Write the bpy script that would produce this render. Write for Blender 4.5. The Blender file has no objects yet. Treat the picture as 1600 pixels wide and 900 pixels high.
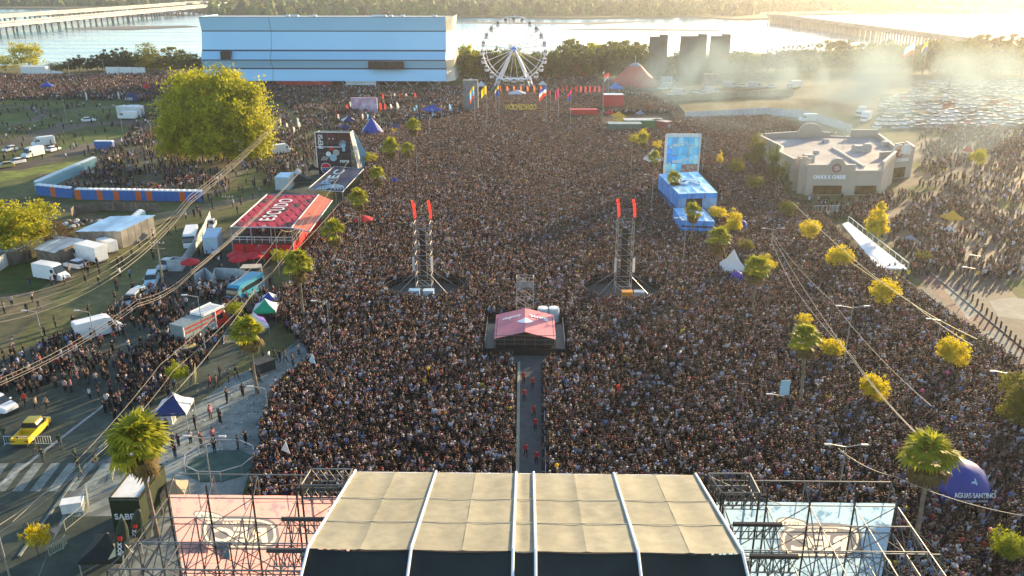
import bpy, bmesh, math, random
import numpy as np
from mathutils import Vector, Matrix, noise
R = math.radians
rnd = random.Random(7)
sc = bpy.context.scene
C = sc.collection
# ------------------------------------------------------------ camera
CAMH, FPX, PITCH, YAW = 45.0, 1300.0, R(20.65), R(1.03)
cam = bpy.data.cameras.new('camera'); co = bpy.data.objects.new('camera', cam); C.objects.link(co)
cam.lens = 36 * FPX / 1600; cam.sensor_width = 36; cam.clip_start = 0.5; cam.clip_end = 12000
co.location = (0, 0, CAMH); co.rotation_euler = (math.pi / 2 - PITCH, 0, YAW)
sc.camera = co
CP = Vector((0, 0, CAMH))
CD = Vector((-math.sin(YAW) * math.cos(PITCH), math.cos(YAW) * math.cos(PITCH), -math.sin(PITCH)))
CR = Vector((math.cos(YAW), math.sin(YAW), 0)); CU = CR.cross(CD)
# ------------------------------------------------------------ light
SUN_AZ, SUN_EL = R(37), R(11)           # clockwise from +Y
w = bpy.data.worlds.new('World'); sc.world = w; w.use_nodes = True
nt = w.node_tree; bg = nt.nodes['Background']
sky = nt.nodes.new('ShaderNodeTexSky'); sky.sky_type = 'NISHITA'; sky.sun_disc = False
sky.sun_elevation = SUN_EL; sky.sun_rotation = SUN_AZ; sky.altitude = 50
sky.air_density = 1.0; sky.dust_density = .8; sky.ozone_density = 1.9
nt.links.new(sky.outputs[0], bg.inputs[0]); bg.inputs[1].default_value = 0.15
sl = bpy.data.lights.new('sun', 'SUN'); sl.energy = 5.0; sl.angle = R(0.6); sl.color = (1.0, 0.74, 0.42)
so = bpy.data.objects.new('sun', sl); C.objects.link(so)
SD = Vector((math.sin(SUN_AZ) * math.cos(SUN_EL), math.cos(SUN_AZ) * math.cos(SUN_EL), math.sin(SUN_EL)))
so.rotation_euler = SD.to_track_quat('Z', 'Y').to_euler(); so.location = (200, 300, 200)
sc.view_settings.view_transform = 'Standard'; sc.view_settings.look = 'None'
sc.view_settings.exposure = 1.5; sc.view_settings.gamma = 1
sc.cycles.volume_bounces = 0; sc.cycles.max_bounces = 6; sc.cycles.diffuse_bounces = 2
sc.cycles.glossy_bounces = 2; sc.cycles.transmission_bounces = 4; sc.cycles.transparent_max_bounces = 12

# ------------------------------------------------------------ where a pixel of the 1600x900 photograph meets height h
def G(px, py, h=0.0):
    r = CD + CR * ((px - 800) / FPX) + CU * ((450 - py) / FPX)
    s = (h - CAMH) / r.z
    return Vector((r.x * s, r.y * s, h))
def HK(px, foot, top, h=0.0):
    c = G(px, foot, h) - CP; q = (450 - top) / FPX
    return (q * c.dot(CD) - c.dot(CU)) / (CU.z - q * CD.z)
def PX(p):
    c = Vector(p) - CP; z = c.dot(CD)
    return 800 + FPX * c.dot(CR) / z, 450 - FPX * c.dot(CU) / z, z
def SC(py, h=0.0):                        # pixels per metre at that row
    return FPX / (G(800, py, h) - CP).dot(CD)

# ------------------------------------------------------------ materials
MATS = {}
def M(name, col, rough=0.8, var=0.12, scale=1.5, metal=0.0, trans=0.0, bump=0.0, col2=None, spec=0.3, detail=4, emit=0.0, contrast=0.5, coord='Object', big=None):
    if name in MATS: return MATS[name]
    m = bpy.data.materials.new(name); m.use_nodes = True; n = m.node_tree; b = n.nodes['Principled BSDF']
    out = n.nodes['Material Output']
    b.inputs['Roughness'].default_value = rough; b.inputs['Metallic'].default_value = metal
    b.inputs['Specular IOR Level'].default_value = spec
    a = tuple(col) + (1,)
    src = None
    if var > 0 or col2:
        tc = n.nodes.new('ShaderNodeTexCoord'); nz = n.nodes.new('ShaderNodeTexNoise')
        nz.inputs['Scale'].default_value = scale; nz.inputs['Detail'].default_value = detail
        n.links.new(tc.outputs[coord], nz.inputs['Vector'])
        rp = n.nodes.new('ShaderNodeValToRGB')
        rp.color_ramp.elements[0].position = 0.5 - contrast / 2 + .1; rp.color_ramp.elements[1].position = 0.5 + contrast / 2 - .1
        c2 = col2 if col2 else tuple(c * (1 - var) for c in col)
        c1 = col if col2 else tuple(min(1, c * (1 + var)) for c in col)
        rp.color_ramp.elements[0].color = tuple(c2) + (1,); rp.color_ramp.elements[1].color = tuple(c1) + (1,)
        n.links.new(nz.outputs['Fac'], rp.inputs[0]); src = rp.outputs[0]
        if big:      # broad wear and dirt over the fine grain
            for (bs, lo) in big:
                nb = n.nodes.new('ShaderNodeTexNoise'); nb.inputs['Scale'].default_value = bs; nb.inputs['Detail'].default_value = 6; nb.inputs['Roughness'].default_value = .65; n.links.new(tc.outputs[coord], nb.inputs['Vector'])
                mr = n.nodes.new('ShaderNodeMapRange'); mr.inputs[1].default_value = .38; mr.inputs[2].default_value = .6; mr.inputs[3].default_value = lo; mr.inputs[4].default_value = 1.12; n.links.new(nb.outputs['Fac'], mr.inputs[0])
                vm = n.nodes.new('ShaderNodeVectorMath'); vm.operation = 'SCALE'; n.links.new(src, vm.inputs[0]); n.links.new(mr.outputs[0], vm.inputs['Scale']); src = vm.outputs[0]
        n.links.new(src, b.inputs['Base Color'])
        if bump:
            bp = n.nodes.new('ShaderNodeBump'); bp.inputs['Strength'].default_value = bump; bp.inputs['Distance'].default_value = .1
            n.links.new(nz.outputs['Fac'], bp.inputs['Height']); n.links.new(bp.outputs[0], b.inputs['Normal'])
    else: b.inputs['Base Color'].default_value = a
    if emit:
        b.inputs['Emission Color'].default_value = a; b.inputs['Emission Strength'].default_value = emit
    if trans:
        t = n.nodes.new('ShaderNodeBsdfTranslucent'); mx = n.nodes.new('ShaderNodeMixShader'); mx.inputs[0].default_value = trans
        if src: n.links.new(src, t.inputs[0])
        else: t.inputs[0].default_value = a
        n.links.new(b.outputs[0], mx.inputs[1]); n.links.new(t.outputs[0], mx.inputs[2]); n.links.new(mx.outputs[0], out.inputs['Surface'])
    MATS[name] = m
    return m

# ------------------------------------------------------------ mesh building
class MB:
    def __init__(s): s.v = []; s.f = []; s.m = []; s.mi = 0
    def face(s, pts):
        b = len(s.v); s.v += [tuple(p) for p in pts]; s.f.append(tuple(range(b, b + len(pts)))); s.m.append(s.mi)
    def raw(s, vs, fs):
        b = len(s.v); s.v += [tuple(p) for p in vs]
        for f in fs: s.f.append(tuple(b + i for i in f)); s.m.append(s.mi)
    def box(s, x0, x1, y0, y1, z0, z1):
        s.raw([(x0,y0,z0),(x1,y0,z0),(x1,y1,z0),(x0,y1,z0),(x0,y0,z1),(x1,y0,z1),(x1,y1,z1),(x0,y1,z1)],
              [(3,2,1,0),(4,5,6,7),(0,1,5,4),(1,2,6,5),(2,3,7,6),(3,0,4,7)])
    def prism(s, pts, z0, z1):
        n = len(pts); a = sum(pts[i][0]*pts[(i+1)%n][1]-pts[(i+1)%n][0]*pts[i][1] for i in range(n))
        if a < 0: pts = pts[::-1]
        s.raw([(p[0],p[1],z0) for p in pts] + [(p[0],p[1],z1) for p in pts],
              [tuple(range(n))[::-1], tuple(range(n, 2*n))] + [(i,(i+1)%n,n+(i+1)%n,n+i) for i in range(n)])
    def tube(s, p, q, r, r2=None, n=6, cap=True):
        p = Vector(p); q = Vector(q); r2 = r if r2 is None else r2
        d = q - p
        if d.length < 1e-6: return
        d.normalize(); a = d.orthogonal().normalized(); b = d.cross(a)
        vs = []
        for (c, rr) in ((p, r), (q, r2)):
            for i in range(n):
                t = 2*math.pi*i/n; vs.append(c + (a*math.cos(t) + b*math.sin(t))*rr)
        fs = [(i,(i+1)%n,n+(i+1)%n,n+i) for i in range(n)]
        if cap: fs += [tuple(range(n))[::-1], tuple(range(n,2*n))]
        s.raw(vs, fs)
    def path(s, pts, r, n=5):
        for a, b in zip(pts[:-1], pts[1:]): s.tube(a, b, r, n=n, cap=False)
    def lathe(s, prof, n=12, c=(0,0,0)):
        vs = []; fs = []
        for (r, z) in prof:
            for i in range(n):
                t = 2*math.pi*i/n; vs.append((c[0]+r*math.cos(t), c[1]+r*math.sin(t), c[2]+z))
        for k in range(len(prof)-1):
            for i in range(n): fs.append((k*n+i, k*n+(i+1)%n, (k+1)*n+(i+1)%n, (k+1)*n+i))
        s.raw(vs, fs)
    def ball(s, c, r, n=8, m=5, sq=(1,1,1)):
        pr = [(max(.001, math.sin(math.pi*k/m)), -math.cos(math.pi*k/m)) for k in range(m+1)]
        vs = []; fs = []
        for (a, z) in pr:
            for i in range(n):
                t = 2*math.pi*i/n; vs.append((c[0]+a*math.cos(t)*r*sq[0], c[1]+a*math.sin(t)*r*sq[1], c[2]+z*r*sq[2]))
        for k in range(m):
            for i in range(n): fs.append((k*n+i, k*n+(i+1)%n, (k+1)*n+(i+1)%n, (k+1)*n+i))
        s.raw(vs, fs)
    def mesh(s, name, mats):
        me = bpy.data.meshes.new(name); me.from_pydata(s.v, [], s.f)
        for m in (mats if isinstance(mats, (list, tuple)) else [mats]): me.materials.append(m)
        me.polygons.foreach_set('material_index', s.m); me.update()
        return me
    def build(s, name, mats, parent=None, loc=None, rz=None):
        return link(name, s.mesh(name, mats), parent, loc, rz)
def link(name, me, parent=None, loc=None, rz=None):
    o = bpy.data.objects.new(name, me); C.objects.link(o)
    if parent: o.parent = parent
    if loc is not None: o.location = loc
    if rz is not None: o.rotation_euler = (0, 0, rz)
    return o
def tag(o, label=None, cat=None, group=None, kind=None):
    if label: o['label'] = label
    if cat: o['category'] = cat
    if group: o['group'] = group
    if kind: o['kind'] = kind
    return o
def thing(name, label, cat, loc=(0,0,0), rz=0, group=None, sc_=1):
    o = bpy.data.objects.new(name, None); C.objects.link(o); o.location = loc; o.rotation_euler = (0,0,rz); o.scale = (sc_,)*3
    o.empty_display_size = .2
    return tag(o, label, cat, group)
KIDS = {}
def dup(root, loc, rz=None, label=None, group=None, sc_=None):
    r = root.copy(); C.objects.link(r); r.location = loc
    if rz is not None: r.rotation_euler = (0,0,rz)
    if sc_ is not None: r.scale = (sc_,)*3 if not isinstance(sc_, tuple) else sc_
    if label: r['label'] = label
    if group: r['group'] = group
    def rec(a, b):
        for ch in kids(a):
            c = ch.copy(); C.objects.link(c); c.parent = b; c.matrix_parent_inverse = ch.matrix_parent_inverse
            rec(ch, c)
    rec(root, r)
    return r
def kids(a):
    k = a.name
    if k not in KIDS: KIDS[k] = list(a.children)
    return KIDS[k]
_TC = {}
def text(s, size, mat, parent=None, loc=(0,0,0), rot=(0,0,0), ext=0.03, mirror=False, width=None, name='lettering', bold=0.0, spacing=1.0, align='CENTER', shear=0.0):
    cu = bpy.data.curves.new('t', 'FONT'); cu.body = s; cu.size = size; cu.extrude = ext; cu.offset = bold; cu.space_character = spacing
    cu.align_x = align; cu.align_y = 'CENTER'; cu.resolution_u = 3; cu.shear = shear
    t = bpy.data.objects.new('t', cu); C.objects.link(t)
    bpy.context.view_layer.update()
    me = bpy.data.meshes.new_from_object(t.evaluated_get(bpy.context.evaluated_depsgraph_get()))
    bpy.data.objects.remove(t); bpy.data.curves.remove(cu)
    xs = [v.co.x for v in me.vertices]
    wd = (max(xs) - min(xs)) if xs else 1
    k = (width / wd) if width else 1.0
    for v in me.vertices:
        v.co.x *= k * (-1 if mirror else 1)
    if mirror: me.flip_normals()
    me.materials.clear(); me.materials.append(mat)
    o = link(name, me, parent, loc); o.rotation_euler = rot
    return o
def sheet(name, pts, z, mat, label=None, sub=0):
    mb = MB(); mb.face([(p[0], p[1], z) for p in pts])
    o = mb.build(name, mat)
    me = o.data
    if me.polygons[0].normal.z < 0: me.flip_normals()
    o['kind'] = 'structure'
    if label: o['label'] = label
    return o
def GP(l, h=0.0): return [G(x, y, h) for x, y in l]
def inpoly(x, y, P):
    c = False; j = len(P) - 1
    for i in range(len(P)):
        if (P[i][1] > y) != (P[j][1] > y) and x < (P[j][0]-P[i][0])*(y-P[i][1])/(P[j][1]-P[i][1]) + P[i][0]: c = not c
        j = i
    return c
# ============================================================ GROUND, ROADS, WATER
m_ground = M('earth_and_grass', (.15,.145,.055), .95, 0, .03, col2=(.085,.10,.022), detail=8, contrast=.45, big=((.035,.6),(.6,.75)))
m_dirt = M('trodden_dirt', (.20,.165,.09), .95, 0, .12, col2=(.11,.105,.05), detail=8, big=((.035,.6),(.6,.75)))
m_grass = M('grass', (.10,.13,.02), .95, 0, .25, col2=(.055,.08,.012), detail=8, big=((.035,.6),(.6,.75)))
m_dry = M('dry_grass', (.14,.125,.05), .95, 0, .1, col2=(.085,.085,.03), detail=8, big=((.035,.6),(.6,.75)))
m_asph = M('asphalt', (.075,.092,.066), .85, 0, .25, col2=(.05,.064,.048), detail=8, big=((.035,.6),(.6,.75)))
m_lot = M('asphalt_pale', (.15,.12,.08), .85, 0, .2, col2=(.10,.08,.055), detail=8, big=((.035,.6),(.6,.75)))
m_conc = M('concrete_paving', (.27,.30,.27), .85, 0, .4, col2=(.19,.215,.195), detail=8, big=((.035,.6),(.6,.75)))
m_conc2 = M('concrete_dark', (.15,.16,.15), .85, 0, .4, col2=(.11,.12,.115), detail=8)
m_brick = M('red_paving', (.2,.1,.085), .85, 0, .4, col2=(.14,.075,.065), detail=8, big=((.035,.6),(.6,.75)))
m_white = M('white_paint', (.75,.75,.72), .6, .06, 1.5); m_sand = M('sand', (.3,.26,.2), .9, .2, .02)
m_steel = M('galvanised_steel', (.42,.42,.42), .45, .1, 2, metal=.6); m_dark = M('black_steel', (.02,.02,.022), .5, 0)
m_mud = M('mud_flat', (.16,.13,.09), .7, .25, .01, detail=8)
# near land, a thick slab ending at the river bank
bank = GP([(-900,120),(-300,112),(0,103),(150,100),(330,92),(520,92),(700,98),(770,96),(850,101),(900,98),(1000,92),(1130,88),(1230,86),(1330,78),(1450,72),(1600,66),(2000,58),(2600,50)])
near = [(p.x, p.y) for p in bank] + [(2600, bank[-1].y), (2600,-150), (-1500,-150), (-1500, bank[0].y)]
mb = MB(); mb.prism(near, -6, 0); o = mb.build('ground', m_ground); o['kind'] = 'structure'
o = sheet('far_ground', [(-9000,-400),(9000,-400),(9000,11000),(-9000,11000)], -7, m_mud)
# water
wm = bpy.data.materials.new('water'); wm.use_nodes = True; n = wm.node_tree; b = n.nodes['Principled BSDF']
b.inputs['Base Color'].default_value = (.04,.24,.34,1); b.inputs['Roughness'].default_value = .1; b.inputs['Specular IOR Level'].default_value = .45
tc = n.nodes.new('ShaderNodeTexCoord'); mp = n.nodes.new('ShaderNodeMapping'); mp.inputs['Scale'].default_value = (.05,.16,1)
nz = n.nodes.new('ShaderNodeTexNoise'); nz.inputs['Scale'].default_value = 1; nz.inputs['Detail'].default_value = 5
n.links.new(tc.outputs['Object'], mp.inputs[0]); n.links.new(mp.outputs[0], nz.inputs[0])
bp = n.nodes.new('ShaderNodeBump'); bp.inputs['Strength'].default_value = .35; bp.inputs['Distance'].default_value = 1.0
n.links.new(nz.outputs[0], bp.inputs['Height']); n.links.new(bp.outputs[0], b.inputs['Normal'])
nz2 = n.nodes.new('ShaderNodeTexNoise'); mp2 = n.nodes.new('ShaderNodeMapping'); mp2.inputs['Scale'].default_value = (.0012,.012,1); nz2.inputs['Detail'].default_value = 4
n.links.new(tc.outputs['Object'], mp2.inputs[0]); n.links.new(mp2.outputs[0], nz2.inputs[0])
rp = n.nodes.new('ShaderNodeMapRange'); rp.inputs[1].default_value = .4; rp.inputs[2].default_value = .65; rp.inputs[3].default_value = .07; rp.inputs[4].default_value = .24
n.links.new(nz2.outputs[0], rp.inputs[0]); n.links.new(rp.outputs[0], b.inputs['Roughness'])
wo = sheet('river_water', [(-6000,-300),(6000,-300),(6000,9000),(-6000,9000)], -3, wm)
# far bank
fb = GP([(-1500,30),(-600,22),(0,14),(120,15),(210,13),(330,21),(400,26),(700,27),(900,29.5),(1080,27),(1150,31),(1222,30),(1245,24),(1330,22),(1600,20),(2000,18),(3200,14)], -3)
mb = MB(); mb.prism([(p.x,p.y) for p in fb] + [(7000,9500),(-7000,9500)], -6, -1.6)
o = mb.build('far_bank', M('far_bank_scrub', (.07,.075,.025), .95, 0, .012, col2=(.10,.085,.035), detail=8)); o['kind'] = 'structure'
def flat(name, px, z, m, h=0):
    return sheet(name, GP(px), z, m)
for k, pl in enumerate([[(700,36),(760,34),(900,36),(1000,33),(1010,34),(930,38),(790,37)], [(880,46),(960,44.5),(1130,47),(1120,48.5),(960,47)], [(0,20),(120,17),(260,20),(300,24),(200,27),(60,25)], [(100,45),(180,42),(290,40),(310,42),(200,47)], [(1250,42),(1330,40),(1350,42),(1290,44.5)], [(1300,28),(1420,26),(1430,30),(1350,33)]]):
    mb = MB(); mb.prism([(p.x,p.y) for p in GP(pl, -3)], -4, -2.75); o = mb.build('sandbar', m_mud); o['kind'] = 'structure'
# event ground under the crowd
flat('event_asphalt', [(300,1200),(390,760),(440,600),(500,460),(560,330),(640,210),(660,140),(1050,140),(1080,190),(1180,240),(1240,320),(1300,360),(1420,450),(1600,590),(2100,900),(2100,1200)], .004, M('asphalt_dark', (.03,.022,.019), .85, .15, .3))
flat('dirt_yard', [(0,560),(120,430),(250,350),(330,310),(420,240),(420,190),(300,200),(60,270),(70,300),(330,310),(300,335),(60,380),(0,430)], .003, m_dirt)
flat('service_road', [(-300,900),(-300,560),(0,560),(170,490),(320,385),(430,300),(490,230),(540,235),(500,300),(420,400),(440,500),(300,640),(210,700),(100,900)], .008, m_asph)
flat('street', [(-700,1100),(-500,640),(0,640),(210,640),(110,760),(0,900),(-150,1100)], .012, m_asph)
flat('paved_plaza', [(100,1200),(60,900),(110,775),(200,700),(300,640),(360,590),(430,560),(480,520),(480,560),(400,700),(380,770),(330,1200)], .016, m_conc)
for k in range(14):   # paving bands across the plaza
    y0 = 690 + k*26
    flat('paving_band', [(90-k*4+(k%3)*8, y0+60), (250-k*3, y0-10), (256-k*3, y0-5), (96-k*4+(k%3)*8, y0+66)], .020, m_conc2)
flat('dark_paving', [(106,808),(205,806),(208,862),(150,905),(60,905),(80,850)], .033, m_asph)
# crosswalk stripes
for k in range(8):
    x = -20 + k*25
    flat('crosswalk_stripe', [(x-8+k*2,724),(x+7+k*2,724),(x-24-2+k*2,768),(x-40-2+k*2,768)], .025, M('road_paint', (.24,.27,.24), .8, .2, 2, big=((.035,.6),(.6,.75))))
flat('lane_line', [(-60,800),(205,600),(207,601),(-54,802)], .029, M('road_paint2', (.30,.31,.29), .8, .3, 2))
# park paths upper left
flat('park_lawn', [(-200,150),(230,150),(250,200),(140,235),(0,280),(-300,330)], .006, m_grass)
def band(name, pts, wd, z, m):
    P = [G(x, y) for x, y in pts]; L = []; Rr = []
    for i, p in enumerate(P):
        a = P[max(0,i-1)]; c = P[min(len(P)-1,i+1)]; d = (c-a).normalized(); q = Vector((-d.y, d.x, 0))*wd/2
        L.append(p+q); Rr.append(p-q)
    mb = MB()
    for i in range(len(P)-1): mb.face([(v.x,v.y,z) for v in (Rr[i],Rr[i+1],L[i+1],L[i])])
    o = mb.build(name, m); o['kind'] = 'structure'
    if o.data.polygons[0].normal.z < 0: o.data.flip_normals()
    return o
band('park_path', [(-100,240),(20,225),(80,205),(130,195),(200,190),(250,200)], 9, .010, m_lot)
band('park_path', [(-100,265),(30,262),(90,245),(140,228),(200,218),(260,215)], 8, .014, m_lot)
band('park_path', [(-50,175),(40,165),(70,178),(50,190),(0,196)], 3.5, .018, m_lot)
band('park_path', [(70,178),(130,170),(210,165)], 3.5, .022, m_lot)
band('park_path', [(20,225),(60,213),(100,190)], 3, .026, m_lot)
flat('bright_grass', [(0,268),(80,258),(150,245),(140,262),(60,272),(0,284)], .009, M('lime_grass', (.16,.19,.03), .95, .3, .3))
flat('bright_grass', [(0,420),(70,400),(90,430),(60,455),(0,460)], .009, m_grass)
flat('dirt_track', [(0,315),(80,310),(180,345),(330,318),(420,300),(425,306),(330,332),(190,356),(90,330),(0,335)], .012, m_dirt)
# right side
flat('restaurant_lot', [(1400,232),(1440,215),(1700,215),(2200,420),(1900,560),(1600,560),(1500,470),(1440,425),(1390,380),(1330,330),(1400,300)], .010, m_lot)
flat('side_road', [(1420,452),(1480,440),(1600,470),(2300,700),(2200,900),(1600,590)], .014, M('road_asphalt', (.105,.10,.095), .85, .15, .3, big=((.035,.6),(.6,.75))))
flat('footway', [(1425,425),(1452,425),(1600,545),(1760,680),(1700,690),(1600,585),(1520,510)], .018, m_brick)
flat('pale_island', [(1475,452),(1488,450),(1528,490),(1513,500)], .022, m_conc)
flat('pale_island', [(1532,517),(1560,517),(1598,556),(1580,560)], .022, m_conc)
flat('pale_apron', [(1545,470),(1600,462),(1600,500),(1560,495)], .018, m_conc)
flat('planted_strip', [(1570,440),(1600,438),(1640,470),(1590,466)], .022, m_grass)
flat('planted_strip', [(1395,300),(1445,285),(1470,296),(1420,312)], .016, m_grass)
flat('planted_strip', [(1415,250),(1475,258),(1470,268),(1412,262)], .016, m_grass)
flat('planted_strip', [(1555,310),(1600,308),(1600,330),(1560,328)], .016, m_grass)
flat('grass_verge', [(1290,335),(1330,360),(1400,425),(1540,540),(1600,590),(1590,600),(1520,560),(1380,440),(1300,385),(1270,350)], .006, M('dry_verge', (.12,.10,.05), .95, .3, .5))
flat('empty_field', [(1045,152),(1200,146),(1290,150),(1330,170),(1210,178),(1072,182),(1050,165)], .008, m_dry)
flat('car_park', [(1130,140),(1330,120),(1480,120),(1750,135),(1900,215),(1600,212),(1400,205),(1330,178)], .014, M('car_park_gravel', (.11,.095,.06), .95, .2, .1, big=((.035,.6),(.6,.75))))
flat('far_yard', [(1000,120),(1200,118),(1240,140),(1190,146),(1045,150)], .010, m_dirt)
def kerb(pts, h=.13, wd=.22):
    mb = MB(); P = [G(x,y) for x,y in pts]
    for a, c in zip(P[:-1], P[1:]):
        d = (c-a).normalized(); q = Vector((-d.y,d.x,0))*wd/2
        mb.prism([(a+q)[:2],(c+q)[:2],(c-q)[:2],(a-q)[:2]], 0, h)
    o = mb.build('kerb', m_conc); o['kind'] = 'structure'
kerb([(208,642),(112,757),(30,870)]); kerb([(1452,425),(1600,545),(1700,640)]); kerb([(430,562),(480,522)]); kerb([(1440,452),(1510,512),(1600,592)])
# ---------------------------------------------------------- BRIDGES
def bridge(nm, label, A, B, hd, px_w, npier, lampn, m_deck, wside, thick=1.6, zfoot=-6):
    a = G(*A, hd); c = G(*B, hd); d = (c-a); L = d.length; d.normalize(); q = Vector((-d.y,d.x,0))
    t = thing(nm, label, 'bridge', (a.x,a.y,0), math.atan2(d.y,d.x))
    mb = MB(); w2 = wside/2; mb.box(0, L, -w2, w2, hd-thick, hd); mb.build('deck', m_deck, t)
    for s in (-1, 1):
        mb = MB(); mb.box(0, L, s*w2-.2, s*w2+.2, hd, hd+1.0); mb.build('parapet', m_deck, t)
    pm = None
    for i in range(npier):
        if pm is None:
            mb = MB()
            for s in (-.8,-.27,.27,.8): mb.tube((0,s*w2,zfoot),(0,s*w2,hd-thick-.6),.9,n=6)
            mb.box(-.8,.8,-w2,w2,hd-thick-1.2,hd-thick-.005); pm = mb.mesh('pier', m_pier)
        link('pier', pm, t, ((i+.5)*L/npier, 0, 0))
    lm = None
    for i in range(lampn):
        if lm is None:
            mb = MB(); mb.tube((0,0,hd),(0,0,hd+9),.18,n=5); mb.tube((0,0,hd+9),(0,2.5,hd+9.4),.12,n=4); lm = mb.mesh('lamp_post', m_pier)
        link('lamp_post', lm, t, ((i+.5)*L/lampn, -w2, 0))
    return t
m_deck = M('bridge_concrete', (.5,.46,.40), .8, .1, .05); m_pier = M('pier_concrete', (.22,.2,.17), .9, .2, .1)
bridge('road_bridge', 'long pale concrete road bridge on clustered piers crossing river at upper left, nearer deck', (-160,52), (395,2), 5, 0, 22, 22, m_deck, 24)
bridge('road_bridge', 'second parallel bridge deck running behind the nearer upper left river bridge', (-160,36), (372,-1), 5, 0, 18, 18, m_deck, 22)
bridge('old_bridge', 'long low bridge on many thin piers crossing river at upper right', (1204,23), (1570,69), 5, 0, 44, 16, m_pier, 9, 1.2)
t = bridge('railway_bridge', 'far hazy railway bridge with upright posts at the top right edge', (1060,1), (1720,17), 4, 0, 40, 40, m_pier, 9, 2.0)
# ============================================================ PEOPLE
SKIN = M('skin', (.36,.20,.13), .6, .1, 3); HAIRM = M('hair_dark', (.018,.012,.009), .85, 0)
SHOE = M('shoe_dark', (.03,.03,.03), .6, 0)
TOPC = {'black': (.012,.012,.014), 'charcoal': (.045,.045,.05), 'white': (.72,.72,.72), 'grey': (.25,.25,.27), 'navy': (.02,.03,.08),
        'pale blue': (.25,.42,.68), 'red': (.42,.03,.03), 'brown': (.10,.055,.035), 'tan': (.32,.22,.14), 'pink': (.6,.22,.3), 'green': (.03,.06,.03), 'yellow': (.75,.55,.06)}
PANC = {'black': (.014,.014,.016), 'denim': (.05,.075,.13), 'grey': (.11,.11,.11)}
def skel(pose, seed=0):
    j = {}
    def P(n, x, y, z, r, par): j[n] = ((x, y, z), r, par)
    hip = .92
    P('pelvis', 0, 0, hip, (.155,.115), None); P('belly', 0, 0, 1.1, (.135,.105), 'pelvis'); P('chest', 0, .01, 1.3, (.165,.115), 'belly')
    P('neckb', 0, .01, 1.44, (.07,.06), 'chest'); P('neck', 0, -.005, 1.51, (.055,.055), 'neckb'); P('head', 0, -.02, 1.61, (.085,.1), 'neck'); P('crown', 0, -.01, 1.71, (.07,.08), 'head')
    st = {'walk': .26, 'stand': 0.0}.get(pose, 0.0)
    for s in (-1, 1):
        S = 'L' if s < 0 else 'R'
        P('hip'+S, s*.09, 0, .84, (.095,.1), 'pelvis'); P('knee'+S, s*.1, -st*s*.5 - .01, .48, (.062,.066), 'hip'+S)
        P('ankle'+S, s*.1, -st*s + (.02 if s*st < 0 else 0), .09, (.042,.045), 'knee'+S); P('toe'+S, s*.115, -st*s - .15, .045, (.045,.03), 'ankle'+S)
        P('shoulder'+S, s*.175, .01, 1.385, (.065,.065), 'chest')
        if pose == 'up' or (pose == 'oneup' and s > 0):
            a = ((s*.27, -.04, 1.58), (s*.24, -.1, 1.82), (s*.235, -.12, 1.91))
        elif pose == 'phone':
            a = ((s*.22, -.16, 1.22), (s*.1, -.34, 1.45), (s*.06, -.38, 1.53))
        elif pose == 'clap':
            a = ((s*.25, -.08, 1.16), (s*.1, -.28, 1.24), (s*.05, -.34, 1.3))
        elif pose == 'hips':
            a = ((s*.36, .05, 1.15), (s*.2, -.06, 1.0), (s*.15, -.1, .96))
        else:
            k = st * s * .7
            a = ((s*.235, .02 + k*.3, 1.12), (s*.25, -.05 + k, .89), (s*.245, -.08 + k*1.15, .8))
        P('elbow'+S, *a[0], (.045,.045), 'shoulder'+S); P('wrist'+S, *a[1], (.033,.033), 'elbow'+S); P('hand'+S, *a[2], (.036,.028), 'wrist'+S)
    return j
def body_mesh(pose, sub, long_hair=False):
    j = skel(pose); names = list(j); idx = {n: i for i, n in enumerate(names)}
    me = bpy.data.meshes.new('b'); me.from_pydata([j[n][0] for n in names], [(idx[j[n][2]], idx[n]) for n in names if j[n][2]], [])
    o = bpy.data.objects.new('b', me); C.objects.link(o)
    md = o.modifiers.new('s', 'SKIN')
    try: md.use_smooth_shade = False
    except Exception: pass
    if sub: o.modifiers.new('u', 'SUBSURF').levels = sub; o.modifiers['u'].render_levels = sub
    if not me.skin_vertices:
        bm = bmesh.new(); bm.from_mesh(me); bm.verts.layers.skin.verify(); bm.to_mesh(me); bm.free()
    sv = me.skin_vertices[0].data
    for n in names: sv[idx[n]].radius = j[n][1]; sv[idx[n]].use_root = (n == 'pelvis')
    bpy.context.view_layer.update()
    r = bpy.data.meshes.new_from_object(o.evaluated_get(bpy.context.evaluated_depsgraph_get()))
    bpy.data.objects.remove(o)
    segs = [(Vector(j[j[n][2]][0]), Vector(j[n][0]), n) for n in names if j[n][2]]
    lab = []
    for p in r.polygons:
        c = p.center; best = None
        for a, b, n in segs:
            d = b - a; t = max(0, min(1, (c - a).dot(d) / d.length_squared)); dd = (a + d*t - c).length
            if best is None or dd < best[0]: best = (dd, n, t)
        n = best[1]
        if n in ('head', 'crown'): k = 3 if (n == 'crown' or c.y > .015 or c.z > 1.67) else 2
        elif n == 'neck': k = 3 if (long_hair and c.y > 0) else 2
        elif n.startswith(('wrist', 'hand')): k = 2 if (n[0] == 'h' or best[2] > .35) else 0
        elif n.startswith('elbow') or n.startswith('shoulder') or n in ('chest', 'neckb'): k = 0
        elif n == 'belly': k = 0
        elif n.startswith('toe'): k = 4
        elif n.startswith('hip'): k = 0 if c.z > .9 else 1
        else: k = 1
        if n == 'neckb' and c.z > 1.45: k = 2
        lab.append(k)
    if long_hair:
        bm = bmesh.new(); bm.from_mesh(r)
        bm.free()
    return r, lab
POSES = ['stand', 'up', 'oneup', 'phone', 'clap', 'hips', 'walk']
_base = {}
def basebody(pose, sub):
    if (pose, sub) not in _base: _base[(pose, sub)] = body_mesh(pose, sub)
    return _base[(pose, sub)]
_pm = {}
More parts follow.
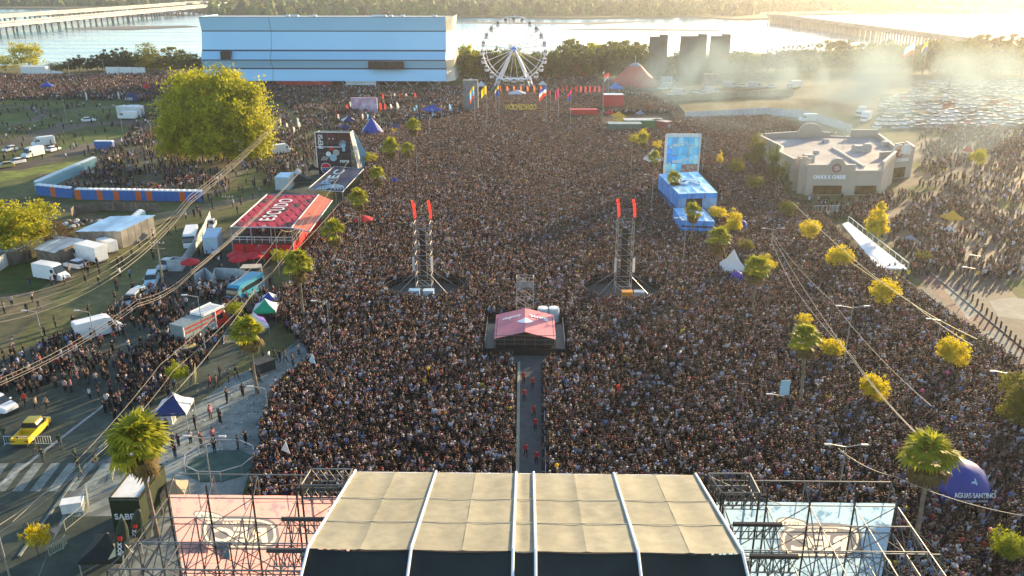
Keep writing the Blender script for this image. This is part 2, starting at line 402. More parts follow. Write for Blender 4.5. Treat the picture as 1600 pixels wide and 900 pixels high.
def cloth(kind, nm):
    return M('%s_%s' % (kind, nm.replace(' ', '_')), (TOPC if kind == 'top' else PANC)[nm], .85, 0)
def person_mesh(pose, top, pan):
    k = (pose, top, pan)
    if k not in _pm:
        me, lab = basebody(pose, 1); me = me.copy(); me.name = 'person'; me.materials.clear()
        for m in (cloth('top', top), cloth('trousers', pan), SKIN, HAIRM, SHOE): me.materials.append(m)
        me.polygons.foreach_set('material_index', lab); me.polygons.foreach_set('use_smooth', [True]*len(lab)); me.update()
        _pm[k] = me
    return _pm[k]
def hairpiece(long_):
    mb = MB(); mb.ball((0,.012,1.665), .105, 10, 6, (.92,1.02,.86))
    if long_: mb.ball((0,.07,1.5), .1, 8, 5, (.95,.5,1.6))
    return mb.mesh('hair', HAIRM)
HAIR_S, HAIR_L = hairpiece(False), hairpiece(True)
def person(x, y, pose, top, pan, rz, label, group=None, s=1.0, z=0, hat=None):
    o = link('person', person_mesh(pose, top, pan), None, (x, y, z), rz); o.scale = (s, s, s)
    tag(o, label, 'person', group)
    h = link('hair', HAIR_L if rnd.random() < .3 else HAIR_S, o)
    return o
# ---- the mass of the crowd: one object, many small figures set on points
def attr_ramp(name, attr, stops, rough=.85):
    m = bpy.data.materials.new(name); m.use_nodes = True; n = m.node_tree; b = n.nodes['Principled BSDF']
    a = n.nodes.new('ShaderNodeAttribute'); a.attribute_type = 'INSTANCER'; a.attribute_name = attr
    r = n.nodes.new('ShaderNodeValToRGB'); r.color_ramp.interpolation = 'CONSTANT'
    e = r.color_ramp.elements; t = 0; tot = sum(s[0] for s in stops)
    for i, (wt, c) in enumerate(stops):
        if i < 2: el = e[i]; el.position = t
        else: el = e.new(t)
        el.color = tuple(c) + (1,); t += wt / tot
    n.links.new(a.outputs['Fac'], r.inputs[0]); n.links.new(r.outputs[0], b.inputs['Base Color'])
    b.inputs['Roughness'].default_value = rough; b.inputs['Specular IOR Level'].default_value = .25
    return m
T = TOPC
CM = [attr_ramp('crowd_tops', 'ra', [(26,(.012,.010,.010)),(16,(.022,.017,.017)),(14,(.042,.034,.034)),(5,(.02,.022,.05)),(8,(.62,.60,.62)),(6,(.15,.125,.13)),(2,(.17,.24,.42)),(2.8,(.24,.03,.03)),(9,(.075,.045,.033)),(4,(.2,.13,.10)),(1.6,(.42,.15,.18)),(1,(.05,.07,.04)),(.3,T['yellow']),(5,(.38,.32,.31)),(1.5,(.09,.12,.22))]),
      attr_ramp('crowd_trousers', 'rb', [(6,PANC['black']),(3,PANC['denim']),(1,PANC['grey'])]),
      attr_ramp('crowd_skin', 'rc', [(1,(.40,.23,.16)),(1,(.31,.175,.12)),(1,(.21,.115,.075))], .55),
      attr_ramp('crowd_hair', 'rb', [(5,(.014,.01,.008)),(2,(.04,.022,.014)),(.7,(.14,.085,.045)),(.7,(.35,.33,.3)),(.4,(.3,.04,.03))], .85), SHOE]
def crowd_object(name, label, pts, rots, scl, rs=3):
    protos = bpy.data.collections.new('figure_shapes')
    for i, ps in enumerate(['stand', 'up', 'oneup', 'phone', 'clap', 'stand', 'phone', 'walk']):
        me, lab = basebody(ps, 0); me = me.copy(); me.materials.clear()
        for m in CM: me.materials.append(m)
        me.polygons.foreach_set('material_index', lab)
        me.polygons.foreach_set('use_smooth', [True]*len(lab)); me.update()
        po = bpy.data.objects.new('figure_%d' % i, me); protos.objects.link(po)
    n = len(pts); r = np.random.RandomState(rs)
    me = bpy.data.meshes.new(name); me.vertices.add(n); me.vertices.foreach_set('co', np.asarray(pts, dtype=np.float32).ravel())
    for an in ('ra', 'rb', 'rc'):
        at = me.attributes.new(an, 'FLOAT', 'POINT'); at.data.foreach_set('value', r.rand(n).astype(np.float32))
    at = me.attributes.new('idx', 'INT', 'POINT'); at.data.foreach_set('value', r.choice(8, n, p=[.26,.09,.11,.14,.11,.14,.09,.06]).astype(np.int32))
    at = me.attributes.new('rz', 'FLOAT_VECTOR', 'POINT'); v = np.zeros((n,3), np.float32); v[:,2] = rots; at.data.foreach_set('vector', v.ravel())
    at = me.attributes.new('scl', 'FLOAT', 'POINT'); at.data.foreach_set('value', np.asarray(scl, np.float32))
    o = link(name, me); tag(o, label, None, None, 'stuff')
    ng = bpy.data.node_groups.new('crowd', 'GeometryNodeTree')
    ng.interface.new_socket('Geometry', in_out='INPUT', socket_type='NodeSocketGeometry'); ng.interface.new_socket('Geometry', in_out='OUTPUT', socket_type='NodeSocketGeometry')
    N = ng.nodes; L = ng.links
    gi = N.new('NodeGroupInput'); go = N.new('NodeGroupOutput'); ip = N.new('GeometryNodeInstanceOnPoints'); ci = N.new('GeometryNodeCollectionInfo')
    ci.inputs['Collection'].default_value = protos; ci.inputs['Separate Children'].default_value = True
    def na(nm, ty):
        q = N.new('GeometryNodeInputNamedAttribute'); q.data_type = ty; q.inputs['Name'].default_value = nm; return q.outputs['Attribute']
    L.new(gi.outputs[0], ip.inputs['Points']); L.new(ci.outputs[0], ip.inputs['Instance']); ip.inputs['Pick Instance'].default_value = True
    L.new(na('idx', 'INT'), ip.inputs['Instance Index']); L.new(na('rz', 'FLOAT_VECTOR'), ip.inputs['Rotation']); L.new(na('scl', 'FLOAT'), ip.inputs['Scale'])
    L.new(ip.outputs[0], go.inputs[0])
    md = o.modifiers.new('crowd', 'NODES'); md.node_group = ng
    return o
# ============================================================ TREES
def leafmat(nm, a, b, tr=.45): return M(nm, a, .6, 0, (.4 if 'big' in nm else 7), col2=b, trans=tr, detail=3, contrast=.6, spec=.2)
L_yel = leafmat('leaf_yellow', (.55,.49,.02), (.24,.25,.015), .5); L_gold = leafmat('leaf_gold', (.86,.68,.015), (.38,.31,.012), .5)
L_grn = leafmat('leaf_green', (.10,.13,.018), (.05,.075,.012)); L_dark = leafmat('leaf_dark', (.045,.06,.016), (.025,.036,.012), .3)
L_olive = leafmat('leaf_olive', (.20,.19,.02), (.11,.115,.015)); L_big = leafmat('leaf_big_tree', (.62,.56,.015), (.20,.22,.012), .45)
L_lime = leafmat('leaf_lime', (.38,.42,.02), (.17,.2,.015), .5); L_brown = leafmat('leaf_brown', (.14,.085,.04), (.08,.05,.025))
BARK = M('bark', (.12,.09,.065), .9, .3, 4)
def crown_mesh(nm, mat, lobes, nleaf, ls, seed):
    """leaf-sized faces spread through the outer part of several lobes"""
    r = np.random.RandomState(seed); V = []; F = []
    vol = np.array([l[3]*l[4]*l[5] for l in lobes])**(2/3); vol = vol/vol.sum()
    # clumps on lobes, leaves in clumps
    ncl = max(14, nleaf//(90 if nleaf > 20000 else 30)); cl = []
    for i in r.choice(len(lobes), ncl, p=vol):
        l = lobes[i]; d = r.normal(size=3); d /= np.linalg.norm(d)
        if d[2] < -.5: d[2] *= .4
        rad = r.uniform(.62, 1.05); cl.append((np.array(l[:3]) + d*rad*np.array(l[3:]), d, min(l[3:])*r.uniform(.16,.34)))
    per = nleaf//ncl
    for c, d, cr in cl:
        p = c + r.normal(size=(per,3))*cr*np.array([.8,.8,.6])
        for q in p:
            a = r.normal(size=3); a /= np.linalg.norm(a); b2 = np.cross(a, d + r.normal(size=3)*.5); b2 /= (np.linalg.norm(b2)+1e-6)
            s = ls*r.uniform(.6,1.4); b = len(V)
            V += [q - a*s, q + b2*s*.55, q + a*s, q - b2*s*.55]; F.append((b,b+1,b+2,b+3))
    me = bpy.data.meshes.new(nm); me.from_pydata([tuple(v) for v in V], [], F); me.materials.append(mat); me.update(); return me
def trunk_mesh(h, r0, spread, seed, n=5):
    r = random.Random(seed); mb = MB(); mb.tube((0,0,-.2),(0.05,0,h*.5),r0,r0*.7,n=8)
    for i in range(n):
        a = i*2*math.pi/n + r.uniform(-.4,.4); k = r.uniform(.5,1)
        p = (0.05,0,h*r.uniform(.4,.5)); q = (math.cos(a)*spread*k*.5, math.sin(a)*spread*k*.5, h*.75); e = (math.cos(a)*spread*k, math.sin(a)*spread*k, h*1.1)
        mb.tube(p,q,r0*.5,r0*.3,n=5); mb.tube(q,e,r0*.3,r0*.1,n=5)
    return mb.mesh('trunk', BARK)
def lobes_round(w, h, z0, n, seed, spread=.45):
    r = random.Random(seed); L = [(0,0,z0+h*.5,w*.36,w*.36,h*.42)]
    for i in range(n):
        a = i*2*math.pi/n + r.uniform(-.5,.5); k = r.uniform(.5,1)*spread; s = r.uniform(.2,.32)
        L.append((math.cos(a)*w*k*.8, math.sin(a)*w*k*.8, z0 + h*r.uniform(.25,.8), w*s, w*s, h*s*1.1))
    return L
_tm = {}
def tree(px, py, wpx, toppx, label, cat='tree', mat=L_yel, name='round_tree', kind=0, nleaf=1500, group=None, basepx=None, ls=.22, hmin=0, foot=None):
    """crown wpx pixels wide at column px, foot row py, top row toppx"""
    P = G(px, py); h = HK(px, py, toppx); wd = wpx / SC(py - (py-toppx)*.3)
    nleaf = int(nleaf*2.6) if name != 'bank_tree' else nleaf; ls = ls*(.9 if name != 'bank_tree' else 1.3); key = (mat.name, kind, nleaf, ls)
    if key not in _tm:
        if kind == 0: lob = lobes_round(1, .74, .26, 7, hash(kind)+3, .42)
        elif kind == 1: lob = [(0,0,.42,.34,.34,.2),(0,0,.6,.26,.26,.22),(.04,.02,.8,.14,.14,.2),(-.15,.1,.45,.25,.25,.15),(.17,-.1,.42,.22,.22,.15)]
        elif kind == 2: lob = lobes_round(1, .9, .08, 12, 9, .5)
        else: lob = lobes_round(1, .6, .4, 9, 12, .45)
        _tm[key] = (crown_mesh('crown', mat, lob, nleaf, ls/8 if kind != 9 else ls, len(_tm)+1), trunk_mesh(.5, .025, .25, 4))
    c, tr = _tm[key]
    t = thing(name, label, cat, P, rnd.uniform(0,6.28), group); t.scale = (wd, wd, h)
    link('crown', c, t); link('trunk', tr, t)
    return t
# --- fan palms
def frond_mesh(nm, mat, L=1.0, droop=.35, seg=15, seed=0, dead=False):
    r = random.Random(seed); mb = MB(); st = L*.42
    mb.tube((0,0,0),(st,0,.05*L),.018*L,.01*L,n=4,cap=False)
    for i in range(seg):
        a = -1.25 + 2.5*i/(seg-1); le = L*(.62 - .16*abs(a)/1.25)*r.uniform(.9,1.08); w_ = .075*L
        d = Vector((math.cos(a), math.sin(a), 0)); q = Vector((-d.y, d.x, 0)); o = Vector((st,0,.05*L))
        dr = droop*(.6 + abs(a)*.5)*r.uniform(.8,1.3)
        m1 = o + d*le*.6 + Vector((0,0,.06*L - dr*le*.2)); m2 = o + d*le + Vector((0,0,-dr*le))
        mb.face([o, m1 - q*w_, m2, m1 + q*w_ + Vector((0,0,-.02*L))])
    return mb.mesh(nm, mat)
L_palm = leafmat('palm_leaf', (.46,.43,.03), (.22,.25,.02), .5); L_dead = leafmat('palm_dead', (.2,.14,.045), (.1,.075,.03), .3)
FR = [frond_mesh('frond', L_palm, 1, (.25,.45,.62)[i], 12, i) for i in range(3)]; FD = [frond_mesh('dry_frond', L_dead, 1, 1.2, 11, i+7) for i in range(2)]
def palm_trunk():
    mb = MB(); pr = [(.030,-.01),(.026,.05),(.020,.3),(.019,.6),(.020,.86),(.024,.94),(.01,.97)]; mb.lathe(pr, 10); return mb.mesh('trunk', M('palm_trunk', (.2,.155,.11), .9, .35, 12))
PT = palm_trunk()
def palm(px, py, wpx, toppx, label, n=46, group='fan palms lining the two edges of the crowd'):
    P = G(px, py); h = HK(px, py, toppx); rad = wpx/SC(py-(py-toppx)*.7)/2*.87
    t = thing('fan_palm', label, 'palm', P, rnd.uniform(0,6.28), group)
    zt = h - rad*.62
    tr = link('trunk', PT, t); tr.scale = (h*.9, h*.9, zt); t.rotation_euler = (rnd.uniform(-.035,.035), rnd.uniform(-.035,.035), t.rotation_euler[2])
    big = wpx > 34
    objs = []
    for i in range(n):
        k = i/n; el = 1.45 - 2.2*k**.95 + rnd.uniform(-.2,.2); az = i*2.39996 + rnd.uniform(-.2,.2)
        dead = k > .74
        objs.append(((FD if dead else FR)[i % (2 if dead else 3)], az, el, rad*(rnd.uniform(.8,1.12))*(.85 if dead else 1), zt + rad*.1*(1-k) - (rad*.25 if dead else 0)))
    if big:
        for me, az, el, s, z in objs:
            o = link(me.name.split('.')[0], me, t, (0,0,z)); o.rotation_euler = (0, -el, az); o.scale = (s,s,s)
    else:
        for dead in (False, True):
            V = []; F = []
            for me, az, el, s, z in objs:
                if me.name.startswith('dry') != dead: continue
                mt = Matrix.Translation((0,0,z)) @ Matrix.Rotation(az,4,'Z') @ Matrix.Rotation(-el,4,'Y') @ Matrix.Scale(s,4)
                b = len(V); V += [tuple(mt @ v.co) for v in me.vertices]; F += [tuple(b+i for i in p.vertices) for p in me.polygons]
            me = bpy.data.meshes.new('crown'); me.from_pydata(V, [], F); me.materials.append(L_dead if dead else L_palm); me.update(); link('dry_skirt' if dead else 'crown', me, t)
    return t
for a in [
 (246,838,100,668,'tallest fan palm in front, beside the black booth'),
 (402,615,60,506,'fan palm with dry skirt on plaza by the white gazebos'),
 (475,505,54,400,'fan palm right of the green gazebo at crowd edge'),
 (524,412,44,350,'fan palm rising from crowd beside the small red canopy'),
 (564,365,38,300,'fan palm in the crowd behind the red bar corner'),
 (592,318,32,266,'fan palm left of the small blue gazebo in the crowd'),
 (637,285,24,226,'short fan palm beside its twin on the left crowd edge'),
 (612,280,34,222,'broad fan palm right of the yellow tree by the tall screen'),
 (647,250,28,190,'fan palm farthest back on the left edge of the crowd'),
 (1428,862,90,694,'big fan palm in front of the blue dome tent'),
 (1250,640,54,519,'fan palm standing in the crowd beside a round yellow tree'),
 (1174,500,48,408,'fan palm in front of the white marquee on the right'),
 (1118,440,44,362,'fan palm behind the white marquee, above the crowd'),
 (1079,390,32,322,'slim fan palm before the small blue bar'),
 (1050,330,28,272,'slim fan palm before the large blue canopy'),
 (1020,285,26,240,'fan palm left of the tall blue banner wall'),
 (1004,250,24,212,'fan palm behind the crowd left of the blue wall'),
]: palm(*a, n=(50 if a[2] > 80 else 38))
Y = 'yellow round-headed trees on the right of the crowd'
for a in [
 (1358,640,44,586,'round golden yellow tree in the crowd under two cables',L_gold,0,2000),
 (1480,590,46,527,'round yellow tree near the red footway corner',L_gold,0,2000),
 (1297,572,38,528,'round yellow tree just right of a fan palm',L_gold,0,1800),
 (1253,520,28,488,'small yellow tree poking out between two fan palms',L_gold,0,900),
 (1376,488,44,434,'round yellow tree beside the long cable verge',L_gold,0,1800),
 (1309,432,40,382,'yellow tree left of the white ramp roof',L_gold,0,1800),
 (1365,385,46,314,'tall pointed yellow tree behind the white ramp roof',L_gold,1,2200),
 (1263,388,32,341,'round yellow tree in crowd by the restaurant steps',L_gold,0,1400),
 (1226,348,29,312,'dull yellow tree in crowd left of restaurant steps',L_olive,0,1200),
 (1145,372,36,324,'bright yellow bush tree right of the small blue bar',L_gold,1,1600),
 (1120,352,32,321,'yellow tree tucked behind the small blue bar',L_gold,0,1200),
 (1192,432,38,400,'yellow tree beside the white marquee peak',L_gold,0,1400),
 (1164,402,26,372,'small green yellow tree behind the white marquee',L_olive,0,1000),
 (1178,308,30,272,'dull olive tree among crowd left of the restaurant',L_olive,0,1000),
 (1149,282,28,246,'olive green tree left of the restaurant trees',L_olive,0,1000),
 (1124,264,16,233,'slim pointed yellow tree alone in the crowd',L_gold,1,700),
 (1592,672,66,588,'large olive yellow tree cut off at right picture edge',L_olive,2,2600),
 (1570,890,56,834,'lime yellow round tree in the crowd at lower right corner',L_lime,0,2000),
 (1524,275,26,230,'light green tree in the sunlit lot behind the restaurant',L_yel,0,1000),
]: tree(a[0],a[1],a[2],a[3],a[4],mat=a[5],kind=a[6],nleaf=a[7],name='yellow_tree',group=Y)
for a in [
 (1206,290,22,226,'tall dark green tree against the restaurant side wall',L_grn,2,1200),
 (1180,262,26,205,'green tree behind the restaurant corner at its left',L_olive,2,1200),
 (1222,300,22,250,'narrow green tree at the front corner of the restaurant',L_grn,2,900),
 (576,262,28,236,'yellow green tree right of the tall dark screen',L_yel,0,1000),
 (440,420,28,388,'yellow bush tree beside lamp post by the red bar',L_yel,0,1200),
 (372,505,30,470,'small lime tree behind the fire engine',L_lime,0,900),
 (281,610,36,568,'small lime tree behind the yellow fence on the street',L_lime,0,1200),
 (62,868,40,820,'small orange yellow tree on dark paving at lower left',L_gold,0,1200),
 (30,395,104,315,'wide yellow green willow by the sheds at left edge',L_yel,2,3500),
 (100,392,50,342,'bare brownish tree beside the willow at the sheds',L_brown,2,700),
 (455,328,16,306,'small green shrub at the corner of the red canopy',L_grn,0,400),
 (404,370,30,340,'green shrub under the red bar deck',L_grn,0,600),
 (226,690,20,668,'yellow shrub behind the plaza fence',L_yel,0,500),
 (1440,415,30,390,'pale shrub at the end of the white ramp roof',L_olive,0,500),
 (1006,222,18,200,'orange yellow tree by the green stalls',L_gold,0,600),
 (990,232,20,208,'yellow green tree by the green stalls behind the crowd',L_yel,0,600),
 (1026,240,18,218,'golden tree beside the blue wall top left corner',L_gold,0,600),
 (616,212,13,200,'small orange tree behind blue gazebo',L_gold,0,400),
 (608,226,14,212,'orange leaved bush near the large blue star tent',L_gold,0,400),
 (47,112,44,64,'bright yellow green tree at the river bank upper left',L_yel,2,1600),
 (10,112,40,86,'low yellow green tree at far left river bank',L_yel,2,1200),
 (90,114,34,96,'olive tree behind crowd at upper left bank',L_olive,2,900),
 (236,114,44,66,'airy grey green tree on the bank left of the theatre',L_olive,2,900),
]: tree(a[0],a[1],a[2],a[3],a[4],mat=a[5],kind=a[6],nleaf=a[7],name='leafy_tree')
# the giant tree
P = G(341, 250); t = thing('giant_tree', 'huge golden green spreading tree in front of the theatre', 'tree', P)
S = SC(246)
lob = [(0,0,17,10,10,8),(-8,-1,11,8,8,8),(8,0,12,9,8,8),(3,-4,9,8,7,7),(-10,-2,5.5,6,6,5.5),(10,-3,5,6.5,6,5),(0,-6,6,8,6,5.5),(-6,3,17,8,7,7),(6,2,18,8,7,6.5),(12,-2,7,5.5,6,6),(-12,-1,7,4.5,6,6),(0,-5,15,8,6,7),(9,-4,15,6,6,6)]
k = (192/S)/32.*.86
crown = crown_mesh('crown', L_big, [tuple(v*k*(1.1 if i in (0,1,3,4) else 1.04) for i,v in enumerate(l)) for l in lob], 52000, .40, 5); o = link('crown', crown, t); o.scale = (.88,.95,1)
link('trunk', trunk_mesh(12*k, .9, 8, 3, 8), t)
# trees of the near bank, one by one
rr = random.Random(11); k = 0
segs = [((100,112),(325,112),20,(84,98),L_dark),((165,110),(325,104),14,(72,92),L_dark),((700,118),(760,124),8,(66,86),L_yel),((720,126),(1010,122),40,(72,90),L_grn),((750,112),(900,112),14,(76,88),L_yel),((880,112),(1010,108),16,(58,76),L_olive),
        ((1035,118),(1200,112),20,(80,92),L_grn),((1140,104),(1300,96),16,(78,90),L_olive),((1190,112),(1420,110),30,(66,88),L_dark),((1280,98),(1420,96),14,(60,76),L_olive),((1400,112),(1640,118),30,(58,90),L_olive),((1430,96),(1640,98),18,(50,72),L_olive),((1030,128),(1180,126),12,(104,114),L_dark)]
words = {'leaf_dark':'dark evergreen','leaf_yellow':'yellow green','leaf_green':'mid green','leaf_olive':'olive'}
places=['at the upper left behind the crowd','beside the awning stall at upper left','just right of the theatre','behind the ferris wheel','behind the wheel on the water side','between the wheel and the concrete towers','among the concrete towers','right of the concrete towers','before the old bridge','where the bank nears the old bridge','behind the hazy car park','at the right edge below the bridge','at the foot of the towers']
seen_={}
def spread(f): return ['leftmost part','left half','middle','right half','rightmost part'][min(4,int(f*5))]
for si,((x0,y0),(x1,y1),n_,(ta,tb),m) in enumerate(segs):
    for i in range(n_):
        f = (i+rr.uniform(.1,.9))/n_; x = x0+(x1-x0)*f; y = y0+(y1-y0)*f+rr.uniform(-2,2); top = rr.uniform(ta,tb)
        mm = m if rr.random() < .7 else rr.choice([L_dark,L_grn,L_olive,L_yel])
        wd_=rr.uniform(20,36); tree(x,y,wd_,top,'%s %s%s tree %s, %s'%('tall' if top<(ta+tb)/2 else 'low','broad ' if wd_>28 else 'narrow ',words[mm.name],places[si],spread(f)),mat=mm,kind=2,nleaf=900,name='bank_tree',group='belt of trees along the near river bank',ls=.3)
# far-off wood across the river: one mass of crowns
r = np.random.RandomState(4); V = []; F = []; MI = []
rings = 4; seg = 7
for q in range(3400):
    px = r.uniform(-200, 1800); f = r.rand()**1.5
    lim = 24 if px < 1200 else 17
    if px < 330: lim = 9
    py = lim - (lim+14)*f
    if px > 1180 and py > 19: continue
    p = G(px, py, -1.6); s = r.uniform(4,9)*(1+.5*f); hh = s*r.uniform(.8,1.5)
    b = len(V); ph = r.rand()*6
    for a in range(rings+1):
        el = a/rings*math.pi/2
        for c in range(seg):
            az = c/seg*2*math.pi + ph; jt = r.uniform(.75,1.2)
            V.append((p.x+math.cos(az)*math.cos(el*.98)*s*jt, p.y+math.sin(az)*math.cos(el*.98)*s*jt, -1.6+math.sin(el)*hh*1.3*jt))
    mi = r.choice(4, p=[.35,.3,.25,.1])
    for a in range(rings):
        for c in range(seg): F.append((b+a*seg+c, b+a*seg+(c+1)%seg, b+(a+1)*seg+(c+1)%seg, b+(a+1)*seg+c)); MI.append(mi)
me = bpy.data.meshes.new('far_wood'); me.from_pydata(V, [], F)
for m in (M('wood_green',(.08,.115,.02),.9,.4,.3),M('wood_olive',(.12,.13,.03),.9,.4,.3),M('wood_dark',(.04,.05,.018),.9,.4,.3),M('wood_gold',(.26,.2,.04),.9,.3,.3)): me.materials.append(m)
me.polygons.foreach_set('material_index', MI); me.update()
tag(link('far_wood', me), 'scrubby wood covering the far bank of the river', None, None, 'stuff')
# ============================================================ MAIN STAGE (seen from behind and above)
m_fab = M('roof_fabric', (.35,.32,.225), .75, 0, .22, col2=(.28,.265,.195), trans=.12, detail=6, contrast=.8, big=((.09,.88),(1.4,.94)))
m_blk = M('black_fabric', (.016,.022,.018), .7, .25, .4); m_beam = M('white_beam', (.82,.82,.82), .4, 0)
m_tube = M('scaffold_tube', (.16,.155,.145), .5, .25, 3, metal=.4); m_dtube = M('dark_beam', (.035,.03,.028), .5, .2, 3)
def solve_h(xa, xb, y, wdt):
    lo, hi = 0., 44.
    for _ in range(40):
        h = (lo+hi)/2
        if (G(xb,y,h)-G(xa,y,h)).length > wdt: lo = h
        else: hi = h
    return lo
H1 = solve_h(560,1092,742,24); H2 = solve_h(490,1168,863,24)
F1 = G(826,742,H1); F2 = G(828,863,H2)
D1, D2 = F1.y, F2.y
stage = thing('stage_roof', 'large stage roof of beige fabric bays with white ridge beams in front of the crowd', 'stage roof', (0, D2, 0))
bx = [-12,-6.27,-.62,.62,6.27,12.0]
def rp(x, t, dz=0):     # t 0 ridge .. 1 front edge
    return Vector((x, (D1-D2)*t, H2+(H1-H2)*t + dz))
rows = [0,.30,.60,1.0]
for i in range(5):
    a, c = bx[i], bx[i+1]; cols = 2 if c-a > 3 else 1
    for k in range(3):
        for q in range(cols):
            mb = MB(); xa = a+(c-a)*q/cols+(.02 if q==0 else -.005); xb = a+(c-a)*(q+1)/cols-(.02 if q==cols-1 else -.005); NX, NY = 8, 8; vs = []; fs = []
            for jy in range(NY+1):
                for ix in range(NX+1):
                    u = ix/NX; v = jy/NY; t = rows[k]+(rows[k+1]-rows[k])*v
                    sag = -.05*math.sin(math.pi*(u+q)/cols) - .015*math.sin(math.pi*v) + .03*v + rnd.uniform(-.006,.006)
                    fold = .03*math.sin(xa*7+u*9)*math.sin(v*3)
                    vs.append(rp(xa+(xb-xa)*u, t, sag+fold+.10+.004*q+(.05*max(0,1-8*(u if q else 1-u)) if cols>1 else 0)))
            for jy in range(NY):
                for ix in range(NX): b = jy*(NX+1)+ix; fs.append((b,b+1,b+NX+2,b+NX+1))
            mb.raw(vs, fs); o = mb.build('roof_panel', m_fab, stage)
            o.data.polygons.foreach_set('use_smooth', [True]*len(fs))
    # back slope, black
    mb = MB(); p0 = rp(a+.03,0,.05); p1 = rp(c-.03,0,.05); dn = Vector((0,-6.5,-2.0))
    n_ = 6
    for q in range(n_):
        u0, u1 = q/n_, (q+1)/n_
        f = lambda u, s: p0.lerp(p1,u) + dn*s + Vector((0,0,-.12*math.sin(math.pi*u)))
        mb.face([f(u0,0),f(u0,1),f(u1,1),f(u1,0)])
    mb.build('black_panel', m_blk, stage)
for i in range(5):
    for tt in rows[1:3]:
        mb = MB(); mb.tube(rp(bx[i]+.1,tt,.15), rp(bx[i+1]-.1,tt,.15), .025, n=4); mb.build('seam_strap', M('seam_pale', (.55,.5,.36), .7, .1, 1), stage)
for x in bx:
    mb = MB(); r_ = .085
    mb.tube(rp(x,0,.18), rp(x,1.01,.18), r_, n=8); mb.tube(rp(x,0,.18), rp(x,0,.18)+Vector((0,-6.5,-2.0)), r_, n=8); mb.build('ridge_beam', m_beam, stage)
# roof truss edges and towers that carry it
tm = MB()
for x in (-12.3, 12.3):
    for t in (0,.5,1):
        p = rp(x,t,-.3); tm.tube((p.x,p.y,0),(p.x,p.y,p.z),.16,n=5)
mb = tm; mb.build('tower_leg', m_tube, stage)
mb = MB(); mb.tube(rp(-12.1,1,.02), rp(12.1,1,.02), .09, n=6); mb.build('edge_rail', m_beam, stage)
mb = MB(); mb.box(-12,12,-8,D1-D2,0,1.8); mb.build('stage_deck', m_dark, stage)
mb = MB(); mb.box(-11.8,11.8,-9.0,-8.8,0,H2-3.1); mb.build('back_wall', m_blk, stage)
# ---- scaffolds and banners
UT = MB(); UT.tube((0,0,0),(0,0,1),1,n=5,cap=False); UTM = UT.mesh('tube', m_tube); UTD = UT.mesh('dark_tube', m_dtube); UTL = UT.mesh('pale_tube', M('pale_steel', (.34,.32,.30), .45, .15, 3, metal=.3))
def bar(nm, me, p, q, r, par):
    p = Vector(p); q = Vector(q); o = link(nm, me, par, p); d = q-p
    o.rotation_euler = d.to_track_quat('Z','Y').to_euler(); o.scale = (r, r, d.length); return o
HB = 10.7
def scaffold(side, pxs, ytop, label):
    base0 = G(pxs[0], ytop, HB); yb = base0.y
    t = thing('scaffold_wing', label, 'scaffold', (0, yb, 0))
    xs = [G(x, ytop, HB).x for x in pxs]; rowsy = [-.35,-2.6,-5.2,-7.8]
    lv = [0,2.1,4.2,6.4,8.5,HB]
    for iy, y in enumerate(rowsy):
        for x in xs: bar('upright', UTD if iy == 0 else UTM, (x,y,0), (x,y,HB+(1.0 if iy == 0 else 0)), .07 if iy == 0 else .05, t)
        for z in lv:
            bar('ledger', UTM, (xs[0],y,z), (xs[-1],y,z), .045, t)
        for k in range(len(xs)-1):
            for z0, z1 in zip(lv[1:-1], lv[2:]):
                if (k+iy+int(z0)) % 2: bar('brace', UTM, (xs[k],y,z0), (xs[k+1],y,z1), .035, t)
                elif iy: bar('brace', UTM, (xs[k+1],y,z0), (xs[k],y,z1), .035, t)
    for x in xs:
        for z in lv[2:]: bar('transom', UTM, (x,rowsy[0],z), (x,rowsy[-1],z), .04, t)
        for a_, c_ in zip(rowsy[:-1], rowsy[1:]):
            bar('brace', UTM, (x,a_,HB), (x,c_,8.5), .04, t); bar('brace', UTM, (x,a_,8.5), (x,c_,6.4), .04, t); bar('brace', UTM, (x,c_,6.4), (x,a_,4.2), .04, t)
    # guard rail behind
    bar('guard_rail', UTM, (xs[0],1.1,HB+1.0), (xs[-1],1.1,HB+1.0), .05, t)
    for x in xs[::1]: bar('guard_post', UTM, (x,1.1,HB-1), (x,1.1,HB+1.0), .04, t); bar('guard_rail', UTM, (x,1.1,HB+1), (x,-.35,HB), .05, t)
    # raking stays on the outer side
    xo = xs[-1] if side > 0 else xs[0]
    for z in (HB, 8.5, 6.4, 4.2):
        bar('raker', UTM, (xo,-.35,z), (xo+side*2.6,-3.6,z-4.2), .055, t)
    for y in rowsy[1:]:
        bar('upright', UTM, (xo+side*2.4,y,0), (xo+side*2.4,y,HB-2.2), .06, t)
        for z in lv[1:-1]: bar('ledger', UTM, (xo,y,z), (xo+side*2.4,y,z), .045, t)
        bar('raker', UTM, (xo,y,HB), (xo+side*2.4,y,HB-2.2), .05, t); bar('raker', UTM, (xo+side*2.4,y,HB-2.2), (xo,y,4.2), .05, t)
    return t, yb, xs
tl, ybL, xsL = scaffold(-1, [265,328,398,467,536], 773, 'dense left scaffold wing of steel tubes holding the pink banner')
tr_, ybR, xsR = scaffold(1, [1128,1195,1262,1331,1397], 784, 'dense right scaffold wing of steel tubes holding the light blue banner')
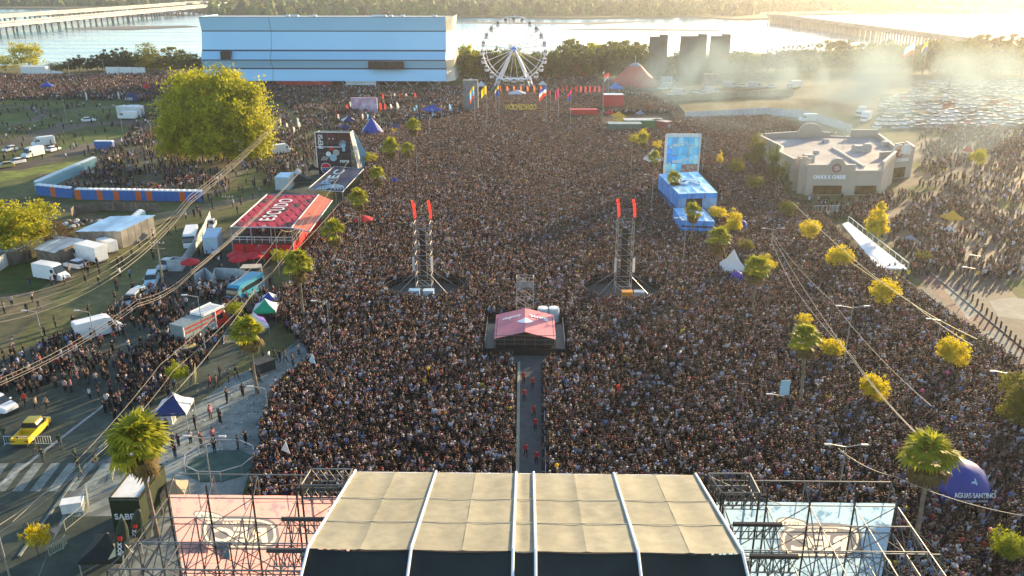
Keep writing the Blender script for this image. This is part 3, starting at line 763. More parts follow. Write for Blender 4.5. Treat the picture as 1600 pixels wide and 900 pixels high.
# black horizontal beams from roof to wings, box trusses
for side, base, t in ((-1, 0, tl), (1, 0, tr_)):
    yb = ybL if side < 0 else ybR
    for (ya, yz, xa, xb, h) in ((764,0,458,552,H1-.8),(811,0,440,522,H2-2.8),(860,0,417,496,H2-.6)) if side < 0 else ((775,0,1203,1118,H1-.8),(820,0,1222,1146,H2-2.8),(870,0,1247,1172,H2-.6)):
        p = G(xa, ya, h); q = G(xb, ya, h)
        bar('black_beam', UTD, (p.x,p.y-yb,p.z), (q.x,p.y-yb,p.z), .16, t)
        for k in range(7):
            u = p.lerp(q, k/6); v2 = p.lerp(q, min(1,(k+1)/6)); bar('web_bar', UTM, (u.x,p.y-yb,p.z), (v2.x,p.y-yb,p.z-1.1), .035, t); bar('web_bar', UTM, (v2.x,p.y-yb,p.z), (v2.x,p.y-yb,p.z-1.1), .035, t)
        bar('truss_chord', UTM, (p.x,p.y-yb,p.z-1.1), (q.x,p.y-yb,p.z-1.1), .045, t)
    # box truss lid
    (xa, xb, ya, yz) = (484, 550, 733, 758) if side < 0 else (1107, 1172, 740, 770)
    h = H1 + .8
    P4 = [G(xa+(2 if side<0 else 0),ya,h), G(xb,ya,h), G(xb-10*(1 if side<0 else -1.5),yz,h), G(xa-14*(1 if side < 0 else -1.5),yz,h)]
    P4 = [Vector((p.x,p.y-yb,p.z)) for p in P4]
    for dz in (0,-1.0):
        for i in range(4): a_ = P4[i]+Vector((0,0,dz)); c_ = P4[(i+1)%4]+Vector((0,0,dz)); bar('truss_chord', UTM, a_, c_, .06, t)
    for i in range(4):
        a_ = P4[i]; c_ = P4[(i+1)%4]
        for k in range(5):
            u = a_.lerp(c_, k/5); v2 = a_.lerp(c_, (k+1)/5); bar('web_bar', UTM, u, v2+Vector((0,0,-1.0)), .04, t); bar('web_bar', UTM, v2, v2+Vector((0,0,-1.0)), .04, t)
    for p in P4: bar('upright', UTD, (p.x,p.y,0), p, .07, t)
def banner(name, label, xa, xb, ytop, col, col2, yb, logo_px, logo_w, date='2024'):
    """printed mesh banner; the print is a point colour on a fine sheet, seen from behind"""
    a = G(xa, ytop, HB); c = G(xb, ytop, HB); W_ = c.x-a.x
    t = thing(name, label, 'banner', ((a.x+c.x)/2, a.y, 0))
    lx = G(logo_px, ytop+55, HB-3).x - (a.x+c.x)/2; lz = HB-3.2; s = logo_w
    NX = 230; cs = W_/NX; NZ = int(5.9/cs); X = -W_/2 + cs*np.arange(NX+1); Z = HB - cs*np.arange(NZ+1)
    gx, gz = np.meshgrid(X, Z); img = np.zeros(gx.shape, int)
    def se(cx, cz, w_, h_, p, sk=0): return (np.abs((gx-cx)/(w_/2))**p + np.abs((gz-cz-sk*(gx-cx))/(h_/2))**p) < 1
    img[se(lx,lz,s*1.08,s*.56,3.2)] = 1; img[se(lx,lz,s,s*.48,3.2)] = 2; img[se(lx,lz,s*.93,s*.42,3.2)] = 1
    img[se(lx-s*.40,lz+s*.27,s*.42,s*.17,2.2,-.15)] = 1; img[se(lx-s*.40,lz+s*.27,s*.37,s*.125,2.2,-.15)] = 2
    def paint_text(txt, cx, cz, wd, ht, v, bold):
        o = text(txt, 1, m_white, None, ext=0, bold=bold); me = o.data; me.calc_loop_triangles()
        V = np.array([v_.co[:2] for v_ in me.vertices]); lo = V.min(0); hi = V.max(0)
        V = (V-(lo+hi)/2)/(hi-lo)*np.array([-wd, ht]) + np.array([cx, cz])
        for tr in me.loop_triangles:
            p, q, r_ = (V[i] for i in tr.vertices); mn = np.minimum(np.minimum(p,q),r_); mx = np.maximum(np.maximum(p,q),r_)
            i0 = max(0,int((mn[0]+W_/2)/cs)); i1 = min(NX,int((mx[0]+W_/2)/cs)+1); k0 = max(0,int((HB-mx[1])/cs)); k1 = min(NZ,int((HB-mn[1])/cs)+1)
            if i1 < i0 or k1 < k0: continue
            sx = gx[k0:k1+1,i0:i1+1]; sz_q = gz[k0:k1+1,i0:i1+1]
            def e(a_, b_): return (b_[0]-a_[0])*(sz_q-a_[1])-(b_[1]-a_[1])*(sx-a_[0])
            e1, e2, e3 = e(p,q), e(q,r_), e(r_,p); m_ = ((e1>=0)&(e2>=0)&(e3>=0))|((e1<=0)&(e2<=0)&(e3<=0)); sub_ = img[k0:k1+1,i0:i1+1]; sub_[m_] = v
        bpy.data.objects.remove(o); bpy.data.meshes.remove(me)
    paint_text('REC', lx, lz-s*.035, s*.74, s*.25, 2, .045); paint_text('FESTIVAL', lx-s*.03, lz+s*.155, s*.44, s*.055, 2, .02); paint_text(date, lx-s*.40, lz+s*.27, s*.22, s*.07, 1, .02)
    pal = np.array([[*col,1],[.20,.205,.24,1],[.85,.76,.66,1]]); cols = pal[img]
    m = bpy.data.materials.new('print_'+name); m.use_nodes = True; n = m.node_tree; b = n.nodes['Principled BSDF']; at = n.nodes.new('ShaderNodeAttribute'); at.attribute_name = 'print'
    tc = n.nodes.new('ShaderNodeTexCoord'); nz = n.nodes.new('ShaderNodeTexNoise'); nz.inputs['Scale'].default_value = 1.3; nz.inputs['Detail'].default_value = 10; nz.inputs['Roughness'].default_value = .75
    rr_ = n.nodes.new('ShaderNodeValToRGB'); rr_.color_ramp.elements[0].position = .51; rr_.color_ramp.elements[1].position = .60; rr_.color_ramp.elements[0].color = (0,0,0,1); rr_.color_ramp.elements[1].color = (.75,.75,.75,1)
    mx = n.nodes.new('ShaderNodeMix'); mx.data_type = 'RGBA'; mx.inputs['B'].default_value = (*col2,1)
    isb = n.nodes.new('ShaderNodeMath'); isb.operation = 'MULTIPLY'; n.links.new(tc.outputs['Object'], nz.inputs[0]); n.links.new(nz.outputs[0], rr_.inputs[0]); n.links.new(rr_.outputs[0], isb.inputs[0]); n.links.new(at.outputs['Alpha'], isb.inputs[1])
    n.links.new(isb.outputs[0], mx.inputs['Factor']); n.links.new(at.outputs['Color'], mx.inputs['A'])
    cols[...,3] = np.where(img == 0, 1.0, .12)
    b.inputs['Roughness'].default_value = .8; tr = n.nodes.new('ShaderNodeBsdfTranslucent'); ms = n.nodes.new('ShaderNodeMixShader'); ms.inputs[0].default_value = .5
    n.links.new(mx.outputs['Result'], b.inputs['Base Color']); n.links.new(mx.outputs['Result'], tr.inputs[0]); n.links.new(b.outputs[0], ms.inputs[1]); n.links.new(tr.outputs[0], ms.inputs[2]); n.links.new(ms.outputs[0], n.nodes['Material Output'].inputs[0])
    np_ = 4
    for q in range(np_):
        i0 = q*NX//np_; i1 = (q+1)*NX//np_; nx = i1-i0+1
        sag = .05*np.sin((gx[:,i0:i1+1]-X[i0])/(X[i1]-X[i0])*math.pi)
        V = np.stack([gx[:,i0:i1+1], sag, gz[:,i0:i1+1]], -1).reshape(-1,3)
        F = [(k*nx+i, (k+1)*nx+i, (k+1)*nx+i+1, k*nx+i+1) for k in range(NZ) for i in range(nx-1)]
        nb = len(V); V = np.vstack([V, [[X[i0],0,1.4],[X[i1],0,1.4]]]); F.append((NZ*nx, nb, nb+1, NZ*nx+nx-1))
        me = bpy.data.meshes.new('banner_panel'); me.from_pydata(V.tolist(), [], F); me.materials.append(m)
        ca = me.color_attributes.new('print', 'FLOAT_COLOR', 'POINT'); cc = np.vstack([cols[:,i0:i1+1].reshape(-1,4), [[*col,1]]*2]); ca.data.foreach_set('color', cc.astype(np.float32).ravel()); me.update()
        link('banner_panel', me, t)
    return t
banner('pink_banner', 'large pink festival banner seen from behind with reversed grey and cream emblem', 265, 540, 773, (.78,.42,.41), (.26,.25,.34), ybL, 375, 5.2)
banner('blue_banner', 'large pale blue festival banner seen from behind with reversed grey and white emblem', 1120, 1397, 784, (.38,.56,.74), (.10,.22,.40), ybR, 1281, 5.4)
# line speakers and panels hanging in the left wing
def hung(nm, label, cat, px, py, h, w_, hh, mat, group=None, d=.25):
    p = G(px, py, h); mb = MB(); mb.box(-w_/2,w_/2,-d/2,d/2,-hh/2,hh/2)
    for k in range(1,3): mb.box(-w_/2-.02,w_/2+.02,-d/2-.03,d/2+.03,-hh/2+hh*k/3-.03,-hh/2+hh*k/3+.03)
    return tag(mb.build(nm, mat, None, p), label, cat, group)
m_pan = M('blue_grey_panel', (.22,.36,.42), .5, .1, 2)
hung('wall_panel', 'grey backed flat panel hung in the left scaffold before the pink emblem', 'panel', 330, 832, 6.5, 1.9, 1.0, M('panel_grey', (.25,.27,.27), .6, .2, 3))
hung('spare_panel', 'upper blue grey panel leaning in the left scaffold', 'panel', 350, 828, 6.6, .55, .8, m_pan)
hung('spare_panel', 'lower long blue grey panel hung beneath the upper one in left scaffold', 'panel', 352, 858, 6.0, .6, 1.5, m_pan)
hung('loudspeaker', 'dark grey loudspeaker hung before the pink banner emblem', 'speaker', 380, 826, 6.6, .5, 1.1, M('speaker_grey', (.05,.07,.06), .6, .3, 5), d=.5)
# ============================================================ WALKWAY, FRONT OF HOUSE
flat('walkway_floor', [(807,1100),(808,565),(845,565),(849,1100)], .03, M('walkway_mat', (.085,.09,.088), .8, .15, 1))
flat('walkway_floor', [(757,568),(758,556),(880,556),(884,568)], .034, MATS['walkway_mat'])
def fence_run(nm, label, pts, mat, h=1.1, step=2.2, group=None, slats=True, cat='barrier', tube=.03, n=7):
    """crowd barrier: each panel a part"""
    P = [G(*p) for p in pts]; t = thing(nm, label, cat, P[0], 0, group)
    pm = {}
    for a, c in zip(P[:-1], P[1:]):
        L = (c-a).length; k = max(1, round(L/step)); w_ = L/k; d = (c-a)/k; ang = math.atan2(d.y, d.x); key = round(w_, 2)
        if key not in pm:
            mb = MB(); mb.tube((0,0,h),(w_*.97,0,h),tube,n=4); mb.tube((0,0,.15),(w_*.97,0,.15),tube,n=4)
            mb.tube((0,0,0),(0,0,h),tube,n=4); mb.tube((w_*.97,0,0),(w_*.97,0,h),tube,n=4)
            for q in range(1,n): mb.tube((w_*.97*q/n,0,.15),(w_*.97*q/n,0,h),tube*.6,n=3,cap=False)
            mb.box(-.03,.03,-.3,.3,0,.03); pm[key] = mb.mesh('barrier_panel', mat)
        for i in range(k):
            link('barrier_panel', pm[key], t, a + d*i - P[0], ang)
    return t
m_bar = M('barrier_steel', (.5,.5,.48), .5, .1, 3, metal=.3)
fence_run('crowd_barrier', 'steel crowd barrier along the left side of the central walkway', [(798,780),(801,575)], m_bar)
fence_run('crowd_barrier', 'steel crowd barrier along the right side of the central walkway', [(853,780),(849,575)], m_bar)
mb = MB(); a = G(806.5,900); c = G(811,568); mb.prism([(a.x-.16,a.y),(a.x+.16,a.y),(c.x+.16,c.y),(c.x-.16,c.y)], 0, .25)
tag(mb.build('cable_duct', M('duct_beige', (.32,.33,.25), .7, .1, 2)), 'pale cable duct running down the left edge of the walkway', 'cable duct')
# mixing position
pA = G(772,556); pB = G(868,556); wF = pB.x-pA.x
foh = thing('mixing_platform', 'dark mixing platform with railings under the pink logo tent', 'platform', ((pA.x+pB.x)/2, pA.y, 0))
mb = MB(); mb.box(-wF/2-1.2,wF/2+1.2,.3,8.2,0,.9); mb.build('deck', m_dark, foh)
mb = MB(); mb.box(-wF/2+.2,wF/2-.2,.9,7.2,1.0,2.2); mb.build('console_desk', M('desk_dark', (.03,.028,.026), .6, .3, 4), foh)
for s in (-1,1):
    mb = MB()
    for z in (1.3,2.0): mb.tube((s*(wF/2+1.15),.4,z),(s*(wF/2+1.15),8,z),.04,n=4)
    for y in (.4,2.4,4.4,6.4,8.0): mb.tube((s*(wF/2+1.15),y,0),(s*(wF/2+1.15),y,2.0),.04,n=4)
    mb.build('railing', m_tube, foh)
mb = MB()
for z in (1.5,2.1,2.7): mb.tube((-wF/2,.35,z),(wF/2,.35,z),.04,n=4)
for k in range(7): mb.tube((-wF/2+wF*k/6,.35,.9),(-wF/2+wF*k/6,.35,2.7),.035,n=4)
mb.build('front_railing', m_tube, foh)
zr = HK(770, 556, 532)
tent = thing('logo_tent', 'pink gabled tent with white reversed lettering and flame emblem over mixing platform', 'tent', ((pA.x+pB.x)/2, pA.y, 0))
fr = G(820,530,zr); bk = G(820,492,zr); yf, yk = fr.y-pA.y, bk.y-pA.y; hw = (G(867,530,zr).x-G(770,530,zr).x)/2; rz_ = 1.0
mp_ = M('tent_pink', (.82,.27,.31), .6, .08, .5, trans=.3)
for s in (-1,1):
    for (y0,y1) in ((yf,yf+(yk-yf)*.34),(yf+(yk-yf)*.34,yk)):
        mb = MB(); mb.face([(s*hw,y0,zr),(s*hw,y1,zr),(0,y1,zr+rz_),(0,y0,zr+rz_)]); mb.face([(s*hw,y0,zr-.3),(s*hw,y1,zr-.3),(s*hw,y1,zr-.01),(s*hw,y0,zr-.01)]); mb.build('tent_panel', mp_, tent)
    for y in (yf+.1,yk-.1):
        mb = MB(); mb.tube((s*(hw-.1),y,.9),(s*(hw-.1),y,zr),.09,n=6); mb.build('tent_leg', m_tube, tent)
sl_ = math.atan2(rz_, hw)
ty = yf+(yk-yf)*.70
for s, wd_ in ((-1,'ander'),(1,'Sant')):
    o = text(wd_, 1.35, m_beam, tent, (s*hw*.47, ty, zr+rz_*.53+.07), (0,-s*sl_,math.pi), .015, False, hw*.66, 'lettering', .02)
mb = MB()
for s in (-1,1): mb.raw([(0,yf+(yk-yf)*.58,zr+rz_+.03),(s*1.15,yf+(yk-yf)*.50,zr+rz_-.3),(s*.5,yf+(yk-yf)*.40,zr+rz_-.1),(0,yf+(yk-yf)*.36,zr+rz_+.03)], [(0,1,2,3)])
mb.build('flame_emblem', m_beam, tent)
# truss mast behind the tent
def lattice(t, x0, x1, y0, y1, z0, z1, n, r=.05, nm='mast_tube', mat=UTL, diag=True):
    for x in (x0,x1):
        for y in (y0,y1): bar(nm, mat, (x,y,z0), (x,y,z1), r*1.2, t)
    for k in range(n+1):
        z = z0+(z1-z0)*k/n
        for y in (y0,y1): bar('ledger', mat, (x0,y,z), (x1,y,z), r*.8, t)
        for x in (x0,x1): bar('ledger', mat, (x,y0,z), (x,y1,z), r*.8, t)
        if diag and k < n:
            zz = z0+(z1-z0)*(k+1)/n
            for y in (y0,y1): bar('brace', mat, (x0,y,zz), (x1,y,z), r*.8, t)
p = G(820,500); t = thing('camera_mast', 'short lattice mast with camera platform behind the pink tent', 'mast', p)
hM = HK(820,500,432); lattice(t, -1.15,1.15,-.6,.6,0,hM,4,.05)
mb = MB(); mb.box(-1.2,1.2,-.6,.6,hM-1.4,hM-1.3); mb.box(-1.1,1.1,-.5,-.4,hM-1.3,hM-.5); mb.build('camera_platform', M('plate_grey',(.3,.28,.26),.6,.2,3), t)
mb = MB(); mb.ball((0,0,hM-1.0),.55,10,6,(1.5,.8,.5)); mb.build('camera_cover', m_dark, t)
for px in (842.0, 859.0):
    p = G(px+6,502); mb = MB(); mb.lathe([(.001,0),(.75,0),(.75,1.9),(.7,2.05),(.001,2.1)],12); o = tag(mb.build('water_tank', m_white, None, p), 'round white tank behind the pink tent, %s' % ('next to the mast' if px < 850 else 'outer one at the corner'), 'tank')
# delay towers
def delay(px, foot, top, label, boxcol, lw):
    p = G(px, foot); h = HK(px, foot, top); t = thing('delay_tower', label, 'tower', p)
    lattice(t, -1.15,1.15,-1.1,1.1,0,h,7,.04)
    for s in (-1,1):
        bar('stay', UTL, (s*1.15,-1.1,3.2), (s*4.6,-3.0,0), .05, t); bar('stay', UTL, (s*1.15,1.1,3.2), (s*4.6,3.0,0), .05, t)
    mb = MB()
    for k in range(11): mb.box(-.45,.45,-.3-.02*k,.2-.02*k,h-1.0-.72*(k+1)+.04,h-1.0-.72*k)
    mb.build('line_speakers', m_dark, t)
    mb = MB(); n_ = 10; pts = [(math.cos(2*math.pi*i/n_)*6.0, math.sin(2*math.pi*i/n_)*4.6+.4) for i in range(n_)]
    mb.prism(pts, .05, .12); mb.build('base_floor', M('ply_dark', (.055,.055,.05), .8, .2, 1), t)
    for i in range(n_):
        a_, c_ = pts[i], pts[(i+1)%n_]; mb = MB(); mb.tube((*a_,0),(*a_,1.3),.04,n=4); mb.tube((*a_,1.25),(*c_,1.25),.035,n=4); mb.tube((*a_,.7),(*c_,.7),.03,n=4); mb.build('base_fence', m_tube, t)
    for s in (-1,1):
        q = thing('feather_flag', 'red feather flag on top %s corner of the %s delay tower' % ('left' if s<0 else 'right', lw), 'flag', (p.x+s*1.15,p.y,h))
        mb = MB(); mb.tube((0,0,0),(0,0,3.0),.035,n=5); mb.build('pole', m_tube, q)
        mb = MB(); xs_ = [(.05,.3),(.05,.42),(.05,.46),(.05,.44),(.1,.3)]; zs = [.5,1.1,1.9,2.7,3.25]
        for k in range(4):
            w0, w1 = xs_[k][1], xs_[k+1][1]; mb.face([(.04+.1*math.sin(k),.1,zs[k]),(w0+.04,.05*k,zs[k]),(w1+.04,-.05*k,zs[k+1]),(.04,.1,zs[k+1])])
        mb.build('flag_cloth', M('flag_red',(.75,.05,.04),.6,.1,1,trans=.4), q); q.rotation_euler = (0,-.12,.2)
        q2 = thing('side_banner', 'narrow white banner low on %s leg of the %s delay tower' % ('left' if s<0 else 'right', lw), 'banner', (p.x+s*1.35,p.y-1.3,4.0))
        mb = MB(); mb.box(-.16,.16,-.02,.02,0,2.2); mb.tube((0,.04,0),(0,.04,2.3),.03,n=4); mb.build('cloth', M('banner_white',(.75,.72,.7),.6,.1,1,trans=.4), q2)
    for k,(dx,c) in enumerate(boxcol):
        mb = MB(); mb.box(-.75,.75,-.5,.5,.12,1.45); mb.box(-.8,.8,-.55,.55,1.45,1.55); mb.box(-.3,.3,-.53,-.5,.4,1.1)
        tag(mb.build('generator', c, None, (p.x+dx,p.y-2.6,0)), '%s generator box at foot of %s delay tower' % (c.name.replace('_',' '), lw), 'generator')
    return t
delay(664,458,347,'left lattice delay tower with hanging speakers and two red flags',[(-1.2,M('pale_blue',(.3,.5,.62),.5,.1,2)),(.9,M('white_blue',(.5,.62,.68),.5,.1,2))],'left')
delay(972,460,345,'right lattice delay tower with hanging speakers and two red flags',[(.4,M('orange',(.75,.3,.03),.5,.1,2)),(2.2,M('grey_blue',(.3,.36,.4),.5,.1,2))],'right')
# ============================================================ THEATRE
E90 = math.pi/2
m_clad = M('sky_tinted_cladding', (.38,.68,.88), .35, .03, .05); m_clad2 = M('sky_tinted_grey_cladding', (.30,.57,.76), .4, .03, .05); m_joint = M('dark_joint', (.03,.05,.08), .6, 0)  # blue of the reflected sky is put into the white panels' base colour
A = G(320,136); B = G(697,138); WT = B.x-A.x; xc = (A.x+B.x)/2
th = thing('theatre', 'long white faceted theatre with banded cladding raised on angled struts', 'building', (xc, A.y, 0))
prof_px = [127,108,93.5,79,49.5,26.5]
offs = [0, 1.5, -.5, 1.6, 3.2, 2.0]      # how far each fold sits back
pts = []
for py, of in zip(prof_px, offs):
    h = HK(508,136,py); pts.append((of*1.4, h))
for k in range(5):
    (y0,z0),(y1,z1) = pts[k], pts[k+1]; ex0 = (y0*.6); ex1 = (y1*.6); nx = 3
    for (u0,u1) in ((0,.285),(.285,1)):
        mb = MB(); X0 = -WT/2+WT*u0+.08; X1 = -WT/2+WT*u1-.08
        a0 = -WT/2 + (2.0 if k in (3,4) else 0)*0
        mb.face([(X0,y0,z0+.22),(X1,y0,z0+.22),(X1,y1,z1-.22),(X0,y1,z1-.22)])
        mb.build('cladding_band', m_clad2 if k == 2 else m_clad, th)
mb = MB(); dp = 26.
for k in range(5):
    (y0,z0),(y1,z1) = pts[k], pts[k+1]
    mb.face([(-WT/2,y0+.15,z0),(WT/2,y0+.15,z0),(WT/2,y1+.15,z1),(-WT/2,y1+.15,z1)])
mb.face([(-WT/2,.1,pts[0][1]),(WT/2,.1,pts[0][1]),(WT/2,dp,pts[0][1]),(-WT/2,dp,pts[0][1])])
mb.build('joint_backing', m_joint, th)
zt = pts[-1][1]; yt = pts[-1][0]
mb = MB(); mb.face([(-WT/2,yt,zt),(WT/2,yt,zt),(WT/2+1.5,dp,zt-.6),(-WT/2,dp,zt-.6)]); mb.build('roof', M('roof_pale', (.42,.46,.48), .7, .15, .05), th)
mg = M('pale_end_glass', (.78,.74,.6), .35, .1, .1, trans=.2)
for k in range(5):
    for s in (-1,1):
        (y0,z0),(y1,z1) = pts[k], pts[k+1]; e0 = [3.5,2.5,3.3,2.6,2.2,3.0][k]; e1 = [3.5,2.5,3.3,2.6,2.2,3.0][k+1]
        if s < 0: e0 = e1 = .02
        mb = MB(); mb.face([(s*WT/2,y0,z0),(s*(WT/2+e0),y0+6,z0),(s*(WT/2+e1),y1+6,z1),(s*WT/2,y1,z1)]); mb.face([(s*(WT/2+e0),y0+6,z0),(s*(WT/2+e0),dp,z0),(s*(WT/2+e1),dp,z1),(s*(WT/2+e1),y1+6,z1)])
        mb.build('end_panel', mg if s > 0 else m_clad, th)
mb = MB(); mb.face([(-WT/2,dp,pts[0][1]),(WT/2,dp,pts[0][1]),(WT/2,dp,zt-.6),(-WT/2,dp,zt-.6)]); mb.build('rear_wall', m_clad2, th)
gd = M('dark_glass', (.015,.018,.02), .1, 0, spec=.7)
def thx(px): return (px-320)/(697-320)*WT-WT/2
for (xa,xb,k) in ((578,632,1),(352,367,2)):
    (y0,z0),(y1,z1) = pts[k], pts[k+1]; mb = MB(); mb.box(thx(xa),thx(xb),min(y0,y1)-.25,max(y0,y1)+.1,z0+.35,z1-.35); w_ = mb.build('window', gd, th)
    mb = MB(); nb = 7 if xb-xa > 30 else 2
    for i in range(nb+1): x = thx(xa)+(thx(xb)-thx(xa))*i/nb; mb.box(x-.1,x+.1,min(y0,y1)-.4,min(y0,y1)-.26,z0+.35,z1-.35)
    mb.build('mullion', m_joint, w_)
for i in range(22):
    x = -WT/2+3+i*(WT-6)/21; mb = MB(); s = 1 if i % 2 else -1
    mb.tube((x-s*2.2,1.5,0),(x+s*.5,1.5,pts[0][1]),.28,n=5); mb.build('strut', M('strut_steel', (.35,.36,.36), .5, .1, 2), th)
mb = MB(); mb.box(-WT/2+4,WT/2-6,10,11,0,pts[0][1]-.1); mb.build('ground_floor_wall', gd, th)
for i, px in enumerate((448,456,462,490,582,608,626,676)):
    mb = MB(); mb.box(0,1.6 if i != 4 else 6,0,1.5,0,.7); mb.build('roof_unit', M('roof_unit',(.6,.66,.7),.5,.1,1), th, (thx(px), 8, zt-.2))
for (xa,xb,yy,c,lab) in ((436,520,131,M('sign_red',(.4,.04,.04),.6,.2,.2),'long dark red banner strip under the left half of the theatre'),(541,588,131,M('sign_pale',(.6,.7,.75),.6,.1,.2),'pale awning strip under the middle of the theatre')):
    a = G(xa,141); c2 = G(xb,141); mb = MB(); mb.box(0,c2.x-a.x,0,.3,2.2,3.6); mb.tube((.2,.1,0),(.2,.1,2.3),.1,n=4); mb.tube((c2.x-a.x-.2,.1,0),(c2.x-a.x-.2,.1,2.3),.1,n=4); mb.box(0,c2.x-a.x,-1.2,0,3.6,3.75); tag(mb.build('sponsor_awning', c, None, a), lab, 'awning')
# ============================================================ FERRIS WHEEL
P = G(803,138); hub = HK(803,138,77); rad = hub - HK(803,138,126); rad = (hub-HK(803,138,127))*1.0
fw = thing('ferris_wheel', 'white ferris wheel with small cabins and bright hub by the river', 'ferris wheel', P)
m_fw = M('wheel_white', (.75,.72,.72), .5, .05, 1); 
UW = MB(); UW.tube((0,0,0),(0,0,1),1,n=5,cap=False); UWM = UW.mesh('white_tube', m_fw)
NG = 24
for s in (-1,1):
    mb = MB(); ring = [(math.cos(2*math.pi*i/48)*rad, s*1.1, hub+math.sin(2*math.pi*i/48)*rad) for i in range(49)]; mb.path(ring,.17,5)
    ring = [(math.cos(2*math.pi*i/48)*(rad-1.4), s*1.1, hub+math.sin(2*math.pi*i/48)*(rad-1.4)) for i in range(49)]; mb.path(ring,.09,4); mb.build('rim', m_fw, fw)
for i in range(NG):
    a = 2*math.pi*(i+.5)/NG; c, s_ = math.cos(a), math.sin(a)
    bar('spoke', UWM, (c*1.2,-1.1,hub+s_*1.2), (c*rad,-1.1,hub+s_*rad), .085, fw); bar('spoke', UWM, (c*1.2,1.1,hub+s_*1.2), (c*rad,1.1,hub+s_*rad), .07, fw)
    bar('cross_bar', UWM, (c*rad,-1.3,hub+s_*rad), (c*rad,1.3,hub+s_*rad), .09, fw)
cab = MB(); cab.lathe([(.1,-2.1),(.7,-2.1),(.85,-1.3),(.82,-1.2)],8); cab.lathe([(.9,-.35),(.5,0),(.05,.12)],8)
for k in range(4): cab.tube((math.cos(k*E90)*.8,math.sin(k*E90)*.8,-1.3),(math.cos(k*E90)*.8,math.sin(k*E90)*.8,-.3),.05,n=4)
cab.mi = 1; cab.lathe([(.6,-1.2),(.6,-.4)],8)
cabm = cab.mesh('cabin', [m_fw, M('cabin_shade',(.06,.05,.06),.4,0)])
for i in range(NG):
    a = 2*math.pi*i/NG; o = link('cabin', cabm, fw, (math.cos(a)*(rad+.1),0,hub+math.sin(a)*(rad+.1))); o.scale = (1.15,1.15,1.15)
mb = MB(); mb.tube((0,-1.6,hub),(0,1.6,hub),1.1,n=16); mb.build('hub', M('hub_blue',(.05,.25,.8),.4,0), fw)
for sx in (-1,1):
    for y in (-3.5,3.5):
        for dx in (0,1.5): bar('support_leg', UWM, (sx*(7.2+dx),y,0), (sx*.4,y*.45,hub), .34, fw)
    for k in (.25,.5): bar('leg_brace', UWM, (sx*(7.6*(1-k)),-3.5*(1-k*.6),hub*k),(sx*(7.6*(1-k)),3.5*(1-k*.6),hub*k),.15,fw)
mb = MB(); mb.box(-9,9,-5,5,.0,1.0); mb.build('base_platform', M('deck_red',(.3,.08,.08),.6,.2,1), fw)
mb = MB(); n_=14; vs=[(-7.5+15*i/n_,-5.2,3.6+.9*abs(math.sin(i*1.1))) for i in range(n_+1)]+[(-7.5+15*i/n_,-2,4.2+.5*abs(math.sin(i*1.1))) for i in range(n_+1)]; mb.raw(vs,[(i,i+1,n_+2+i,n_+1+i) for i in range(n_)]); mb.build('entrance_canopy', m_white, fw)
# ============================================================ RIVERSIDE MEMORIAL TOWERS
for (xa,xb,ya,yt_,lab) in ((1012,1041,124,55,'left'),(1060,1101,128,54,'middle'),(1107,1138,122,54,'right')):
    a = G(xa,ya); c = G(xb,ya); h = HK((xa+xb)/2,ya,yt_); W_ = c.x-a.x; t = thing('memorial_tower', 'tall plain grey concrete slab tower, the %s one of three by the river' % lab, 'tower', ((a.x+c.x)/2,a.y,0))
    mc = M('tower_concrete', (.15,.14,.125), .9, .12, .15)
    mb = MB(); mb.raw([(-W_/2,0,0),(W_/2-2.5,0,0),(W_/2-3.0,5,0),(-W_/2,5,0),(-W_/2+.6,0,h-.8),(W_/2-3.2,0,h-.8),(W_/2-3.6,5,h-.8),(-W_/2+.6,5,h-.8)],[(0,1,5,4),(1,2,6,5),(2,3,7,6),(3,0,4,7),(4,5,6,7)]); mb.build('slab', mc, t)
    mb = MB(); mb.raw([(W_/2-2.4,1,0),(W_/2,1.5,0),(W_/2,6,0),(W_/2-2.4,6,0),(W_/2-3.4,1,h),(W_/2-.2,1.5,h),(W_/2-.2,6,h),(W_/2-3.4,6,h)],[(0,1,5,4),(1,2,6,5),(2,3,7,6),(3,0,4,7),(4,5,6,7)]); mb.build('slab', mc, t)
# ============================================================ TENTS
def gazebo(px, py, wpx, toppx, label, mats, name='gazebo', rz=.3, group=None, txt=None, square=1.0, eave=.55):
    P = G(px, py); W_ = wpx/SC(py); h = HK(px, py, toppx); t = thing(name, label, 'tent', P, rz, group); w2 = W_/2*.8; d2 = w2*square; e = h*eave
    for i, (q0, q1) in enumerate((((-w2,-d2),(w2,-d2)),((w2,-d2),(w2,d2)),((w2,d2),(-w2,d2)),((-w2,d2),(-w2,-d2)))):
        mb = MB(); mid0 = (q0[0]*.45,q0[1]*.45,e+(h-e)*.42); mid1 = (q1[0]*.45,q1[1]*.45,e+(h-e)*.42)
        mb.face([(*q0,e),(*q1,e),mid1,mid0]); mb.face([mid0,mid1,(0,0,h)]); mb.face([(*q0,e-.3),(*q1,e-.3),(*q1,e-.01),(*q0,e-.01)]); mb.build('canopy_panel', mats[i % len(mats)], t)
    for sx in (-1,1):
        for sy in (-1,1): mb = MB(); mb.tube((sx*w2*.97,sy*d2*.97,0),(sx*w2*.97,sy*d2*.97,e),.05,n=4); mb.build('leg', m_steel, t)
    return t
def cm(nm, c, tr=.25): return M(nm, c, .6, .06, .8, trans=tr)
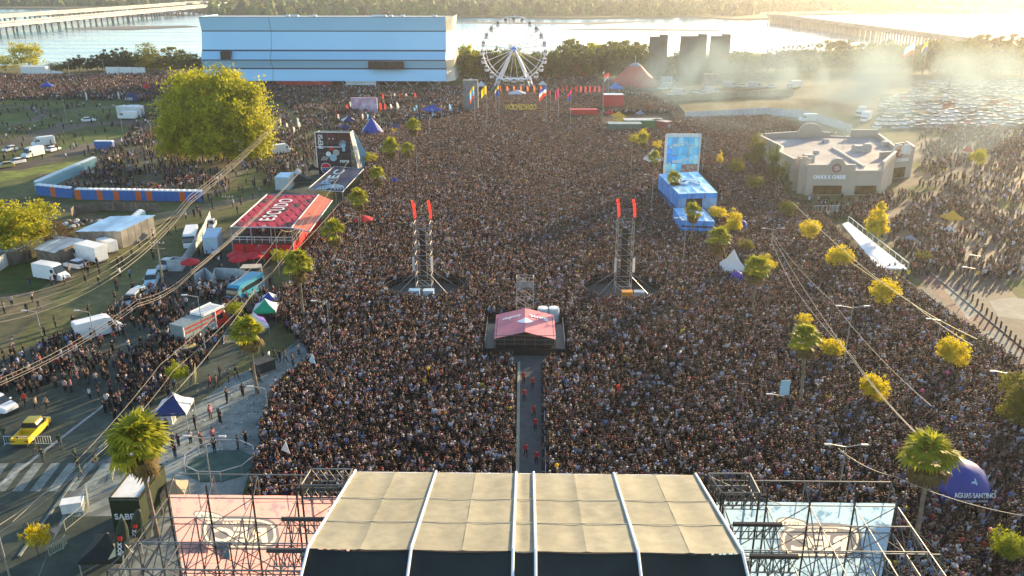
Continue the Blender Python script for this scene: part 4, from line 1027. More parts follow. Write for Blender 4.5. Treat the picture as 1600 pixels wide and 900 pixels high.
c_bl = cm('canvas_blue',(.03,.08,.42)); c_nv = cm('canvas_navy',(.03,.05,.16)); c_wh = cm('canvas_white',(.75,.75,.75)); c_gr = cm('canvas_green',(.02,.42,.22)); c_rd = cm('canvas_red',(.6,.03,.04)); c_pu = cm('canvas_purple',(.14,.08,.42)); c_yl = cm('canvas_yellow',(.75,.42,.04)); c_bk = cm('canvas_black',(.02,.022,.018),.05); c_lb = cm('canvas_light_blue',(.4,.6,.72)); c_sil = cm('canvas_silver',(.3,.34,.4))
gazebo(276,662,60,612,'navy and white gazebo on the plaza by yellow fence',[c_nv,c_wh,c_nv,c_wh],rz=.12)
gazebo(422,478,34,456,'dark blue and white gazebo, rearmost of three by the palm',[c_bl,c_wh],rz=.1)
gazebo(417,498,44,466,'green and white gazebo between the blue and the white ones',[c_gr,c_wh],rz=.15)
gazebo(400,528,46,487,'white and violet gazebo nearest of three behind the palm',[c_wh,c_pu],rz=.5)
gazebo(618,292,22,277,'small blue gazebo in the crowd right of a palm',[c_bl,c_bl,c_wh],rz=.3)
gazebo(75,142,20,127,'blue dome tent in the crowd at upper left',[c_bl],rz=.3)
gazebo(962,146,22,129,'light blue round tent in front of the red circus tent',[cm('canvas_azure',(.06,.22,.7))],rz=.3)
gazebo(676,182,32,162,'small blue peaked tent under the theatre right end',[c_bl,c_bl,c_wh],rz=.5)
gazebo(545,196,24,180,'blue striped peaked tent behind the tall screen',[c_nv,c_wh],rz=.4)
gazebo(540,206,22,192,'lower blue and white striped tent by the tall screen',[c_nv,c_wh,c_bl],rz=.5)
gazebo(621,206,22,192,'blue and white striped tent right of the star tent',[c_nv,c_wh,c_bl],rz=.6)
gazebo(1485,352,30,328,'orange yellow gazebo on the sunlit lot at right',[c_yl],rz=.3)
gazebo(1482,368,16,352,'cream gazebo below the orange one',[c_wh],rz=.1)
gazebo(808,152,34,140,'low white canopy under the ferris wheel',[c_wh],rz=.05)
gazebo(848,138,16,126,'small white tent right of the ferris wheel',[c_wh],rz=.2)
gazebo(1510,242,14,228,'red umbrella tent by the light green tree',[c_rd],rz=.2)
gazebo(850,196,14,186,'pale blue canopy right of the flag poles foot',[c_lb],rz=.2)
for i,(x,y,w_) in enumerate(((767,199,16),(795,198,10),(819,196,13),(834,196,13),(846,199,9),(860,199,8))):
    gazebo(x,y,w_,y-7,'pale blue low canopy in the crowd below the flags, number %s from left' % ['one','two','three','four','five','six'][i],[c_lb],rz=.2*i,group='pale blue canopies in the crowd')
# star tent
P = G(582,214); t = thing('star_tent', 'large blue and white star-shaped tent behind the tall screen', 'tent', P)
h = HK(582,214,183); W_ = 46/SC(214)/2
for k,(m,) in enumerate(((c_bl,),(c_bl,),(c_wh,),(c_bl,),(c_wh,))):
    a0 = -2.6 + k*2*math.pi/5; a1 = a0+2*math.pi/5; p0 = (math.cos(a0)*W_,math.sin(a0)*W_,.2); p1 = (math.cos(a1)*W_,math.sin(a1)*W_,.2); pm = (math.cos((a0+a1)/2)*W_*.62,math.sin((a0+a1)/2)*W_*.62,h*.42)
    mb = MB(); mb.face([p0,pm,(0,0,h)]); mb.face([pm,p1,(0,0,h)]); mb.build('canopy_panel', m, t)
# marquee (white tall peak) and dome tents
gazebo(1143,432,44,389,'tall white peaked marquee behind a palm at right',[c_wh],name='white_marquee',rz=.1,eave=.35)
def dome(px,py,wpx,toppx,label,mat,n=12,txt=None,name='dome_tent',rz=0):
    P = G(px,py); W_ = wpx/SC(py)/2; h = HK(px,py,toppx); t = thing(name,label,'tent',P,rz)
    for k in range(4):
        mb = MB(); vs=[]; fs=[]; nu, nv = 5, 6
        for j in range(nv+1):
            e = j/nv*E90
            for i in range(nu+1):
                a = k*E90 + i/nu*E90 + E90/2; rr_ = W_*math.cos(e)**.8*(1-.12*math.sin(i/nu*math.pi)*(1-j/nv)); zz = h*math.sin(e)**1.15 + (.32*h*math.sin(i/nu*math.pi)*(1-j/nv)**2)
                vs.append((math.cos(a)*rr_,math.sin(a)*rr_,zz))
        for j in range(nv):
            for i in range(nu): b = j*(nu+1)+i; fs.append((b,b+1,b+nu+2,b+nu+1))
        mb.raw(vs,fs); o = mb.build('dome_panel',mat,t); o.data.polygons.foreach_set('use_smooth',[True]*len(fs))
    return t, W_, h
t, W_, h = dome(1490,774,104,722,'deep blue inflatable dome tent with white drop and lettering at right',cm('dome_blue',(.035,.055,.27),.1))
text('AGUAS SANTINO',.62,m_white,t,(.3,-W_*.86,h*.50),(1.0,0,0),.03,False,3.6,'lettering',.004)
text('AGUA PURIFICADA',.25,m_white,t,(.3,-W_*.93,h*.38),(1.0,0,0),.03,False,2.2,'lettering')
mb = MB(); mb.raw([(0,0,.62)]+[(math.cos(a*math.pi/5)*.3,0,math.sin(a*math.pi/5)*.3) for a in range(10)],[(0,3,4,5,6,7,8,9,10,1,2)]); o=mb.build('drop_emblem',c_lb,t,(.3,-W_*.70,h*.74)); o.rotation_euler=(-.3,0,0)
dome(1150,446,26,424,'purple dome tent half hidden below the white marquee',c_pu)
dome(1158,366,20,344,'blue dome beside bright yellow tree at right',c_bl)
t,W_,h = dome(207,160,22,145,'dark navy dome tent with white letters at upper left',c_nv)
text('USS',h*.4,m_white,t,(0,-W_*.93,h*.45),(1.2,0,0),.03,False,W_*1.0)
dome(230,142,13,130,'red dome tent in the crowd at upper left',c_rd)
dome(834,380,9,374,'small pale blue disc canopy in the middle of the crowd',c_lb)
# circus tent
P = G(991,133); t = thing('circus_tent','red circus tent with grey cap hazy beside the towers','tent',P); h = HK(991,133,98); W_ = 76/SC(133)/2
for k in range(10):
    a0, a1 = k*2*math.pi/10, (k+1)*2*math.pi/10; mb = MB(); pr = [(W_,0),(W_*.98,h*.12),(W_*.6,h*.5),(W_*.26,h*.86)]
    for (r0,z0),(r1,z1) in zip(pr[:-1],pr[1:]): mb.face([(math.cos(a0)*r0,math.sin(a0)*r0,z0),(math.cos(a1)*r0,math.sin(a1)*r0,z0),(math.cos(a1)*r1,math.sin(a1)*r1,z1),(math.cos(a0)*r1,math.sin(a0)*r1,z1)])
    mb.build('canvas_panel',cm('circus_red',(.5,.04,.05)),t)
mb = MB(); mb.lathe([(W_*.27,h*.87),(W_*.12,h*.98),(.1,h)],10); mb.build('cap',c_sil,t); mb = MB(); mb.tube((0,0,h),(0,0,h+3),.15,n=5); mb.build('mast',m_steel,t)
# black tent, bottle shaped inflatables, lettered booth at lower left
def booth(name,label,cat,F,h,mat,roofmat,txt=None,tw=None,rim=.12,parent=None,twc=None,roof_dz=0):
    """F: front-left, front-right, back-right, back-left ground points"""
    F = [Vector((p[0],p[1],0)) for p in F]; o0 = F[0]; t = thing(name,label,cat,o0); L = [p-o0 for p in F]
    for i in range(4):
        a,c = L[i],L[(i+1)%4]; mb = MB(); d=(c-a).normalized(); q = Vector((-d.y,d.x,0))*.1; mb.prism([a[:2],c[:2],(c+q)[:2],(a+q)[:2]],0,h); mb.build('wall',mat,t)
    mb = MB(); mb.prism([(p.x,p.y) for p in L],h-.25+roof_dz,h-.12+roof_dz); mb.build('roof',roofmat,t)
    if txt:
        c = (L[0]+L[1])/2; d=(L[1]-L[0]); ang=math.atan2(d.y,d.x); nrm = Vector((d.y,-d.x,0)).normalized()
        text(txt,.8,twc or m_white,t,c+nrm*.06+Vector((0,0,h*.55)),(E90,0,ang),.02,False,tw or d.length*.8,'lettering',.01)
    return t
hB = HK(200,842,778)
fl = G(182,842); fr_ = G(228,842); s_ = (fr_-fl)
booth('lettered_booth','black booth with white lettering and open white roof at lower left','booth',[fl,fr_,fr_+Vector((0,5.2,0)),fl+Vector((0,5.2,0))],hB,M('booth_black',(.02,.03,.012),.7,.15,1),m_white,'SABES',s_.length*.8)
gazebo(178,888,84,832,'black gazebo standing in front of the lettered booth',[c_bk],rz=.06,eave=.6)
def rocket(px,py,lean,hh,label,txt,zbase=0,fins=True):
    P = G(px,py,zbase); t = thing('inflatable_rocket',label,'inflatable',P); t.rotation_euler = (.12,lean,.1)
    mb = MB(); mb.lathe([(.35,0),(.5,.1*hh),(.52,.45*hh),(.42,.72*hh),(.2,.93*hh),(.02,hh)],12); mb.build('body',M('rocket_dark',(.03,.045,.03),.5,.1,2),t)
    if fins:
        for k in range(3):
            a = k*2.094-E90+.4; mb = MB(); c_,s2 = math.cos(a),math.sin(a); q=(-s2*.06,c_*.06)
            mb.raw([(c_*.4+q[0],s2*.4+q[1],.35*hh),(c_*1.15+q[0],s2*1.15+q[1],-.1*hh),(c_*.42+q[0],s2*.42+q[1],.05*hh),(c_*.4-q[0],s2*.4-q[1],.35*hh),(c_*1.15-q[0],s2*1.15-q[1],-.1*hh),(c_*.42-q[0],s2*.42-q[1],.05*hh)],[(0,1,2),(5,4,3),(0,3,4,1),(1,4,5,2)]); mb.build('fin',M('fin_cream',(.62,.58,.38),.6,.1,2),t)
    text(txt,.42,m_white,t,(0,-.56,.36*hh),(E90,-E90,0),.02,False,hh*.32,'lettering',.01); mb = MB(); mb.box(-.16,.16,-.57,-.5,.56*hh,.66*hh); mb.build('red_mark',M('mark_red',(.6,.04,.03),.6,0),t)
    return t
rocket(192,872,.18,4.2,'dark rocket shaped inflatable with cream fins on the black gazebo','ROCK',2.6)
rocket(212,846,.25,3.6,'slimmer dark rocket inflatable leaning against the lettered booth','ROCK',1.2,False)
gazebo(277,792,44,748,'beige draped shade canopy behind the left scaffold',[M('beige_cloth',(.45,.38,.26),.8,.1,1,trans=.3)],rz=.2,eave=.7)
# ============================================================ RED BAR (two storeys, canopy roof)
m_red = M('bar_red',(.62,.02,.025),.5,.1,.5); m_redc = cm('canopy_red',(.60,.05,.09),.35); m_redd = M('canopy_dark_red',(.2,.07,.08),.7,.4,.8,trans=.3)
hR = HK(430,400,352); a,b_,c_,d_ = G(360,355,hR),G(455,356,hR),G(498,304,hR),G(417,304,hR); e_ = G(483,362,hR-.6); f_ = G(519,313,hR-.6)
t = thing('red_bar','two storey red bar with wide lettered canopy roof left of the crowd','bar building',(a.x,a.y,0)); o0 = Vector((a.x,a.y,0))
U = 6; Vn = 7
for i in range(U):
    for k in range(Vn):
        P4 = []
        for (u,v) in ((i/U,k/Vn),((i+1)/U,k/Vn),((i+1)/U,(k+1)/Vn),(i/U,(k+1)/Vn)): P4.append(a.lerp(b_,u).lerp(d_.lerp(c_,u),v)-o0)
        cc = sum(P4,Vector())/4; mb = MB(); P5 = [cc+(p-cc)*.985 for p in P4]; mb.face([P5[0],P5[1],cc+Vector((0,0,-.12)),P5[3]]); mb.face([P5[1],P5[2],P5[3],cc+Vector((0,0,-.12))])
        mb.build('roof_panel', m_redd if (i*7+k*3)%5==0 else m_redc, t)  # scattered roof panels in a darker, duller red
for k in range(5):
    u0,u1=k/5,(k+1)/5; q=[b_.lerp(c_,u0),e_.lerp(f_,u0),e_.lerp(f_,u1),b_.lerp(c_,u1)]; mb=MB(); mb.face([p-o0 for p in q]); mb.build('awning_panel',cm('awning_orange',(.75,.22,.14),.35),t)
for p,q in ((a,b_),(b_,c_),(c_,d_),(d_,a),(e_,f_),(b_,e_)): mb=MB(); mb.tube(p-o0,q-o0,.12,n=5); mb.build('roof_edge',m_white if p is d_ else m_steel,t)
ax = (d_-a).normalized(); ay=(b_-a).normalized()
mid=(a+b_+c_+d_)/4-o0; o=text('ESCUDO',3.6,m_white,t,mid+Vector((0,0,.12)),(0,0,math.atan2(ax.y,ax.x)),.03,False,(d_-a).length*.66,'lettering',.0,1.18)
for u in (0,.33,.66,1):
    for v in (0,.5,1):
        p=a.lerp(b_,u).lerp(d_.lerp(c_,u),v)-o0; mb=MB(); mb.tube((p.x,p.y,0),(p.x,p.y,hR-.1),.1,n=5); mb.build('post',m_steel,t)
g0=[a,b_,c_,d_]; gq=[Vector((p.x,p.y,0))-o0 for p in g0]; mb=MB(); mb.prism([(p.x,p.y) for p in gq],2.6,2.85); mb.build('upper_deck',M('deck_dark',(.06,.045,.04),.8,.2,1),t)
for i in range(5):
    p=gq[0].lerp(gq[1],i/5+.01); q=gq[0].lerp(gq[1],(i+1)/5-.01); mb=MB(); mb.box(p.x,q.x,min(p.y,q.y)-.15,max(p.y,q.y)-.05,0,2.55) if i!=3 else mb.box(p.x,q.x,p.y-.15,p.y-.05,1.9,2.55); mb.build('front_panel',m_red,t)
    p=gq[1].lerp(gq[2],i/5+.01); q=gq[1].lerp(gq[2],(i+1)/5-.01); d=(q-p).normalized(); n2=Vector((-d.y,d.x,0))*.1; mb=MB(); mb.prism([p[:2],q[:2],(q+n2)[:2],(p+n2)[:2]],0,2.55); mb.build('side_panel',m_red,t)
for (p,q) in ((gq[0],gq[1]),(gq[1],gq[2]),(gq[3],gq[0])):
    mb=MB(); mb.tube(p+Vector((0,0,3.8)),q+Vector((0,0,3.8)),.06,n=4); mb.tube(p+Vector((0,0,3.3)),q+Vector((0,0,3.3)),.04,n=4)
    for k in range(9): r0=p.lerp(q,k/8); mb.tube(r0+Vector((0,0,2.8)),r0+Vector((0,0,3.8)),.04,n=4)
    mb.build('deck_railing',m_white,t)
mb=MB(); mb.raw([(0,0,.9),(.35,0,1.2),(.9,0,1.3),(.4,0,.7),(.55,0,0),(0,0,-.5),(-.55,0,0),(-.4,0,.7),(-.9,0,1.3),(-.35,0,1.2)],[(0,1,2,3,4,5,6,7,8,9)]); o=mb.build('bull_emblem',m_white,t,(gq[0].lerp(gq[1],.5)+Vector((0,-.2,1.3)))); o.scale=(.9,.9,.9)
DECK_RED=[Vector((p.x,p.y,2.85)) for p in g0]
for i,(x,y) in enumerate(((372,418),(398,420),(413,408),(300,430),(375,425),(341,380),(569,360),(451,449))[:7]):
    P=G(x,y); w_= .5*30/SC(y) if i not in (5,) else .8; hU=2.3; t=thing('parasol','red drinks parasol '+['by the red bar front, leftmost of the row','in front of the red bar, between two others','below the red bar corner','alone left of the steel fences','small one tucked under the larger red parasols','small dark red one near the bar entrance','alone in the crowd beyond the palm'][i],'parasol',P,i*.3,'red parasols around the red bar'); mb=MB(); mb.tube((0,0,0),(0,0,hU),.05,n=5); mb.build('pole',m_steel,t)
    for k in range(8): a0=k*math.pi/4; a1=a0+math.pi/4; mb=MB(); mb.face([(math.cos(a0)*w_,math.sin(a0)*w_,hU),(math.cos(a1)*w_,math.sin(a1)*w_,hU),(0,0,hU+.65)]); mb.face([(math.cos(a0)*w_,math.sin(a0)*w_,hU-.2),(math.cos(a1)*w_,math.sin(a1)*w_,hU-.2),(math.cos(a1)*w_,math.sin(a1)*w_,hU-.005),(math.cos(a0)*w_,math.sin(a0)*w_,hU-.005)]); mb.build('canopy_panel',c_rd,t)
# beige canopy
def flat_canopy(label,px4,h,mat,name='flat_canopy'):
    F=[G(x,y,h) for x,y in px4]; o0=Vector((F[0].x,F[0].y,0)); t=thing(name,label,'canopy',o0); mb=MB(); mb.prism([(p.x-o0.x,p.y-o0.y) for p in F],h-.12,h); mb.build('roof',mat,t)
    for p in F: mb=MB(); mb.tube((p.x-o0.x,p.y-o0.y,0),(p.x-o0.x,p.y-o0.y,h-.13),.06,n=4); mb.build('leg',m_steel,t)
    return t
flat_canopy('beige flat canopy on legs right of the red parasols',[(374,419),(409,418),(408,412),(380,413)],2.6,M('canopy_beige',(.45,.4,.32),.8,.1,1))
# ============================================================ DARK SCREEN TOWER AND CANOPY
bx_ = G(500,300); hS=HK(500,272,207); sa=G(498,272); sb=G(551,272)
t=thing('screen_tower','tall dark advertising tower with white hand, globes and round logo above lettered canopy','advertising tower',(sa.x,sa.y,0)); W_=sb.x-sa.x
m_scr=M('screen_black',(.022,.018,.028),.5,.3,.4)
for i in range(3):
    for k in range(4): mb=MB(); mb.box(W_*i/3+.03,W_*(i+1)/3-.03,0,.25,hS*k/4+.03,hS*(k+1)/4-.03); mb.build('screen_panel',m_scr if k!=3 else M('screen_maroon',(.07,.02,.025),.5,.3,.4),t)
lattice(t,0.1,W_-.1,.3,3.6,0,hS-.2,4,.07)
mb=MB(); mb.face([(W_+.05,0,hS),(W_+.05,3.6,hS),(W_+1.6,5.5,0),(W_+1.6,0,0)]); mb.build('side_sheet',M('foil_white',(.6,.58,.55),.4,.2,.6,trans=.3),t)
mb=MB(); mb.face([(W_+.1,3.6,hS),(W_+.1,3.7,hS),(W_+2.6,6.5,hS*.35),(W_+1.6,5.5,0)]); mb.build('blue_sheet',cm('sheet_teal',(.12,.3,.42)),t)
mb=MB(); mb.tube((-.1,-.05,hS+.1),(W_+.1,-.05,hS+.1),.14,n=6); mb.tube((-.1,-.05,0),(-.1,-.05,hS),.1,n=5); mb.tube((0,-.15,hS*.66),(W_*.8,-.15,hS*.66),.1,n=5); mb.build('frame',m_white,t)
def disc(par,nm,mat,x,z,r,dy,n=18,r2=None):
    mb=MB(); mb.tube((x,dy,z),(x,dy-.05,z),r,n=n); return mb.build(nm,mat,par)
ux=W_/53; uz=hS/65
def sx_(px): return (px-498)*ux
def sz_(py): return (272-py)*uz
text('PEPSI',1.6,m_white,t,(sx_(505.5),-.12,sz_(221)),(E90,-E90,0),.03,False,hS*.33,'lettering',.03)
text('PEPSI',.9,m_white,t,(sx_(540),-.12,sz_(252)),(E90,0,0),.03,False,W_*.26,'lettering',.02)
disc(t,'globe',c_lb,sx_(523),sz_(246),hS*.085,-.12); disc(t,'globe',m_white,sx_(516),sz_(240),hS*.06,-.1); disc(t,'globe',m_white,sx_(528),sz_(238),hS*.07,-.1)
for i in range(3): disc(t,'globe_ring',m_scr,sx_(528),sz_(238),hS*(.055-.018*i),-.16-.05*i); disc(t,'globe_ring',m_white,sx_(528),sz_(238),hS*(.046-.018*i),-.18-.05*i)
disc(t,'ball_logo',m_white,sx_(511),sz_(262),hS*.13,-.3)
for nm,z0,z1,mt in (('logo_top',.03,1,M('logo_red',(.6,.02,.03),.5,0)),('logo_bottom',-1,-.25,M('logo_blue',(.02,.07,.35),.5,0))):
    mb=MB(); r_=hS*.118; pp=[(r_*math.cos(a),r_*math.sin(a)) for a in [k*2*math.pi/40 for k in range(40)]]; pp=[p for p in pp if z0*r_<=p[1]<=z1*r_]; pp.sort(key=lambda p: math.atan2(p[1],p[0]) % (2*math.pi) if z0>0 else (math.atan2(p[1],p[0]) % (2*math.pi)))
    mb.face([(sx_(511)+p[0],-.37,sz_(262)+p[1]) for p in pp]); mb.build(nm,mt,t)
text('PEPSI',.8,M('ink_navy',(.02,.03,.1),.5,0),t,(sx_(511),-.38,sz_(263.5)),(E90,0,0),.02,False,hS*.19,'lettering',.03)
disc(t,'portrait_disc',M('portrait_dark',(.09,.03,.04),.6,.3,1),sx_(522),sz_(217),hS*.11,-.1)
for dx in (-3,3): mb=MB(); mb.face([(sx_(522+dx-1.6),-.2,sz_(217)),(sx_(522+dx+1.6),-.2,sz_(217)),(sx_(522+dx),-.2,sz_(215))]); mb.build('eye_mark',m_white,t)
disc(t,'red_disc',M('logo_red',(.6,.02,.03),.5,0),sx_(521),sz_(231),hS*.055,-.12)
mb=MB(); px0,pz0=sx_(540),sz_(236)
mb.box(px0-.35,px0+.35,-.14,-.08,pz0,pz0+hS*.12); mb.box(px0-.55,px0+.55,-.15,-.08,pz0+hS*.12,pz0+hS*.17)
for k,(dx,l) in enumerate(((-.5,.06),(-.22,.09),(.06,.095),(.34,.08))): mb.tube((px0+dx,-.12,pz0+hS*.165),(px0+dx*1.5,-.12,pz0+hS*(.175+l)),.1,n=5)
mb.tube((px0-.5,-.12,pz0+hS*.12),(px0-1.05,-.12,pz0+hS*.185),.1,n=5); mb.build('hand_print',c_lb,t)
for k in range(4): mb=MB(); mb.tube((sx_(504+k*2.6),-.14,sz_(250)),(sx_(508+k*2.6),-.14,sz_(244)),.07,n=4); mb.build('stripe',m_white,t)
hC=HK(520,312,290); q4=[G(481,295,hC-1),G(535,300,hC-1),G(568,264,hC),G(522,260,hC)]; o0=Vector((q4[0].x,q4[0].y,0)); t=thing('lettered_canopy','grey blue sloping canopy with white emblems at the foot of the advertising tower','canopy',o0)
for i in range(3):
    for k in range(3):
        P4=[q4[0].lerp(q4[1],u).lerp(q4[3].lerp(q4[2],u),v)-o0 for u,v in ((i/3,k/3),((i+1)/3,k/3),((i+1)/3,(k+1)/3),(i/3,(k+1)/3))]; cc=sum(P4,Vector())/4; mb=MB(); mb.face([cc+(p-cc)*.985+Vector((0,0,-.1)) for p in P4]); mb.build('roof_panel',M('canopy_navy',(.055,.06,.10),.45,.4,.3,trans=.1),t)
for p in q4: mb=MB(); mb.tube((p.x-o0.x,p.y-o0.y,0),(p.x-o0.x,p.y-o0.y,p.z),.1,n=5); mb.build('leg',m_steel,t)
for p,q in zip(q4,q4[1:]+q4[:1]): mb=MB(); mb.tube(p-o0,q-o0,.09,n=5); mb.build('roof_edge',m_steel,t)
cq=sum(q4,Vector())/4-o0; dirx=(q4[3]-q4[0]).normalized(); az=math.atan2(dirx.y,dirx.x); sl=math.asin((q4[3].z-q4[0].z)/(q4[3]-q4[0]).length)
text('REC',3.2,c_lb,t,cq+dirx*.6+Vector((-1,0,.25)),(0,-sl,az),.03,False,(q4[3]-q4[0]).length*.62,'lettering',.0,1.15)
for k in range(4):
    ctr=q4[0].lerp(q4[1],.62)-o0+dirx*.6; mb=MB(); r_=2.9-.6*k; ar=[ctr+dirx*(r_*math.sin(a))+Vector((1,-.1,0)).normalized()*(-r_*math.cos(a)) + Vector((0,0,.12+math.sin(sl)*r_*math.sin(a))) for a in [j*math.pi/10 for j in range(11)]]; mb.path(ar,.12,4); mb.build('arc_stripe',c_lb,t)
# ============================================================ BLUE WALL AND BLUE BARS
wa,wb=G(1038,297),G(1087,297); hW=HK(1062,297,214); W_=wb.x-wa.x; t=thing('blue_wall','tall translucent light blue advertising wall with logos and a crowd picture','advertising wall',(wa.x,wa.y,0))
bl=[M('wall_blue_a',(.12,.46,.86),.5,.2,.4,trans=.45),M('wall_blue_b',(.20,.58,.92),.5,.2,.4,trans=.45),M('wall_pale',(.38,.72,.92),.5,.2,.4,trans=.35),M('crowd_print',(.25,.13,.10),.6,0,1.6,col2=(.6,.55,.55),trans=.3,detail=6)]
hW0=hW
pat=[[2,2,1,3,3,3],[2,2,1,3,3,3],[2,2,1,3,3,3],[0,0,1,1,1,2],[0,1,1,1,2,1],[1,1,2,1,1,2]]
for k in range(6):
    for i in range(6): mb=MB(); mb.box(W_*i/6+.04,W_*(i+1)/6-.04,0,.1,hW*k/6+.04,hW*(k+1)/6-.04); mb.build('wall_panel',bl[pat[k][i]],t)
lattice(t,0,W_,.3,2.8,0,hW,5,.06,mat=UWM)
mb=MB(); mb.box(-.1,W_+.1,-.05,.2,hW,hW+.7); mb.box(-.3,-.02,-.05,.3,0,hW+.7); mb.box(W_+.02,W_+.3,-.05,.3,0,hW+.7); mb.build('white_frame',m_white,t)
text('REC',1.1,m_white,t,(W_*.82,-.1,hW*.84),(E90,0,0),.03,False,W_*.15,'lettering',.02)
for (u,v) in ((.5,.88),(.8,.58)):
    mb=MB(); mb.path([(W_*u-1.2+.3*j,-.12,hW*v+.45*math.sin(j*1.4)) for j in range(9)],.13,4); mb.build('wave_logo',m_white,t)
for (u,v) in ((.2,.83),(.52,.56),(.2,.52)): mb=MB(); mb.box(W_*u-.2,W_*u+1.3,-.12,-.02,hW*v,hW*v+.5); mb.tube((W_*u-.6,-.1,hW*v-.2),(W_*u-.6,-.14,hW*v-.2),.3,n=8); mb.build('logo_mark',m_white,t)
def bluebar(label,roof_px,hr,wallh,name,logo=True):
    F=[G(x,y,hr) for x,y in roof_px]; o0=Vector((F[0].x,F[0].y,0)); L=[Vector((p.x,p.y,0))-o0 for p in F]; t=thing(name,label,'bar building',o0)
    n1,n2=4,3
    for i in range(n1):
        for k in range(n2):
            P4=[L[0].lerp(L[1],u).lerp(L[3].lerp(L[2],u),v) for u,v in ((i/n1,k/n2),((i+1)/n1,k/n2),((i+1)/n1,(k+1)/n2),(i/n1,(k+1)/n2))]; cc=sum(P4,Vector())/4
            P5=[cc+(p-cc)*.99+Vector((0,0,hr)) for p in P4]; cc.z=hr-.18; mb=MB()
            for q in range(4): mb.face([P5[q],P5[(q+1)%4],cc])
            mb.build('roof_panel',M('bar_roof_blue',(.16,.50,.92),.35,.25,.5) if (i+k)%3 else M('bar_roof_pale',(.36,.66,.95),.35,.3,.5),t)
    def wall(p,q,z0,z1,m,nm='side_panel',n=3,off=.0):
        for i in range(n):
            a_=p.lerp(q,i/n+.008); c2=p.lerp(q,(i+1)/n-.008); d=(c2-a_).normalized(); nn=Vector((-d.y,d.x,0))*.08; mb=MB(); mb.prism([a_[:2],c2[:2],(c2+nn)[:2],(a_+nn)[:2]],z0,z1); mb.build(nm,m,t)
    m1=M('bar_blue',(.06,.30,.72),.5,.25,.6); m2=M('bar_blue_grey',(.2,.38,.62),.6,.2,.6)
    wall(L[3],L[0],0,hr-.05,m1,'side_panel',4); wall(L[0],L[1],hr-1.0,hr-.05,m1,'fascia',3)
    if wallh: wall(L[0].lerp(L[1],.0),L[0].lerp(L[1],.2),0,hr-1.02,m2,'front_panel',1); wall(L[0].lerp(L[1],.62),L[1],0,hr-1.02,m2,'front_panel',2)
    else: wall(L[0],L[1],0,hr-1.3,m1,'front_panel',4)
    wall(L[1],L[2],0,hr-.05,m2,'side_panel',3)
    mb=MB(); mb.prism([p[:2] for p in L],.02,.3 if not wallh else 2.6); mb.build('bar_floor',m_dark,t)
    c=sum(L,Vector())/4; ang=math.atan2((L[1]-L[0]).y,(L[1]-L[0]).x)
    mb=MB(); R_=(L[1]-L[0]).length*.2
    for r_ in (R_,R_*1.35): mb.path([(c.x+r_*math.cos(a)*1.2,c.y+r_*math.sin(a),hr+.12) for a in [k*math.pi/9-.3 for k in range(15)]],.16,4)
    mb.path([(c.x-R_*.6,c.y-R_,hr+.12),(c.x+R_*.2,c.y+R_*.3,hr+.12),(c.x+R_*1.3,c.y-R_*1.3,hr+.12)],.22,4); mb.build('roof_swirl',M('swirl_pale',(.5,.7,.85),.5,.1,1),t)
    return t
bluebar('large bright blue two storey bar with swirl emblem on roof, below the blue wall',[(1061,303),(1121,301),(1090,268),(1029,272)],5.6,True,'blue_bar')
bluebar('smaller blue kiosk bar in front of the larger blue bar',[(1065,344),(1117,346),(1099,326),(1052,325)],3.4,False,'blue_kiosk')
# ============================================================ RESTAURANT
m_st=M('stucco',(.47,.38,.30),.85,.06,.3); m_cap=M('stucco_cap',(.70,.62,.52),.8,.05,.5); m_rf=M('roof_membrane',(.33,.31,.29),.8,.2,.15,detail=6); m_win=M('window_amber',(.10,.055,.02),.15,.5,.6)
HRs=6.6; m_wlet=M('white_letter',(.9,.9,.9),.5,0)
def rg(x,y,h=HRs): return G(x,y,h)
o0=G(1256,305); rest=thing('restaurant','beige stucco restaurant with stepped parapets, round emblems and white lettering','restaurant',o0); o0=Vector(o0)
def rwall(pa,pb,h,nm='wall',th_=.35,arch=None,z0=0):
    """wall between ground points with a parapet cap, arch=(u,halfwidth,rise)"""
    a=Vector((pa.x,pa.y,0))-o0; c=Vector((pb.x,pb.y,0))-o0; L=(c-a).length; ang=math.atan2((c-a).y,(c-a).x); pts=[(0,z0)]
    top=[(0,h)]
    if arch:
        u,hw_,ri=arch; n_=10; cx=L*u; top+=[(cx-hw_,h)]+[(cx-hw_*.8*math.cos(math.pi*k/n_),h+.25+ri*math.sin(math.pi*k/n_)) for k in range(n_+1)]+[(cx+hw_,h)]
    top+=[(L,h)]
    mb=MB(); n_=len(top)
    for (x0,z0_),(x1,z1_) in zip(top[:-1],top[1:]):
        if x1-x0<1e-4: continue
        mb.raw([(x0,0,z0),(x1,0,z0),(x1,0,z1_),(x0,0,z0_),(x0,th_,z0),(x1,th_,z0),(x1,th_,z1_),(x0,th_,z0_)],[(0,1,2,3),(7,6,5,4),(3,2,6,7)])
    mb.raw([(0,0,z0),(0,th_,z0),(0,th_,h),(0,0,h)],[(0,1,2,3)]); mb.raw([(L,0,z0),(L,th_,z0),(L,th_,h),(L,0,h)],[(3,2,1,0)])
    w_=mb.build(nm,m_st,rest,a,ang)
    mb=MB()
    for (x0,z0_),(x1,z1_) in zip(top[:-1],top[1:]): mb.raw([(x0,-.1,z0_),(x1,-.1,z1_),(x1,th_+.1,z1_),(x0,th_+.1,z0_),(x0,-.1,z0_+.14),(x1,-.1,z1_+.14),(x1,th_+.1,z1_+.14),(x0,th_+.1,z0_+.14)],[(4,5,6,7),(0,1,5,4),(2,3,7,6),(3,0,4,7),(1,2,6,5)])
    mb.build('coping',m_cap,w_)
    return w_,a,c,L,ang
hA=HK(1300,305,258); hB_=HK(1360,305,267); hC_=HK(1390,300,249)
A0,A1=G(1257,305),G(1331,305); B1=G(1374,305); C1=G(1393,286); 
